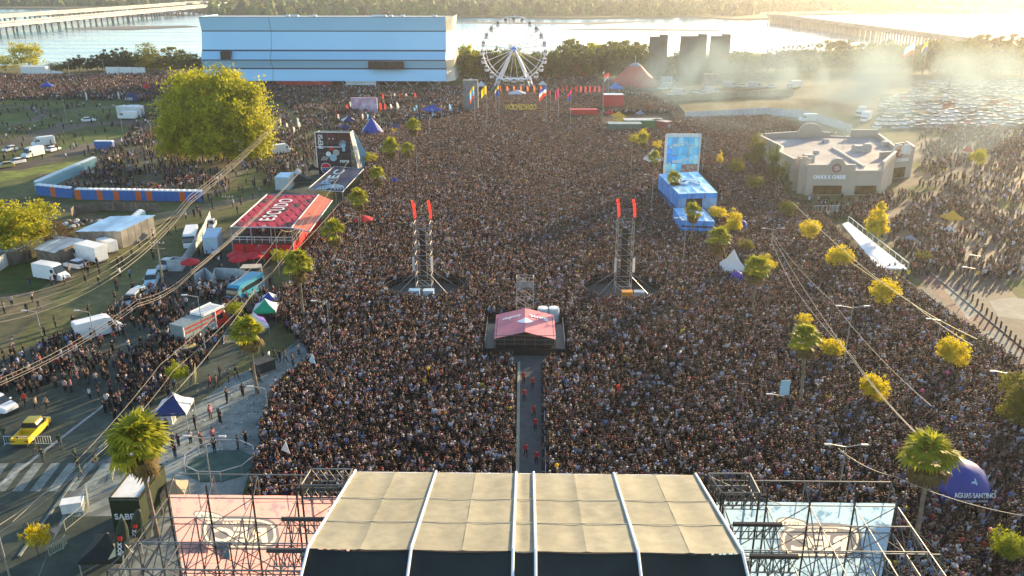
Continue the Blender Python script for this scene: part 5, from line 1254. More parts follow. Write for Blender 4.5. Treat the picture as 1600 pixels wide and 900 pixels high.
D0=G(1369,282); D1_=G(1422,277)
w1,a,c,L,ang=rwall(A0,A1,hA,arch=(.6,1.9,1.1))
def rwin(par,x0,x1,z0,z1,L,th_=.35):
    mb=MB(); mb.box(x0,x1,-.03,-.005,z0,z1); w_=mb.build('window',m_win,par); mb=MB()
    for k in range(5): x=x0+(x1-x0)*k/4; mb.box(x-.04,x+.04,-.08,-.03,z0,z1)
    mb.box(x0,x1,-.08,-.031,z1-.06,z1+.04); mb.box(x0,x1,-.1,-.031,z0-.1,z0); mb.build('window_frame',M('frame_brown',(.07,.045,.03),.6,0),w_)
rwin(w1,L*.16,L*.76,.3,2.1,L)
text("CHUCK E. CHEESE",1.05,m_wlet,w1,(L*.47,-.08,hA*.6),(E90,0,0),.05,False,L*.68,'lettering',.045)
def emblem(par,x,z,r):
    mb=MB(); mb.tube((x,0,z),(x,-.15,z),r,n=20); e=mb.build('emblem',M('emblem_maroon',(.22,.05,.06),.5,.1,2),par)
    mb=MB(); mb.tube((x,-.15,z),(x,-.19,z),r*.72,n=18); mb.build('emblem_ring',m_cap,e)
    mb=MB(); mb.tube((x,-.19,z),(x,-.23,z),r*.6,n=18); mb.build('emblem_field',M('emblem_maroon',(.22,.05,.06),.5,.1,2),e)
    mb=MB()
    for k in range(5): aa=k*1.257; mb.box(x+math.cos(aa)*r*.3-.12,x+math.cos(aa)*r*.3+.12,-.27,-.23,z+math.sin(aa)*r*.3-.12,z+math.sin(aa)*r*.3+.12)
    mb.build('emblem_mark',m_white,e)
emblem(w1,L*.6,hA*.9,.95)
w2,a,c,L2,ang=rwall(A1,B1,hB_); rwin(w2,L2*.08,L2*.84,.3,2.1,L2)
rwall(B1,C1,hC_)
w3,a,c,L3,ang=rwall(D0,D1_,HK(1400,280,237),arch=(.56,2.0,1.2)); emblem(w3,L3*.56,HK(1400,280,237)*.92,.95); text("CHEESE",1.0,m_wlet,w3,(L3*.68,-.08,hA*.66),(E90,0,0),.05,False,L3*.36,'lettering',.025)
rwin(w3,L3*.3,L3*.8,.3,2.6,L3)
BL=rg(1184,209); BL0=G(1184,209,HRs); BR=rg(1330,207); BRR=rg(1372,207); 
def gp(p): return Vector((p.x,p.y,0))
K1=gp(rg(1222,228)); K2=gp(rg(1218,236))
w4,_,_,L4,_=rwall(gp(K2),A0,6.4); rwall(gp(BL0),K1,6.4); rwall(K1,K2,6.4)
for f in (.74,.9):
    p=K2.lerp(A0,f)-o0; mb=MB(); mb.box(-1.1,1.1,-.25,.5,0,7.7 if f>.8 else 7.2); mb.box(-.5,.5,-.3,.55,7.2,8.1 if f>.8 else 7.7); mb.build('pilaster',m_st,rest,p,0)
rwall(gp(BL0),gp(rg(1245,205)),6.4); rwall(gp(rg(1245,205)),gp(rg(1298,206)),6.4,arch=(.4,3.5,2.0)); rwall(gp(rg(1298,206)),gp(BR),5.4); rwall(gp(BR),gp(BRR),7.2)
rwall(gp(BRR),gp(rg(1400,228)),6.2); rwall(gp(rg(1400,228)),D1_+Vector((0,6,0)),7.0); rwall(D1_,D1_+Vector((1.0,6.5,0)),7.2)
P5=[gp(p)-o0 for p in (A0,A1,B1,C1,D0,D1_,D1_+Vector((0,6,0)),rg(1400,228),BRR,BR,BL0,K1,K2)]
mb=MB(); mb.face([(p.x,p.y,5.2) for p in P5]); mb.build('roof',m_rf,rest)
for (x,y,w_,d_,h_) in ((1262,252,2.4,2,1.6),(1343,236,3.2,2.4,1.4),(1354,236,1.6,1.6,1.8),(1290,222,1.4,1.4,.8),(1385,228,2.2,1.8,1.2),(1275,240,1.2,1.0,.7),(1310,250,1.6,.8,.5)):
    p=G(x,y,5.2)-o0; mb=MB(); mb.box(-w_/2,w_/2,-d_/2,d_/2,0,h_*.85); mb.box(-w_/2+.15,w_/2-.15,-d_/2+.15,d_/2-.15,h_*.85,h_); mb.build('roof_unit',M('ac_unit',(.42,.40,.36),.6,.15,2),rest,p)
mb=MB(); p=G(1300,232,5.2)-o0; q=G(1350,262,5.2)-o0; mb.tube(p+Vector((0,0,.3)),q+Vector((0,0,.3)),.3,n=4); mb.build('roof_upstand',m_cap,rest)
mb=MB(); p=G(1317,233,5.2)-o0; mb.tube(p,p+Vector((0,0,5)),.07,n=5); mb.build('aerial',m_steel,rest)
mb=MB(); p=G(1415,240,6.5)-o0; mb.lathe([(1.1,0),(1.1,.8),(.9,1.6),(.5,2.1),(.01,2.3)],12); mb.build('dome_turret',m_cap,rest,p)
# steps railing and white ramp roof
fence_run('white_railing','white slatted railing in front of the restaurant',[(1272,331),(1318,331)],m_white,1.3,1.2,n=4,tube=.07)
hq=1.5; F=[G(1316,350,hq),G(1325,346,hq),G(1418,408,hq),G(1418,420,hq),G(1372,418,hq)]; o1=gp(F[0]); t=thing('ramp_roof','long tapering pale blue white ramp roof beside the footway','roof',o1)
for i in range(7):
    u0,u1=i/7,(i+1)/7; l0,l1=F[0].lerp(F[4],u0)-o1,F[0].lerp(F[4],u1)-o1; r0,r1=F[1].lerp(F[3],u0)-o1,F[1].lerp(F[3],u1)-o1; mb=MB(); g=.02
    mb.raw([l0,r0,r1,l1,l0-Vector((0,0,.25)),r0-Vector((0,0,.25)),r1-Vector((0,0,.25)),l1-Vector((0,0,.25))],[(0,1,2,3),(3,2,6,7),(0,3,7,4),(1,0,4,5),(2,1,5,6)]); mb.build('roof_panel',M('ramp_white',(.68,.72,.76),.4,.05,.5),t)
for p in F: mb=MB(); mb.tube(gp(p)-o1,gp(p)-o1+Vector((0,0,hq-.3)),.1,n=5); mb.build('post',m_steel,t)
mb=MB(); 
for i in range(12): q=F[1].lerp(F[3],i/11)-o1; mb.tube(q,q+Vector((0,0,1)),.05,n=4)
mb.tube(F[1]-o1+Vector((0,0,1)),F[3]-o1+Vector((0,0,1)),.06,n=4); mb.build('railing',m_white,t)
fence_run('wall_fence','long dark railing fence between crowd and the red footway',[(1290,350),(1335,392),(1400,440),(1470,490),(1527,523)],M('rail_dark',(.1,.09,.08),.6,.1,1),1.3,2.4,n=8)
fence_run('lower_fence','brown railing along the red footway beyond the crowd corner',[(1545,545),(1600,590),(1660,640)],M('rail_brown',(.16,.09,.07),.6,.1,1),1.2,2.4,n=8)
for i in range(16):
    f=i/15; x=1497+f*110; y=448+f*108; mb=MB(); mb.lathe([(.13,0),(.13,.95),(.09,1.05),(.001,1.08)],8); tag(mb.build('bollard',M('bollard_brown',(.06,.045,.04),.6,.1,3),None,G(x,y)),'slim dark bollard in the row along the pale paving by the red footway','bollard','bollards beside the red footway')
# ============================================================ PORTABLE TOILETS
pt=None
def toilet(x,y,col,lab,grp,rz=0,toph=1.0):
    me=TM.get(col)
    P=G(x,y); t=thing('portable_toilet',lab,'portable toilet',P,rz,grp)
    for nm in ('cabin','door','roof_cap'): link(nm,TMS[(nm,col)],t)
    return t
TM={}; TMS={}
m_tw=M('toilet_white',(.72,.75,.76),.5,.06,2)
for col,c in (('blue',(.04,.14,.40)),('orange',(.62,.13,.03)),('pale blue',(.30,.50,.55))):
    m=M('toilet_'+col.replace(' ','_'),c,.5,.12,1.5)
    mb=MB(); mb.box(-.58,.58,-.58,.58,.1,2.15); mb.box(-.55,.55,-.55,.55,0,.1)
    for k in range(4): mb.box(-.60,-.585,-.4+.25*k,-.3+.25*k,.3,2.0)
    TMS[('cabin',col)]=mb.mesh('cabin',m); mb=MB(); mb.box(-.42,.42,.59,.64,.15,1.95); TMS[('door',col)]=mb.mesh('door',m); mb=MB(); mb.raw([(-.62,-.62,2.155),(.62,-.62,2.155),(.62,.62,2.155),(-.62,.62,2.155),(-.35,-.5,2.42),(.35,-.5,2.42),(.35,.5,2.42),(-.35,.5,2.42)],[(4,5,6,7),(0,1,5,4),(1,2,6,5),(2,3,7,6),(3,0,4,7)]); TMS[('roof_cap',col)]=mb.mesh('roof_cap',m_tw)
n_=23; ocol={0,4,7,11,13,19}
for i in range(n_):
    x=125+i*8.55; y=311+i*.15; col='orange' if i in ocol else 'blue'
    o=toilet(x,y+.0,col,'%s portable toilet in the long front row, %s'%(col,'at its left end' if i==0 else 'at its right end' if i==n_-1 else 'between blue ones' if col=='orange' else 'standing among its alike neighbours'),'front row of portable toilets',0)
for i in range(7): col='orange' if i==3 else 'blue'; toilet(64+i*7.6,304+i*.8,col,'%s portable toilet in the short row left of the gap'%col,'short left row of portable toilets')
for i in range(22): f=i/21; toilet(62+f*86,298-f*38,'pale blue','pale portable toilet in the slanting row, %s from the near corner'%['first','second','third','fourth','fifth','sixth','seventh','eighth','ninth','tenth','11th','12th','13th','14th','15th','16th','17th','18th','19th','20th','21st','last'][i],'slanting row of portable toilets',1.0)
for i in range(5): toilet(153+i*5.6,233,'blue','blue portable toilet in the small far group behind the grass','far group of portable toilets')
for i in range(12): toilet(183+i*3.6,385-i*3.2-3,'pale blue','pale teal portable toilet beside the metal roofed shed','portable toilets beside the shed',.9)
# ============================================================ SHEDS
m_rib=M('roof_sheet',(.42,.62,.76),.35,.2,.3,metal=.2); m_wall=M('shed_wall',(.30,.27,.22),.9,.25,.6); m_wood=M('weathered_wood',(.16,.13,.10),.9,.3,1)
def shed(label,px4,h0,h1,rm,wmx,nsheet=9):
    """px4: roof corners front-left, front-right, back-right, back-left; h0 front height, h1 back"""
    F=[G(px4[0][0],px4[0][1],h0),G(px4[1][0],px4[1][1],h0),G(px4[2][0],px4[2][1],h1),G(px4[3][0],px4[3][1],h1)]; o1=gp(F[0]); t=thing('shed',label,'shed',o1)
    for i in range(nsheet):
        u0,u1=i/nsheet,(i+1)/nsheet; a=F[0].lerp(F[1],u0)-o1; b=F[0].lerp(F[1],u1)-o1; c=F[3].lerp(F[2],u1)-o1; d=F[3].lerp(F[2],u0)-o1; z=Vector((0,0,.03*(i%2))); mb=MB(); mb.raw([a+z,b+z,c+z,d+z,a+z-Vector((0,0,.05)),b+z-Vector((0,0,.05)),c+z-Vector((0,0,.05)),d+z-Vector((0,0,.05))],[(0,1,2,3),(7,6,5,4),(0,4,5,1),(1,5,6,2),(2,6,7,3),(3,7,4,0)]); mb.build('roof_sheet',rm,t)
    cc=sum((gp(p) for p in F),Vector())/4-o1
    Q=[(gp(p)-o1)*.94+cc*.06 for p in F]
    for i in range(4):
        a,b=Q[i],Q[(i+1)%4]; za,zb=(h0,h0,h1,h1)[i],(h0,h0,h1,h1)[(i+1)%4]; n2=5
        for k in range(n2):
            u0,u1=k/n2+.004,(k+1)/n2-.004; p0,p1=a.lerp(b,u0),a.lerp(b,u1); mb=MB(); mb.face([(p0.x,p0.y,0),(p1.x,p1.y,0),(p1.x,p1.y,za+(zb-za)*u1-.1),(p0.x,p0.y,za+(zb-za)*u0-.1)]); mb.build('wall_panel',wmx,t)
    return t
shed('long shed with pale blue corrugated roof beside the white box truck',[(117,362),(188,361),(243,336),(172,338)],3.2,4.0,m_rib,m_wall)
shed('lower shed with grey blue sheet roof left of the box truck',[(53,389),(84,395),(131,374),(88,368)],2.6,3.0,M('roof_sheet_grey',(.28,.36,.42),.5,.25,.4),m_wood,7)
shed('low flat shed at the left edge by the white hoarding',[(-20,396),(20,392),(48,381),(-10,380)],2.4,2.6,M('roof_sheet_grey',(.28,.36,.42),.5,.25,.4),m_wood,5)
def hoard(label,pts,h,mat,nm='hoarding',step=2.4,cat='fence',grp=None):
    P=[G(*p) for p in pts]; t=thing(nm,label,cat,P[0],0,grp)
    for a,c in zip(P[:-1],P[1:]):
        k=max(1,round((c-a).length/step))
        for i in range(k):
            p=a.lerp(c,i/k+.004)-P[0]; q=a.lerp(c,(i+1)/k-.004)-P[0]; d=(q-p).normalized(); n2=Vector((-d.y,d.x,0))*.06; mb=MB(); zz=h*rnd.uniform(.96,1.02); mb.prism([p[:2],q[:2],(q+n2)[:2],(p+n2)[:2]],.02,zz); mb.build('fence_panel',mat,t)
    return t
hoard('white painted hoarding of panels at the left edge',[(-10,431),(14,414),(33,402)],2.2,M('hoard_white',(.55,.55,.5),.7,.2,1))
hoard('grey wooden board fence behind the rubbish yard',[(113,341),(118,335),(160,329),(250,331)],1.8,m_wood)
hoard('weathered fence beside the second shed',[(33,402),(45,410)],1.8,m_wood)
hoard('long white hoarding along the empty field behind the crowd',[(1071,187),(1200,180),(1250,184),(1300,198),(1330,208)],2.6,M('hoard_grey',(.5,.52,.55),.7,.1,1),step=5)
hoard('pale brown fence along the far side of the empty field',[(1047,160),(1130,154),(1240,150)],2.6,M('hoard_brown',(.30,.26,.2),.8,.1,1),step=5)
hoard('brown fence at the left end of the empty field',[(1046,162),(1058,172),(1070,186)],2.2,M('hoard_brown2',(.25,.2,.15),.8,.1,1),step=4)
hoard('white steel panel fence beside the red bar courtyard',[(262,424),(285,424),(297,405),(318,372),(330,345)],2.0,M('panel_silver',(.42,.47,.48),.5,.15,1))
hoard('silver fence bay left of the courtyard van',[(306,447),(322,437),(335,448),(338,437),(370,438),(402,447)],2.0,M('panel_silver',(.42,.47,.48),.5,.15,1))
# rubbish yard
for i in range(46):
    x=rnd.uniform(95,225); y=rnd.uniform(341,352)+(225-x)*.05; s=rnd.uniform(.3,.8); mb=MB(); mb.ball((0,0,s*.4),s,6,4,(1,.8,.6))
    c=rnd.choice([('rubbish_dark',(.05,.05,.05)),('rubbish_white',(.5,.5,.48)),('rubbish_brown',(.2,.15,.1)),('rubbish_green',(.15,.5,.05)) if i<4 else ('rubbish_grey',(.2,.2,.2))])
    tag(mb.build('rubbish_bag',M(c[0],c[1],.7,.2,4),None,G(x,y),rnd.uniform(0,6)),'%s bag or bundle in the rubbish heap behind the shed'%c[0].split('_')[1],'rubbish bag','rubbish heap behind the shed')
# ============================================================ VEHICLES
m_trim=M('dark_trim',(.04,.04,.042),.6,0); m_glass=M('car_glass',(.02,.03,.035),.08,0,spec=.8); m_tyre=M('tyre',(.02,.02,.02),.8,0); m_hub=M('wheel_rim',(.4,.4,.4),.4,0,metal=.6)
wmb=MB(); wmb.tube((0,-.11,0),(0,.11,0),.33,n=12); WHM=wmb.mesh('tyre',m_tyre); wmb=MB(); wmb.tube((0,-.12,0),(0,.12,0),.19,n=8); RIMM=wmb.mesh('rim',m_hub)
lmb=MB(); lmb.box(-.03,.03,-.16,.16,-.07,.07); HLM=lmb.mesh('headlight',M('headlight',(.8,.8,.75),.2,0)); TLM=lmb.mesh('taillight',M('taillight',(.5,.02,.02),.3,0))
# profiles: list of (x,z) lower body outline and cabin; x forward
def loft(mb,secs):
    """secs: list of (x, halfwidth_bottom, zbottom, halfwidth_top, ztop)"""
    vs=[]; 
    for x,wb,zb,wt,zt in secs: vs+=[(x,-wb,zb),(x,wb,zb),(x,wb*.99+.0,zb+(zt-zb)*.55),(x,wt,zt),(x,-wt,zt),(x,-wb*.99,zb+(zt-zb)*.55)]
    n=6; fs=[]
    for k in range(len(secs)-1):
        for i in range(n): a=k*n+i; b=k*n+(i+1)%n; fs.append((a,b,b+n,a+n))
    fs+=[tuple(range(n))[::-1],tuple(range((len(secs)-1)*n,len(secs)*n))]; mb.raw(vs,fs)
VK={}
def vparts(kind,paint):
    key=(kind,paint.name)
    if key in VK: return VK[key]
    out=[]; mb=MB(); g=MB()
    if kind in ('car','hatch','taxi'):
        L=4.3 if kind!='hatch' else 3.9; r=-L/2; f=L/2
        loft(mb,[(r,.72,.35,.68,.85),(r+.25,.84,.28,.80,.98),(r+1.0,.86,.25,.82,.98),(.4,.86,.25,.82,.96),(f-.9,.85,.25,.78,.86),(f-.25,.82,.28,.70,.72),(f,.7,.35,.6,.6)])
        rr0=(r+.35) if kind!='hatch' else r+.15
        loft(mb,[(rr0+.45,.60,1.0,.55,1.42),(rr0+.8,.62,1.38,.60,1.47),(.1,.62,1.38,.60,1.46),(.3,.60,1.38,.54,1.42)])
        loft(g,[(rr0,.74,.95,.72,.97),(rr0+.5,.76,.95,.60,1.40),(.25,.76,.95,.60,1.40),(1.05,.76,.90,.74,.93)]); wx=(r+.8,f-.8); wr=1.; hz=.62
    elif kind=='pickup':
        L=5.0; r=-2.5; f=2.5
        loft(mb,[(.0-.35,.88,.4,.86,1.05),(f-.9,.88,.4,.82,1.02),(f-.2,.85,.42,.74,.92),(f,.75,.45,.66,.8)]); mb.box(r,-.352,-.88,.88,.42,.62); mb.box(r,-.352,-.88,-.78,.625,1.05); mb.box(r,-.352,.78,.88,.625,1.05); mb.box(r,r+.08,-.775,.775,.625,1.05); mb.box(-.45,-.352,-.775,.775,.625,1.05)
        loft(mb,[(-.3,.62,1.1,.6,1.68),(.1,.64,1.6,.62,1.72),(.9,.64,1.6,.62,1.72),(1.1,.62,1.6,.58,1.68)]); loft(g,[(-.34,.80,1.04,.66,1.62),(1.0,.80,1.04,.66,1.62),(1.6,.80,1.0,.78,1.04)]); wx=(-1.6,1.6); hz=.75
    elif kind=='suv':
        L=4.6; r=-2.3; f=2.3; loft(mb,[(r,.82,.4,.78,1.1),(r+.2,.9,.32,.86,1.15),(.6,.9,.3,.86,1.1),(f-.3,.88,.35,.76,.95),(f,.78,.42,.68,.8)]); loft(mb,[(r+.2,.66,1.1,.62,1.68),(r+.5,.70,1.6,.68,1.76),(.3,.70,1.6,.68,1.76),(.5,.66,1.6,.62,1.70)]); loft(g,[(r+.12,.82,1.1,.70,1.62),(.45,.82,1.1,.70,1.62),(1.15,.82,1.05,.8,1.09)]); wx=(-1.4,1.45); hz=.8
    elif kind=='van':
        L=5.9; r=-2.95; f=2.95; loft(mb,[(r,.92,.4,.86,2.5),(r+.15,.98,.35,.92,2.6),(.9,.98,.35,.92,2.6),(1.5,.98,.35,.86,2.45),(2.15,.97,.35,.80,1.45),(f-.15,.93,.4,.72,1.1),(f,.85,.45,.6,.95)]); loft(g,[(1.58,.90,1.45,.86,2.38),(1.66,.91,1.40,.83,2.32),(2.22,.88,1.34,.79,1.46)]); wx=(-1.9,2.0); hz=.85
        g.box(1.0,1.55,-1.0,1.0,1.45,2.0)
    elif kind=='minibus':
        L=7; r=-3.5; f=3.5; loft(mb,[(r,1.0,.4,.95,2.6),(r+.15,1.08,.35,1.0,2.75),(2.6,1.08,.35,1.0,2.72),(3.2,1.06,.35,.95,2.2),(3.45,1.0,.4,.9,1.3),(f,.95,.45,.8,1.1)]); g.box(r+.6,2.4,-1.1,1.1,1.5,2.2); loft(g,[(3.0,1.0,1.4,.98,2.4),(3.35,1.02,1.4,.9,2.1),(3.5,1.0,1.35,.9,1.5)]); wx=(-2.2,2.3); hz=.9
    elif kind=='boxtruck':
        L=7; loft(mb,[(1.7,1.0,.5,.95,2.35),(2.5,1.0,.45,.92,2.3),(3.1,.98,.45,.85,1.3),(3.4,.9,.5,.8,1.1)]); loft(g,[(2.45,.93,1.35,.93,2.24),(3.14,.9,1.28,.84,1.36)]); g.box(1.85,2.35,-1.02,1.02,1.35,2.0); wx=(-2.2,2.5); hz=.85; mb.box(-3.4,1.65,-.5,.5,.55,.7)
    out.append(('body',mb.mesh('body',paint))); out.append(('glass',g.mesh('window',m_glass)))
    if kind=='boxtruck': b2=MB(); b2.box(-3.5,1.6,-1.2,1.2,.72,3.2); b2.box(-3.52,-3.5,-1.1,-.03,.8,3.1); b2.box(-3.52,-3.5,.03,1.1,.8,3.1); out.append(('cargo_box',b2.mesh('cargo_box',m_white)))
    hw={'car':.8,'hatch':.8,'taxi':.8,'pickup':.84,'suv':.86,'van':.93,'minibus':1.02,'boxtruck':1.0}[kind]; xf={'car':2.08,'hatch':1.88,'taxi':2.08,'pickup':2.42,'suv':2.22,'van':2.88,'minibus':3.46,'boxtruck':3.36}[kind]; xr={'car':-2.13,'hatch':-1.93,'taxi':-2.13,'pickup':-2.51,'suv':-2.29,'van':-2.96,'minibus':-3.5,'boxtruck':-3.45}[kind]
    VK[key]=(out,wx,hw,xf,xr,hz); return VK[key]
PAINT={'white':(.75,.75,.74),'silver':(.45,.46,.47),'black':(.02,.02,.022),'pale blue':(.35,.52,.62),'yellow':(.72,.47,.02),'turquoise':(.03,.28,.42),'red':(.45,.03,.03),'grey':(.15,.15,.16),'gold':(.5,.38,.12)}
def paint(c): return M('paint_'+c.replace(' ','_'),PAINT[c],.4,.03,.5,spec=.6)
def vehicle(kind,colr,px,py,px2,py2,label,cat=None,group=None,full=True,s=1.0):
    """centre foot pixel, and a second pixel it faces"""
    P=G(px,py); Q=G(px2,py2); ang=math.atan2((Q-P).y,(Q-P).x); out,wx,hw,xf,xr,hz=vparts(kind,paint(colr))
    t=thing({'taxi':'taxi_car','hatch':'hatchback_car','car':'saloon_car','pickup':'pickup_truck','suv':'suv_car','van':'delivery_van','minibus':'minibus','boxtruck':'box_truck'}[kind],label,cat or {'van':'van','minibus':'minibus','boxtruck':'truck','pickup':'pickup'}.get(kind,'car'),P,ang,group,s)
    for nm,me in out: link('window' if nm=='glass' else nm,me,t)
    mb=MB(); mb.box(xf-.12,xf+.05,-hw*.86,hw*.86,.26,.42); mb.box(xr-.05,xr+.12,-hw*.86,hw*.86,.26,.42); mb.box(wx[0]+.5,wx[1]-.5,-hw-.035,-hw+.02,.26,.40); mb.box(wx[0]+.5,wx[1]-.5,hw-.02,hw+.035,.26,.40); mb.build('trim',m_trim,t)
    k=1.15 if kind in ('van','minibus','boxtruck','suv','pickup') else 1.0
    for x in wx:
        for sy in (-1,1): wl=link('wheel',WHM,t,(x,sy*(hw-.1),.33*k)); wl.scale=(k,1,k); link('rim',RIMM,wl)
    if full:
        for sy in (-1,1): link('headlight',HLM,t,(xf,sy*hw*.68,hz)); link('taillight',TLM,t,(xr,sy*hw*.8,hz))
        for sy in (-1,1): mb=MB(); mb.box(-.08,.08,-.1,.1,-.06,.08); mb.build('mirror',paint(colr),t,(xf-1.35,sy*(hw+.14),hz+.35))
    return t
V=vehicle
V('van','white',82,436,125,443,'white panel van parked on grass nearest to the sheds, facing right')
V('car','white',119,418,78,410,'white saloon car with dark marks between the van and box truck')
V('boxtruck','white',140,408,100,398,'white box truck parked beside the blue roofed shed')
V('boxtruck','white',166,393,150,388,'smaller box truck with tan side behind the white box truck',s=.72)
V('minibus','white',300,382,297,392,'white minibus parked in front of caravan by the red bar')
V('hatch','silver',330,355,320,372,'silver car behind the minibus near the red bar')
V('pickup','silver',265,418,254,424,'silver pickup parked by steel fence beside a pole')
V('suv','pale blue',238,443,233,455,'pale blue off-road car parked below the silver pickup')
V('pickup','pale blue',222,464,190,482,'pale blue pickup in the street crowd')
V('suv','silver',208,475,196,487,'open backed white jeep just below the pale blue pickup')
V('van','white',156,524,190,515,'white van stuck in the street crowd')
V('minibus','turquoise',385,463,365,475,'turquoise minibus by the silver fences')
V('car','gold',292,558,270,562,'dark roofed car in the crowd by the plaza edge')
V('suv','white',-2,640,40,652,'white and blue patrol car cut off by the left edge')
V('pickup','yellow',52,680,76,655,'yellow pickup with open bed behind barrier at the left')
V('van','white',52,245,43,247,'white van on the park road at upper left')
V('hatch','white',16,236,5,238,'white car left of the van on the upper left park road')
V('car','white',84,236,95,233,'white car right of the van on the park road')
V('car','white',139,190,150,189,'small white car alone on the middle park path')
V('van','white',200,186,190,186,'white van beneath the double street lamp at upper left')
V('van','white',68,228,60,229,'white van farther back on the park road')
V('car','gold',8,262,0,263,'bright sunlit car at the left edge of the park road')
V('car','white',26,256,15,258,'white car following the sunlit one on the park road')
V('van','silver',206,176,196,176,'silver van parked behind lamp pole near the navy dome')
V('van','white',440,240,455,238,'white van behind the giant tree by the crowd')
V('boxtruck','white',1352,190,1335,200,'large white truck behind the restaurant, front one')
V('boxtruck','white',1345,182,1328,190,'large white truck behind the restaurant, rear one')
V('van','white',1262,190,1250,190,'white van behind the hoarding near the restaurant')
V('boxtruck','white',1240,138,1225,139,'white lorry in the smoke at the far car park edge')
for i,(x,y) in enumerate(((1035,140),(1045,139),(1052,149),(1062,149),(1100,148),(1112,146),(1090,146),(1140,137),(1160,136),(1180,138),(1205,137))):
    V(['car','van'][i%2],['white','silver'][i%2],x,y,x+10,y,'%s in the hazy yard before the towers'%['white car','silver van'][i%2],group='vehicles parked in the hazy yard',full=False)
# the sunlit car park: one car per object
rr=random.Random(5); cpx=[]
cars={}
for c in ('white','silver','grey','black','red','pale blue'):
    out,wx,hw,xf,xr,hz=vparts('car',paint(c)); mb=MB()
    cars[c]=out
cnt=0
rows=12
for k in range(rows):
    f=k/(rows-1); y=130+f*70; x0=1380-f*20+ (40 if k<3 else 0); x1=1690; 
    step=9.2+f*3.8; x=x0
    while x<min(x1,1640) and cnt<290:
        x+=step*rr.uniform(.9,1.25)
        if rr.random()<.1: continue
        c=rr.choices(['white','silver','grey','black','red','pale blue'],[5,5,2,2,1,1])[0]; P=G(x,y+rr.uniform(-1.6,1.6)-(x-1500)*.012)
        t=thing('parked_car','%s car in hazy car park, %s row from the front, %s'%(c,['nearest','second','third','fourth','fifth','sixth','seventh','eighth','ninth','tenth','eleventh','farthest'][rows-1-k],['left end','left part','centre','right part','right end'][min(4,int(5*(x-x0)/(1640-x0)))]),'car',P,R(8)+rr.gauss(0,.22)+(math.pi if rr.random()<.5 else 0),'cars in the hazy sunlit car park')
        link('body',cars[c][0][1],t); link('window',cars[c][1][1],t); cnt+=1
# fire engine, caravan, trailers
P=G(316,524); Q=G(352,506); t=thing('fire_engine','red and grey fire engine with white ladder roof facing the palms','fire engine',P,math.atan2((Q-P).y,(Q-P).x))
mred=M('engine_red',(.5,.04,.03),.35,.05,1,spec=.5); mgr=M('engine_grey',(.2,.25,.25),.5,.15,2)
mb=MB(); mb.box(-4,1.5,-1.2,1.2,.6,3.0); mb.build('body',mgr,t)
for z in (1.9,2.5): mb=MB(); mb.box(-3.95,1.45,-1.24,1.24,z,z+.18); mb.build('red_stripe',mred,t)
for k in range(4): mb=MB(); mb.box(-3.9+k*1.35,-2.65+k*1.35,-1.26,-1.2,.8,1.8); mb.build('locker_door',M('locker_grey',(.28,.34,.34),.4,.2,3),t)
mb=MB(); loft(mb,[(1.55,1.2,.5,1.15,2.8),(3.0,1.2,.5,1.12,2.75),(3.8,1.18,.5,1.05,1.7),(4.0,1.1,.55,1.0,1.2)]); mb.build('cab',mred,t); g=MB(); g.box(1.9,2.9,-1.22,1.22,1.7,2.4); g.build('window',m_glass,t)
mb=MB(); mb.box(-.5,3.4,-1.15,1.15,3.05,3.2); mb.box(-.4,3.3,-1.2,-1.05,3.2,3.4); mb.box(-.4,3.3,1.05,1.2,3.2,3.4)
for k in range(8): mb.box(-.3+k*.45,-.15+k*.45,-1.0,1.0,3.2,3.28)
mb.build('roof_ladder',m_white,t); mb=MB(); mb.tube((1.5,-1.25,.6),(1.5,-1.25,3.1),.08,n=5); mb.tube((-4.05,-1.2,.5),(-4.05,-1.2,2.9),.1,n=5); mb.build('frame_post',m_white,t)
for x in (-2.6,2.6):
    for sy in (-1,1): wl=link('wheel',WHM,t,(x,sy*1.1,.48)); wl.scale=(1.45,1.3,1.45); link('rim',RIMM,wl)
def boxthing(nm,label,cat,px,py,px2,py2,L,W_,H_,mat,topm=None,extra=None,group=None,wheels=False):
    P=G(px,py); Q=G(px2,py2); t=thing(nm,label,cat,P,math.atan2((Q-P).y,(Q-P).x),group); z0=.5 if wheels else .0
    mb=MB(); mb.box(-L/2,L/2,-W_/2,W_/2,z0,H_)
    for k in range(int(L/.8)): x=-L/2+.4+k*.8; mb.box(x,x+.3,-W_/2-.04,-W_/2-.001,z0+.2,H_-.25); mb.box(x,x+.3,W_/2+.001,W_/2+.04,z0+.2,H_-.25)
    mb.build('body',mat,t); mb=MB(); mb.box(-L/2-.05,L/2+.05,-W_/2-.05,W_/2+.05,H_+.002,H_+.12); mb.build('roof',topm or mat,t)
    mb=MB(); mb.box(L/2+.001,L/2+.05,-W_*.3,W_*.3,z0+.15,H_*.8); mb.build('door',m_steel if not wheels else m_white,t)
    if wheels:
        for x in (-L*.25,L*.25):
            for sy in (-1,1): wl=link('wheel',WHM,t,(x,sy*(W_/2-.1),.33)); link('rim',RIMM,wl)
    return t
boxthing('office_caravan','white and pale blue caravan trailer left of the red bar','trailer',335,392,345,370,6,2.4,3.2,M('caravan_blue',(.42,.55,.62),.5,.08,1),M('caravan_roof',(.35,.52,.65),.4,.08,1),wheels=True)
boxthing('site_cabin','pale blue topped cabin behind the red bar canopy','cabin',446,293,455,285,5,3,2.8,M('cabin_grey',(.45,.5,.5),.6,.1,1),m_rib)
gazebo(490,272,20,255,'black tent behind the lettered canopy',[c_bk]); gazebo(468,288,46,272,'long black tent between cabin and canopy',[c_bk],square=.6); gazebo(466,278,14,262,'small white tent by the black tents',[c_wh])
boxthing('shipping_container','brick red shipping container behind the blue wall','container',1033,204,1045,206,6,2.6,3.0,M('container_red',(.32,.08,.06),.7,.15,.6),M('container_top',(.6,.48,.42),.6,.1,1))
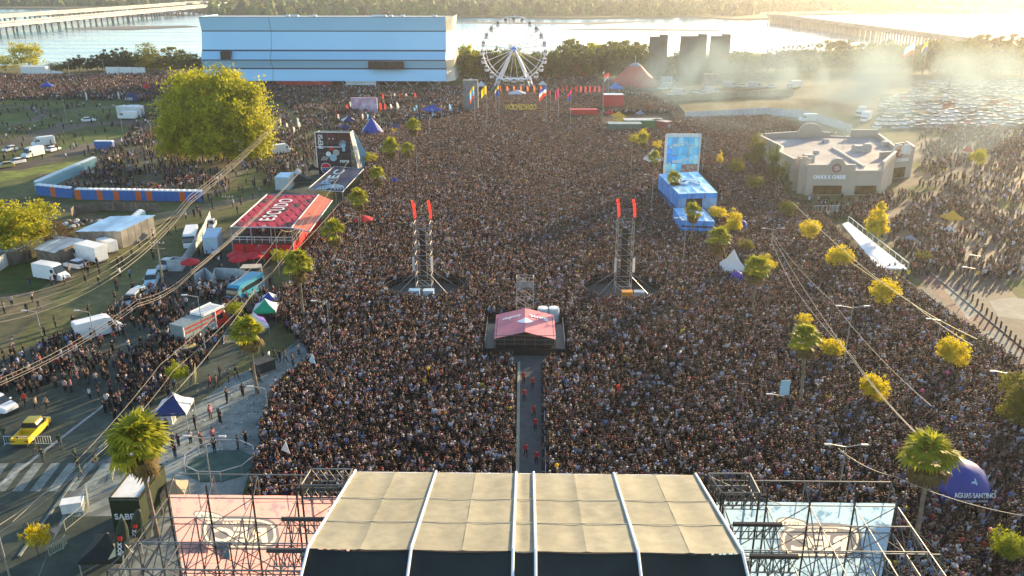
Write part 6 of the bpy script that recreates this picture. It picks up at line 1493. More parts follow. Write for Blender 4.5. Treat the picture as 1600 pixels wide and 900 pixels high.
boxthing('yard_container','tan container stack in the hazy yard','container',1107,139,1115,139,5,3,6,M('container_tan',(.5,.4,.33),.7,.15,.6))
boxthing('yard_cabin','pale cabin by the foot of left concrete tower','cabin',1041,133,1049,133,5,3,3.5,M('cabin_pale',(.5,.55,.55),.6,.1,1))
boxthing('food_truck','white food truck left of bank crowd','food truck',57,117,70,117,12,4,4,m_white,wheels=True); gazebo(85,118,30,110,'wide white tent beside white food truck at upper left bank',[c_wh],square=.5)
hoard('long white awning stall behind the crowd at upper left',[(166,116),(228,116)],3.4,m_white,'stall',6,'stall')
boxthing('red_stall','red sponsor stall behind the crowd left of the yellow tents','stall',911,185,925,185,9,3,3,M('stall_red',(.55,.03,.03),.6,.1,1)); boxthing('red_stall','taller red stall with white roof above the yellow tents','stall',957,172,965,172,7,4,5.5,M('stall_red2',(.5,.03,.04),.6,.1,1),m_white)
boxthing('green_stall','dark green topped stalls below the yellow tents','stall',975,208,990,208,10,4,3,M('stall_green',(.08,.16,.13),.6,.1,1),M('stall_top',(.25,.32,.3),.6,.2,1)); boxthing('green_stall','long pale stall right of the yellow tents','stall',1004,202,1020,202,12,4,3,M('stall_green2',(.06,.2,.06),.6,.1,1),M('stall_top2',(.5,.52,.5),.6,.2,1))
gazebo(966,190,24,173,'yellow dome tent above another yellow tent',[c_yl]); gazebo(971,198,26,180,'orange yellow peaked tent in front of the green stalls',[c_yl]); gazebo(953,184,16,170,'red tent beside the yellow tents',[c_rd]); gazebo(1018,268,26,232,'cream peaked tent left of the blue wall',[c_wh]); gazebo(1000,182,14,172,'pale pointed tent behind the container',[c_sil])
gazebo(1420,382,20,366,'small grey canopy at the far end of the ramp roof',[c_sil]); boxthing('red_stall','far red booth right of the ferris wheel','stall',860,120,864,120,8,4,8,M('stall_far_red',(.6,.06,.05),.6,.1,1)); boxthing('grey_stall','grey booth left of the ferris wheel','stall',753,118,760,118,7,4,8,M('stall_grey',(.35,.33,.32),.6,.2,1)); boxthing('red_stall','long low red stalls beyond the crowd','stall',885,118,900,118,22,4,5,M('stall_far_red',(.6,.06,.05),.6,.1,1)); boxthing('grey_stall','dark ticket booth left of the flag poles','stall',736,176,740,176,5,3,11,M('booth_dark_grey',(.2,.2,.2),.7,.25,.6)); boxthing('screen_stall','pink and white screen wall under the theatre','screen',570,176,575,176,9,1,5,M('pink_screen',(.5,.25,.38),.6,0,.5,col2=(.7,.6,.7)))
gazebo(736,143,20,122,'tilted pale panel canopy left of the ferris wheel',[c_wh],eave=.8); gazebo(752,142,16,126,'pale yellow canopy beside the ferris wheel leg',[c_wh])
boxthing('plaza_kiosk','small white cool box on the barrier by the plaza','box',115,797,122,796,1.7,1.0,.9,m_white); boxthing('ice_box','white and blue cool box under the navy gazebo','box',264,660,270,660,1.2,1.0,1.3,m_white); boxthing('ticket_booth','dark low booth on the plaza edge beside the palm','booth',412,578,420,575,2.4,1.6,1.2,M('booth_dk',(.05,.055,.05),.7,.2,1))
boxthing('white_container','white cabin trailer near the upper lamp post','cabin',205,182,215,182,8,3,3.4,M('cabin_white',(.65,.68,.68),.6,.1,1))
t=thing('open_frame','round dark green netted frame on the plaza behind the left scaffold','frame',G(345,728)); mb=MB(); n_=10
mb.path([(math.cos(2*math.pi*i/n_)*3.4,math.sin(2*math.pi*i/n_)*3.0,1.2) for i in range(n_+1)],.06,4); mb.build('top_ring',m_steel,t); mb=MB()
for i in range(n_): mb.tube((math.cos(2*math.pi*i/n_)*3.4,math.sin(2*math.pi*i/n_)*3.0,0),(math.cos(2*math.pi*i/n_)*3.4,math.sin(2*math.pi*i/n_)*3.0,1.2),.05,n=4)
mb.build('post',m_steel,t); mb=MB(); mb.prism([(math.cos(2*math.pi*i/n_)*3.3,math.sin(2*math.pi*i/n_)*2.9) for i in range(n_)],.04,.1); mb.build('floor',M('green_mat',(.05,.10,.08),.8,.2,1),t)
# ============================================================ BARRIERS ON THE PLAZA
mfy=M('fence_yellow',(.45,.40,.18),.6,.15,2); mfp=M('fence_pale',(.40,.42,.33),.6,.1,2)
fence_run('plaza_barrier','pale yellow barrier slanting from dark paving towards the palm',[(103,830),(140,800),(137,772),(176,752),(180,730)],mfp,1.1,2.0,n=9)
fence_run('street_barrier','white and red barrier in front of the yellow pickup',[(8,695),(82,695)],M('barrier_white',(.6,.6,.55),.6,.1,2),1.0,2.0,n=9)
fence_run('yellow_fence','yellow slatted fence running between the navy gazebo and small lime tree',[(214,686),(250,665),(256,650)],mfy,1.4,2.0,n=9)
fence_run('yellow_fence','yellow slatted fence section by the lime tree and plaza corner',[(277,617),(306,600),(307,583)],mfy,1.4,2.0,n=9)
fence_run('white_barrier','short white barrier beside the fire engine',[(350,536),(368,536)],m_white,1.1,1.5,n=8)
fence_run('plaza_barrier','dark mesh fence between plaza and the dense crowd',[(425,545),(470,535),(482,540)],M('rail_dark',(.1,.09,.08),.6,.1,1),1.4,2.4)
fence_run('plaza_barrier','low barrier round the planting at the lower left',[(78,870),(100,858),(105,850)],mfp,1.0,1.5)
# ============================================================ LAMP POSTS, POLES AND CABLES
m_pole=M('lamp_pole',(.36,.34,.31),.5,.1,2,metal=.2); m_wood2=M('cable_pole',(.28,.24,.18),.9,.2,1); m_cab=M('cable',(.30,.26,.20),.6,0); m_cabd=M('dark_cable',(.10,.09,.07),.6,0)
def lamp(px,py,top,label,arms=1,r=.09,arm=1.3,kind='street_lamp',head='bar',dirx=-1):
    P=G(px,py); h=HK(px,py,top); t=thing(kind,label,'street lamp',P,0,'tall lamp posts around the festival ground'); mb=MB(); mb.tube((0,0,0),(0,0,h),r*.85,r*.5,n=6); mb.build('pole',m_pole,t)
    for k in range(arms):
        s=dirx if arms==1 else (-1,1)[k%2]; mb=MB(); mb.tube((0,0,h-.1),(s*arm,0,h+.15),.05,n=4); mb.build('arm',m_pole,t); mb=MB(); mb.box(min(s*arm,s*(arm+.65)),max(s*arm,s*(arm+.65)),-.12,.12,h+.1,h+.22); mb.build('lamp_head',M('lamp_head_grey',(.5,.5,.5),.5,.05,2),t)
    return t
for a in [(323,562,463,'lamp post rising in front of the fire engine',1),(333,775,684,'double armed lamp post behind the left scaffold',2),(420,655,606,'lamp post at the plaza edge beyond the palm',1),(518,560,472,'thin pole with white box in the dense crowd',1),(566,433,338,'lamp post in crowd between two palms at left',1),(437,432,355,'lamp post in front of the red bar',1),(548,445,408,'short lamp post right of the tall screen palms',1),(612,345,278,'thin lamp post by the small blue gazebo',1),(652,280,228,'thin lamp post at the crowd left edge',1),(526,320,282,'lamp post in front of the lettered canopy',1),(452,265,200,'tall pole left of the screen tower',1),(505,205,128,'tall pole before the theatre left half',1),(595,210,130,'tall pole before the theatre middle',1),(690,190,128,'tall pole before the theatre right end',1),(672,225,180,'pole in front of the small blue peaked tent',2),(1066,425,342,'tall lamp pole left of the white marquee',1),(1017,340,274,'lamp pole left of the large blue bar',1),(985,285,228,'lamp pole in the crowd before the cream tent',1),(1097,270,215,'pole right of the blue wall',1),(1316,583,480,'double armed lamp post in the right crowd',2),(1204,395,358,'lamp post by the first of the round yellow trees',2),(1309,778,697,'floodlight post left of the big right palm',2),(1515,462,419,'lamp post standing by the pale island',1),(1468,220,118,'tall leaning dark pole in the sunlit car park',1),(1222,640,618,'short display pole in the right crowd',1),(1462,545,500,'small lamp post beyond the round yellow tree',1),(1565,620,582,'lamp post left of the large tree at right edge',1),(105,193,150,'lamp pole on the upper left lawn',1),(192,206,165,'four armed lamp above the white cabin',2),(226,228,200,'lamp post left of the giant tree',1),(52,125,80,'lamp pole at the far left bank',1),(110,122,88,'tall lamp pole in front of the bank trees',1),(165,125,94,'tall thin pole by the white awning stall',1),(118,300,268,'lamp pole inside the slanting toilet row',1),(382,262,222,'slim pole right of the giant tree trunk',1),(16,905,838,'pale lamp post cut by the left bottom edge',1),(65,525,487,'pole in the street crowd at far left',1),(148,532,487,'street lamp above the white van',1),(1095,140,108,'mast in the hazy yard',1),(1440,170,120,'thin mast in the far car park',1),(1527,430,400,'pole in the crowd on the sunlit lot',1)]: lamp(*a)
def mast(px,py,top,label,h=None,wire=False):
    P=G(px,py); hh=HK(px,py,top); t=thing('cable_pole',label,'pole',P); mb=MB(); mb.tube((0,0,0),(0,0,hh),.16,.1,n=6); mb.build('pole',m_wood2,t)
    for z in (hh-.3,hh-1.1): mb=MB(); mb.box(-1.1,1.1,-.06,.06,z,z+.12); mb.build('crossarm',m_wood2,t)
    for dx in (-1,-.4,.4,1): mb=MB(); mb.lathe([(.05,0),(.08,.1),(.03,.22)],6,(dx,0,hh-.18)); mb.build('insulator',m_white,t)
    return (P.x,P.y,hh)
mast(256,450,378,'tall cable pole right of the pale blue off-road car'); mast(357,320,306,'cable pole in the toilet yard'); mast(238,222,188,'wooden pole left of giant tree')
def cable(pts,label,sag=.8,r=.028,mat=None,cat='cable',grp=None,n=14):
    """pts: (px,py,height above ground)"""
    P=[G(x,y,h) for x,y,h in pts]; L=[]
    for a,c in zip(P[:-1],P[1:]):
        for k in range(n): f=k/n; p=a.lerp(c,f); L.append(p-Vector((0,0,4*sag*f*(1-f))))
    L.append(P[-1]); o0=P[0]; mb=MB(); mb.path([p-o0 for p in L],r,4); tag(mb.build('overhead_cable',mat or m_cab,None,o0),label,cat,grp)
g='overhead cables sweeping across the left side'
# left bundle: from lower left to the pole and onward to the upper right
for k,(dy,dz) in enumerate(((0,0),(9,.0),(18,0),(24,.4))): cable([(-20,468+dy*1.6,9.0),(172,380+30+dy*1.1,9.0),(296,290+15+dy*.6,9),(440,168+10+dy*.3,9)],'overhead cable, one of four running from lower left past the pole to the tall screen',.9,.035 if k%2 else .028,grp=g)
for k,(dy) in enumerate((0,6,10)): cable([(-20,600+dy,8),(215,478-10+dy,8.5),(300,432-10+dy*.6,8.5),(470,265+dy*.2,8.5)],'lower overhead cable, one of three above the street crowd',.7,.03,grp=g)
cable([(-20,832,9),(178,676,9),(282,604,9),(402,446,9),(530,318,9)],'long overhead cable from the lower left corner over the plaza',.5,.032); cable([(-20,842,8),(150,712,8),(270,560+20,8),(430,420,8),(545,250,8)],'second long overhead cable beside it over the plaza',.5,.028)
cable([(20,815,9),(250,570,9),(430,395,9)],'third thin cable above the street crowd',.6,.024)
cable([(1204,365,9),(1320,545,9),(1436,682,9)],'long thin overhead cable over the right crowd, upper one',.4,.028); cable([(1204,372,8.5),(1240,448,8.5),(1330,555,8.5),(1446,690,8.5)],'second overhead cable over the right crowd past a yellow tree',.4,.032); cable([(1206,364,9),(1300,470,9),(1456,635,9)],'third cable over the right crowd ending at the lower post',.6,.026)
cable([(1240,318,7),(1340,410,7),(1420,470,7),(1520,540,7)],'pale cable along the grass verge beside the fence',.2,.04,mat=M('cable_pale',(.5,.45,.3),.6,0)); cable([(1330,410,2.5),(1450,490,2.5),(1527,530,2.5)],'bright yellow edge wire along the verge fence top',.1,.05,mat=M('cable_yellow',(.7,.6,.2),.6,0))
cable([(1309,700,9),(1400,745,8),(1600,806,8)],'cable from floodlight post behind the big right palm to the right edge',.4,.03); cable([(1110,745,12),(1220,788,11)],'guy rope from the stage roof to right scaffold',.1,.03); cable([(430,760,10.5),(550,700+40,11)],'guy rope from left scaffold towards the stage roof',.1,.03,mat=m_cabd)
cable([(1060,283,7),(1118,350,3),(1140,372,2)],'guy cable slanting right of the large blue bar',.1,.04)
cable([(360,425+20,7),(440,360,9),(475,345,7)],'thin cable looping before the red bar',.8,.03); cable([(437,358,9),(520,350,7),(556,332,6)],'cable from lamp post to the red canopy corner',1.0,.03)
# ============================================================ FLAGS, FEATHER FLAGS
def flagpole(px,py,top,cols,label,wpx=14,hpx=12,droop=0,emblem_=None):
    P=G(px,py); h=HK(px,py,top); t=thing('flag_pole',label,'flag pole',P); mb=MB(); mb.tube((0,0,0),(0,0,h),.14,.08,n=6); mb.build('pole',m_pole,t); s=SC(py); W_=wpx/s; Hh=hpx/s; n_=6; m_=len(cols)
    for k,(c) in enumerate(cols):
        mb=MB(); z1=h-.3-Hh*k/m_; z0=h-.3-Hh*(k+1)/m_; vs=[]
        for i in range(n_+1): u=i/n_; dx=-W_*u; yy=.35*math.sin(u*6+k*.2); dz=-Hh*.55*u*u; vs+=[(dx,yy,z0+dz),(dx,yy,z1+dz)]
        mb.raw(vs,[(2*i,2*i+1,2*i+3,2*i+2) for i in range(n_)]); mb.build('flag_cloth',c,t)
f_bl=cm('flag_blue',(.02,.08,.4),.4); f_wh=cm('flag_white',(.75,.72,.7),.4); f_rd=cm('flag_red2',(.75,.06,.03),.4); f_ye=cm('flag_yellow',(.8,.55,.02),.4); f_lb=cm('flag_light_blue',(.2,.5,.8),.4); f_pk=cm('flag_pink',(.6,.03,.15),.4); f_gr=cm('flag_green',(.1,.3,.1),.4)
flagpole(853,199,133,[f_bl,f_wh,f_rd],'pole flying a white blue and red flag right of the golden letters',11,15); flagpole(872,192,136,[f_pk,f_pk],'pole with crimson flag right of the tricolour one',5,13); flagpole(891,198,140,[f_pk,f_bl],'pole with a dark limp flag farther right',5,12); flagpole(742,198,133,[f_ye,f_lb,f_lb,f_rd],'pole with yellow and light blue flag left of the letters',7,18); flagpole(761,200,133,[f_ye,f_ye],'pole with yellow flag',8,12); flagpole(780,203,133,[f_ye,f_bl,f_bl],'pole with yellow and navy flag',6,13); flagpole(860,180,140,[f_rd],'thin rear pole beside the tricolour',3,5); flagpole(941,195,110,[f_wh],'bare tall pole before the circus tent',2,3); flagpole(950,150,113,[f_rd,f_wh],'pole with reddish flag by the circus tent',7,9); flagpole(1422,118,66,[f_lb,f_wh,f_rd],'tall flag pole with tricolour flag in the golden haze',15,16); flagpole(1441,120,64,[f_ye,f_bl,f_gr],'tall flag pole with dim blue and yellow flag in the haze',8,20); flagpole(775,185,140,[f_wh],'short pole among the flags',2,4)
def feather(px,py,top,mat,label,grp,rz=0):
    P=G(px,py); h=HK(px,py,top); t=thing('feather_flag',label,'flag',P,rz,grp); mb=MB(); mb.tube((0,0,0),(0,0,h*.95),.05,n=4); mb.build('pole',m_steel,t); w_=h*.2; mb=MB(); z=[.15,.45,.8,.93,1]; ww=[.8,1,1,.8,.3]
    for k in range(4): mb.face([(0,.05*math.sin(k),h*z[k]),(w_*ww[k],-.1*k,h*z[k]),(w_*ww[k+1],-.1*(k+1),h*z[k+1]),(0,.05*math.sin(k+1),h*z[k+1])])
    mb.build('flag_cloth',mat,t)
for i in range(10): feather(877+i*7.2,150,134,f_rd if i<4 else cm('flag_maroon',(.4,.06,.08),.4),'%s feather flag in the even row right of the flag poles'%('orange red' if i<4 else 'dark red'),'row of feather flags right of the wheel')
for i in range(7): feather(781+i*10.5,148,134,cm('flag_orange',(.8,.2,.08),.4),'orange feather flag in front of the ferris wheel','feather flags before the wheel')
for x,y,tp,c,w_ in ((598,158,146,f_rd,'red'),(616,156,146,f_wh,'cream'),(624,158,146,f_rd,'red'),(634,156,146,f_wh,'cream'),(648,158,145,f_rd,'red'),(676,158,148,f_rd,'red'),(728,157,144,f_rd,'red'),(740,156,145,f_rd,'red'),(752,156,145,f_rd,'red'),(525,184,171,f_rd,'red'),(528,192,178,f_wh,'white'),(547,172,159,f_wh,'white'),(542,176,163,f_rd,'red'),(552,175,163,f_wh,'white'),(588,174,162,f_wh,'cream'),(594,176,160,f_rd,'red'),(601,176,162,f_rd,'red'),(610,176,162,f_wh,'cream'),(620,174,160,f_wh,'cream'),(622,176,162,f_wh,'white'),(650,176,164,f_lb,'pale blue'),(647,180,168,f_lb,'pale blue'),(672,168,160,f_wh,'white'),(675,184,170,f_lb,'pale blue'),(702,176,162,f_lb,'pale blue'),(705,180,168,f_lb,'blue and white'),(438,198,184,f_wh,'white'),(448,206,192,f_wh,'white'),(465,200,184,f_wh,'white'),(467,206,190,f_wh,'white'),(459,212,198,f_wh,'white'),(566,190,178,f_wh,'white'),(574,190,178,f_lb,'pale blue'),(135,158,142,f_wh,'white'),(185,156,143,f_wh,'white'),(162,150,138,f_rd,'orange'),(395,232,222,f_rd,'red orange')):
    feather(x,y,tp,c,'%s feather flag among the small stalls beyond the crowd'%w_,'scattered feather flags beyond the crowd',rnd.uniform(-.6,.6))
for x,y,tp in ((505,388,372),(498,402,386),(470,372,360),(458,396,380),(462,400,384),(445,405,388)): feather(x,y,tp,c_rd,'red banner flag in the thicket of banners beside the red bar','red banners beside the red bar',rnd.uniform(-.3,.3))
# golden letters seen from behind
P=G(814,179); t=thing('letter_sign','row of golden letters seen reversed from behind in the crowd','sign',P); mb=MB(); s=SC(179); mb.box(-25/s,25/s,.3,.8,0,1.2); mb.build('plinth',m_dark,t); text('CONCEPCIÓN',12/s*1.0,M('letter_gold',(.65,.48,.06),.5,.1,1),t,(0,0,1.3+5/s),(E90,0,0),.15,True,48/s,'lettering',.06)
# display board in the crowd, hand-held things, small umbrellas
for (x,y,c,lb) in ((444,703,'white','white fabric triangle held up at the lower left of the crowd'),(486,564,'pale blue','pale blue placard held in the crowd left')): p=G(x,y,2.3); mb=MB(); mb.raw([(-.3,0,0),(.5,0,-.4),(.2,.1,.9),(-.3,.05,0),(.5,.05,-.4),(.2,.15,.9)],[(0,1,2),(5,4,3),(0,3,4,1),(1,4,5,2),(2,5,3,0)]); tag(mb.build('placard',m_white if c=='white' else c_lb,None,p),lb,'placard')
for i,(x,y,m_,c) in enumerate(((966,603,f_rd,'red heart shaped'),(1481,582,cm('balloon_pink',(.8,.1,.3),.2),'pink'),(1441,610,cm('balloon_pink',(.8,.1,.3),.2),'small pink'),(669,575,f_ye,'yellow'),(870,727,f_ye,'flat yellow'),(1548,828,cm('balloon_pink',(.8,.1,.3),.2),'tiny pink'))):
    p=G(x,y,2.6); mb=MB(); mb.ball((0,0,0),.19,10,6,(1,1,1.15)); mb.tube((0,0,-.22),(0,0,-1.0),.012,n=4); tag(mb.build('balloon',m_,None,p),c+' balloon floating just above the crowd','balloon')
P=G(1222,640); t=thing('display_board','pale blue display board on a short pole in the right crowd','sign',P,.2); mb=MB(); mb.box(-.55,.55,-.05,.05,1.8,3.6); mb.build('board',c_lb,t); mb=MB(); mb.tube((0,.1,0),(0,.1,3.8),.05,n=5); mb.build('pole',m_steel,t)
# ============================================================ WHERE PEOPLE STAND
rc=np.random.RandomState(21)
Z_MAIN=[(392,790),(405,690),(432,610),(478,580),(486,556),(470,535),(425,500),(438,462),(470,440),(480,400),(520,340),(560,300),(574,262),(566,236),(552,214),(620,205),(660,196),(700,190),(740,180),(760,150),(1000,158),(1045,172),(1068,190),(1200,186),(1310,215),(1186,250),(1225,310),(1272,335),(1290,352),(1330,395),(1400,447),(1530,532),(1610,598),(1760,720),(1900,900),(2000,1010),(330,1010)]
Z_BACK=[(235,112),(470,136),(700,139),(760,136),(900,118),(985,136),(1010,150),(1050,168),(1068,188),(760,182),(690,195),(660,200),(560,212),(480,200),(440,160),(240,150)]
Z_UL=[(-40,118),(60,120),(235,118),(250,150),(235,160),(120,156),(-40,160)]
Z_STREET=[(-10,560),(60,548),(130,520),(190,480),(240,455),(300,452),(420,440),(440,470),(425,500),(360,530),(318,560),(300,590),(240,640),(205,675),(150,640),(110,600),(40,620),(-10,610)]
Z_STR2=[(60,640),(205,640),(300,590),(330,560),(280,545),(110,600)]
Z_YARD=[(-10,480),(60,440),(200,400),(300,330),(430,250),(420,400),(300,450),(190,480),(60,545),(-10,560)]
Z_QUEUE=[(100,296),(150,262),(200,262),(235,275),(340,280),(360,300),(320,318),(125,302)]
Z_TREE=[(250,160),(440,170),(470,210),(430,260),(330,300),(240,290),(130,250),(180,230)]
Z_PARK=[(-10,165),(230,160),(240,230),(120,250),(-10,250)]
Z_PLAZA=[(230,680),(300,600),(340,575),(400,575),(400,700),(385,740),(300,740),(235,720)]
Z_PLAZA2=[(392,600),(432,560),(470,548),(476,575),(430,612),(395,690)]
Z_LOT=[(1395,440),(1340,370),(1330,330),(1380,300),(1440,310),(1480,290),(1600,340),(1620,430),(1560,440),(1480,432)]
Z_LOT2=[(1410,240),(1450,200),(1620,205),(1640,340),(1480,290),(1440,300)]
Z_SIDE=[(440,205),(500,200),(496,262),(470,285),(425,300),(405,290),(440,250)]
Z_LOT3=[(1440,198),(1630,208),(1630,250),(1440,232)]
Z_REST=[(1256,312),(1380,312),(1440,320),(1400,372),(1330,345),(1290,345)]
Z_FAR=[(1060,192),(1330,215),(1180,210),(1190,250),(1100,250)]
Z_TRIB=[(700,139),(740,136),(760,125),(980,132),(1000,150),(760,152)]
def G0(P): return [(G(x,y).x,G(x,y).y) for x,y in P]
EX=[]      # exclusion polygons, in world
for pl in ([(800,1100),(804,553),(849,553),(856,1100)],[(752,568),(758,498),(882,498),(890,568)],[(1026,275),(1052,300),(1055,362),(1118,362),(1126,318),(1124,300),(1095,266)],[(1030,272),(1095,272),(1095,258),(1032,258)],[(355,425),(470,395),(520,330),(500,300),(410,300),(350,360)],[(475,300),(540,305),(575,265),(555,255),(490,258)],[(1250,310),(1378,310),(1440,285),(1436,215),(1180,214),(1210,280)],[(1045,150),(1200,146),(1290,150),(1330,180),(1210,184),(1072,188)],[(1370,424),(1424,422),(1420,405),(1322,344),(1312,350)],[(940,208),(1050,208),(1050,178),(940,178)],[(182,846),(232,846),(232,790),(180,800)],[(1130,438),(1160,438),(1160,410),(1130,410)],[(780,138),(826,138),(828,126),(778,126)]): EX.append(G0(pl))
for (px,py) in ((664,458),(972,460)):
    p=G(px,py); EX.append([(p.x+6.3*math.cos(a),p.y+.4+4.9*math.sin(a)) for a in [k*math.pi/6 for k in range(12)]])
W1=G0([(460,900),(540,741),(1110,741),(1200,900)])
EX.append([(-15,20),(15,20),(15,D1+3),(-15,D1+3)])
EX.append([(-27,44),(-12,44),(-12,62),(-27,62)]); EX.append([(12,44),(26,44),(26,62),(12,62)])
def cull(P):
    x,y,z=PX((P[0],P[1],1)); return z>10 and -30<x<1640 and 60<y<940
def bbox(W_): xs=[p[0] for p in W_]; ys=[p[1] for p in W_]; return min(xs),max(xs),min(ys),max(ys)
def nin(X,Y,P):
    c=np.zeros(len(X),bool); j=len(P)-1
    for i in range(len(P)):
        xi,yi=P[i]; xj,yj=P[j]; 
        if yi!=yj: c^=((yi>Y)!=(yj>Y))&(X<(xj-xi)*(Y-yi)/(yj-yi)+xi)
        j=i
    return c
def scatter(poly,spacing,keep=1.0,jit=.32,clump=0,fade=None):
    W_=G0(poly); x0,x1,y0,y1=bbox(W_); nx=int((x1-x0)/spacing)+1; ny=int((y1-y0)/(spacing*.87))+1
    gx,gy=np.meshgrid(np.arange(nx),np.arange(ny)); X=x0+(gx+.5*(gy%2))*spacing; Y=y0+gy*spacing*.87
    X=X.ravel()+rc.uniform(-jit,jit,X.size)*spacing; Y=Y.ravel()+rc.uniform(-jit,jit,Y.size)*spacing
    m=nin(X,Y,W_)
    for e in EX: m&=~nin(X,Y,e)
    X,Y=X[m],Y[m]
    # camera view
    c=np.stack([X,Y,np.full(len(X),1.0)-CAMH],1); z=c@np.array(CD); u=800+FPX*(c@np.array(CR))/z; v=450-FPX*(c@np.array(CU))/z
    m=(z>10)&(u>-30)&(u<1640)&(v<935)
    # hidden behind the stage roof and banners
    m&=~((v>752)&(u>565)&(u<1085)); m&=~((v>800)&(u>500)&(u<1160)); m&=~((v>790)&(u>285)&(u<560)); m&=~((v>800)&(u>1110)&(u<1385))
    kk=np.full(len(X),keep)
    if clump: kk=kk*np.clip(.5+clump*(np.sin(X*.31+1.3*np.sin(Y*.17))*np.cos(Y*.23+np.sin(X*.13))),0.02,1)
    m&=rc.rand(len(X))<kk
    return np.stack([X[m],Y[m],u[m],v[m],z[m]],1)
main=scatter(Z_MAIN,.55,1.0,.45,.0)
nv=np.array([noise.noise((a*.07,b*.07,0))+.5*noise.noise((a*.3,b*.3,5)) for a,b in main[:,:2]]); main=main[rc.rand(len(main))<np.clip(.86+.45*nv,.5,1)]; 
S_=[(scatter(Z_BACK,.75,.62,.45,.5),1),(scatter(Z_UL,.8,.75,.45,.3),1),(scatter(Z_STREET,.78,.85,.5,.45),1),(scatter(Z_STR2,.9,.6,.5,.6),1),(scatter(Z_YARD,1.5,.26,.5,.9),2),(scatter(Z_QUEUE,.9,.55,.5,.7),1),(scatter(Z_TREE,1.1,.6,.5,.6),2),(scatter(Z_PARK,1.9,.25,.5,.9),2),(scatter(Z_PLAZA,1.25,.30,.5,.9),2),(scatter(Z_PLAZA2,1.3,.25,.5,.9),2),(scatter(Z_LOT,.85,.85,.5,.5),2),(scatter(Z_LOT2,1.15,.62,.5,.7),2),(scatter(Z_SIDE,1.0,.7,.5,.5),1),(scatter(Z_LOT3,.9,.5,.5,.6),2),(scatter(Z_REST,.9,.55,.5,.6),1),(scatter(Z_TRIB,.8,.6,.5,.4),1)]
rest_=np.concatenate([s for s,_ in S_]); rk=np.concatenate([np.full(len(s),k) for s,k in S_])
allp=np.concatenate([main,rest_]); kind_=np.concatenate([np.zeros(len(main)),rk])
# individuals: the figures that stand largest in the picture
vis=(allp[:,2]>5)&(allp[:,2]<1595)&(allp[:,3]<895)
order=np.argsort(np.where(vis,allp[:,4],1e9)); N_IND=255; ind=order[:N_IND]; mask=np.ones(len(allp),bool); mask[ind]=False
cw=list(TOPC); cwts=[26,14,12,10,7,6,6,8,5,1.5,3,1]
def where(u,v,k):
    if k==2: return 'on the plaza' if u<460 else 'on the sunlit lot'
    if u<460: return 'in the street crowd at left' if v<700 and u<300 else 'lower left crowd edge'
    if u<560: return 'crowd beside left scaffold'
    if u<800: return 'front rows left of walkway'
    if u<1110: return 'front rows right of walkway'
    if u<1400: return 'behind the right scaffold'
    return ('right edge below the dome' if u>1520 else 'crowd beneath the big right palm')
pdesc={'stand':'arms down','up':'both arms raised','oneup':'one arm raised','phone':'phone up','clap':'clapping','hips':'hands on hips','walk':'walking'}
for i in ind:
    X,Y,u,v,z=allp[i]; k=kind_[i]; ps=rnd.choices(POSES,[5,1,1.5,3,2.5,1,1 if k==0 else 4])[0]; c=rnd.choices(['black','charcoal','white','grey','navy','pale blue','red','brown','tan','pink','green','yellow'],[30,14,9,7,9,5,5,8,4,1.5,3,1])[0]; pn=rnd.choices(['black','denim','grey'],[6,3,1])[0]
    rz=rnd.gauss(0,.35) if k==0 else rnd.uniform(-3,3)
    person(X,Y,ps,c,pn,rz,'person, %s top, %s trousers, %s, %s'%(c,pn,pdesc[ps],where(u,v,k)),'people standing in the festival crowd',rnd.uniform(.93,1.06))
# guards and soldiers placed by hand
for (x,y,l,ps) in ((818,600,'upper left','stand'),(832,608,'second','stand'),(819,627,'third, nearest the duct','stand'),(834,653,'fourth by the right barrier','walk'),(836,674,'fifth by the right barrier','stand'),(821,715,'sixth in mid walkway','walk'),(838,726,'nearest the stage','stand')):
    person(G(x,y).x,G(x,y).y,ps,'red','black',rnd.uniform(-.5,.5),'guard in red top standing in the central walkway, %s of the seven'%l,'guards in the central walkway')
for (x,y,l) in ((57,712,'leftmost by the street barrier'),(68,722,'right of the leftmost one at the barrier'),(95,700,'walking beyond the barrier end'),(123,735,'in the middle of the paving file'),(127,748,'lowest in the paving file'),(119,722,'topmost in the paving file'),(152,731,'alone right of the file'),(8,688,'at the left edge by the patrol car')):
    person(G(x,y).x,G(x,y).y,'walk' if x%2 else 'stand','green','grey',rnd.uniform(-2,2),'soldier in dark green uniform on the street, %s'%l,'soldiers on the street corner')
for (x,y,c,l) in ((40,634,'red','person in red jacket walking near the patrol car'),(58,640,'tan','person in yellowish uniform in the street'),(74,640,'tan','second person in yellowish uniform beside the first'),(329,606,'red','person in dark red jacket on the plaza'),(339,606,'brown','person in brown jacket beside the one in dark red'),(370,591,'black','lone person in black on the paving by the lamp'),(430,564,'black','person in black by the dark booth'),(438,566,'black','second person in black beyond the dark booth'),(446,565,'charcoal','third person in grey beyond the dark booth'),(421,566,'white','person in white top by the dark booth'),(412,566,'black','person at the booth under the palm'),(28,602,'black','person on the street left of the lamp')):
    person(G(x,y).x,G(x,y).y,'walk',c,'black',rnd.uniform(-2,2),l)
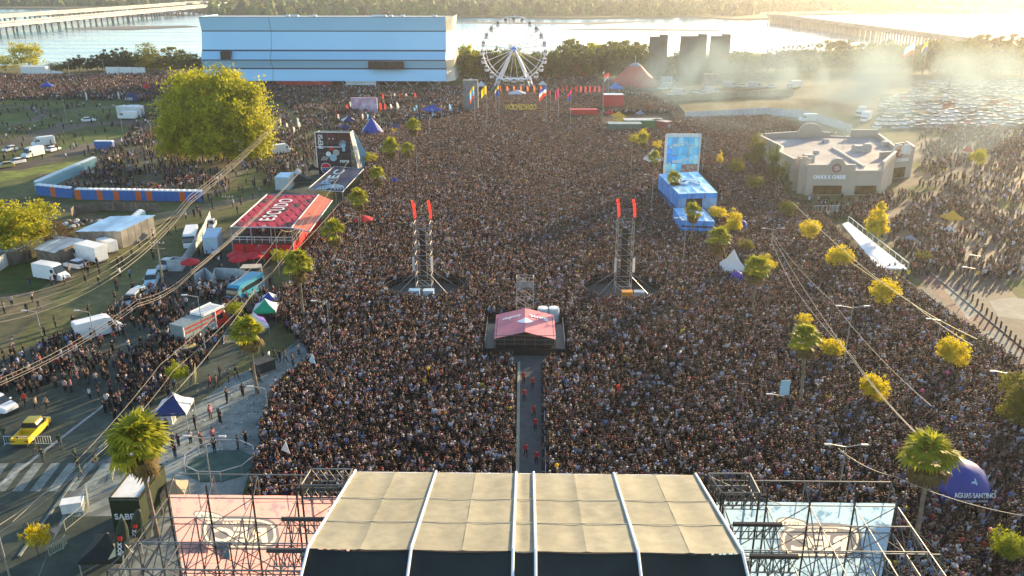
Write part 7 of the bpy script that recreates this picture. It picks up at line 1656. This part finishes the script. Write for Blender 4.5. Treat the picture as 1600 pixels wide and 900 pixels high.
# people on the red bar's upper deck
for i in range(26):
    u,v=rnd.uniform(.05,.95),rnd.uniform(.04,.5); p=DECK_RED[0].lerp(DECK_RED[1],u).lerp(DECK_RED[3].lerp(DECK_RED[2],u),v)
    allp=np.vstack([allp,[p.x,p.y,0,0,p.z]]); kind_=np.append(kind_,5); mask=np.append(mask,True)
A=allp[mask]; K=kind_[mask]; zz=np.where(K==5,A[:,4],0.)
rot=np.where(K==0,rc.normal(0,.4,len(A)),np.where(K==2,rc.uniform(-3.1,3.1,len(A)),rc.normal(0,1.2,len(A))))
print('crowd figures',len(A))
crowd_object('festival_crowd','dense festival crowd filling the ground from the stage back to the theatre and wheel',np.stack([A[:,0],A[:,1],zz],1),rot,np.clip(rc.normal(.97,.06,len(A)),.78,1.12))
# litter trodden over the plaza, street and yard: far too many scraps to count
mb=MB()
for q in range(2600):
    pl=[Z_PLAZA,Z_YARD,Z_STREET,Z_PLAZA2,Z_LOT][q%5]; xs=[p[0] for p in pl]; ys=[p[1] for p in pl]; x,y=rnd.uniform(min(xs),max(xs)),rnd.uniform(min(ys),max(ys))
    if not inpoly(x,y,pl): continue
    p=G(x,y); a=rnd.uniform(0,6.3); s_=rnd.uniform(.04,.16); c_,d_=math.cos(a)*s_,math.sin(a)*s_; mb.mi=rnd.randrange(3)
    mb.face([(p.x-c_,p.y-d_,.05),(p.x+d_*.6,p.y-c_*.6,.05+s_*.3),(p.x+c_,p.y+d_,.05),(p.x-d_*.6,p.y+c_*.6,.055)])
tag(mb.build('litter',[M('scrap_white',(.6,.6,.58),.8,0),M('scrap_brown',(.16,.11,.07),.8,0),M('scrap_dark',(.03,.03,.03),.8,0)]),'scraps of litter trodden over the plaza, street and yards',None,None,'stuff')
# ============================================================ SMOKE AND HAZE
def volume(name,label,x0,x1,y0,y1,z0,z1,dens,aniso,col,noise_=None):
    mb=MB(); mb.box(x0,x1,y0,y1,z0,z1); m=bpy.data.materials.new(name); m.use_nodes=True; n=m.node_tree; n.nodes.clear(); o_=n.nodes.new('ShaderNodeOutputMaterial'); v_=n.nodes.new('ShaderNodeVolumePrincipled')
    v_.inputs['Density'].default_value=dens; v_.inputs['Anisotropy'].default_value=aniso; v_.inputs['Color'].default_value=(*col,1); n.links.new(v_.outputs[0],o_.inputs['Volume'])
    o=mb.build(name,m); tag(o,label,None,None,'stuff')
    return o,m,v_
o,m,v_=volume('smoke','pale greenish barbecue smoke drifting over the yard and car park at right',20,265,190,475,.3,27,.012,-.1,(.80,.97,.90))
n=m.node_tree; tc=n.nodes.new('ShaderNodeTexCoord'); nz=n.nodes.new('ShaderNodeTexNoise'); nz.inputs['Scale'].default_value=.034; nz.inputs['Detail'].default_value=5; nz.inputs['Distortion'].default_value=.8; mr=n.nodes.new('ShaderNodeMapRange'); mr.inputs[1].default_value=.50; mr.inputs[2].default_value=.68; mr.inputs[3].default_value=0; mr.inputs[4].default_value=.085
n.links.new(tc.outputs['Object'],nz.inputs[0]); n.links.new(nz.outputs[0],mr.inputs[0])
# fade towards the sides of the box
mp=n.nodes.new('ShaderNodeMapping'); mp.inputs['Location'].default_value=(-122/100.,-318/125.,-3/23.); mp.inputs['Scale'].default_value=(1/100.,1/125.,1/23.); gr=n.nodes.new('ShaderNodeTexGradient'); gr.gradient_type='SPHERICAL'; mu=n.nodes.new('ShaderNodeMath'); mu.operation='MULTIPLY'
n.links.new(tc.outputs['Object'],mp.inputs[0]); n.links.new(mp.outputs[0],gr.inputs[0]); n.links.new(mr.outputs[0],mu.inputs[0]); n.links.new(gr.outputs['Fac'],mu.inputs[1]); n.links.new(mu.outputs[0],v_.inputs['Density'])
volume('haze','thin golden haze over the whole ground',-3500,3500,-140,5200,-9,60,.00013,.66,(.95,.96,1.0))
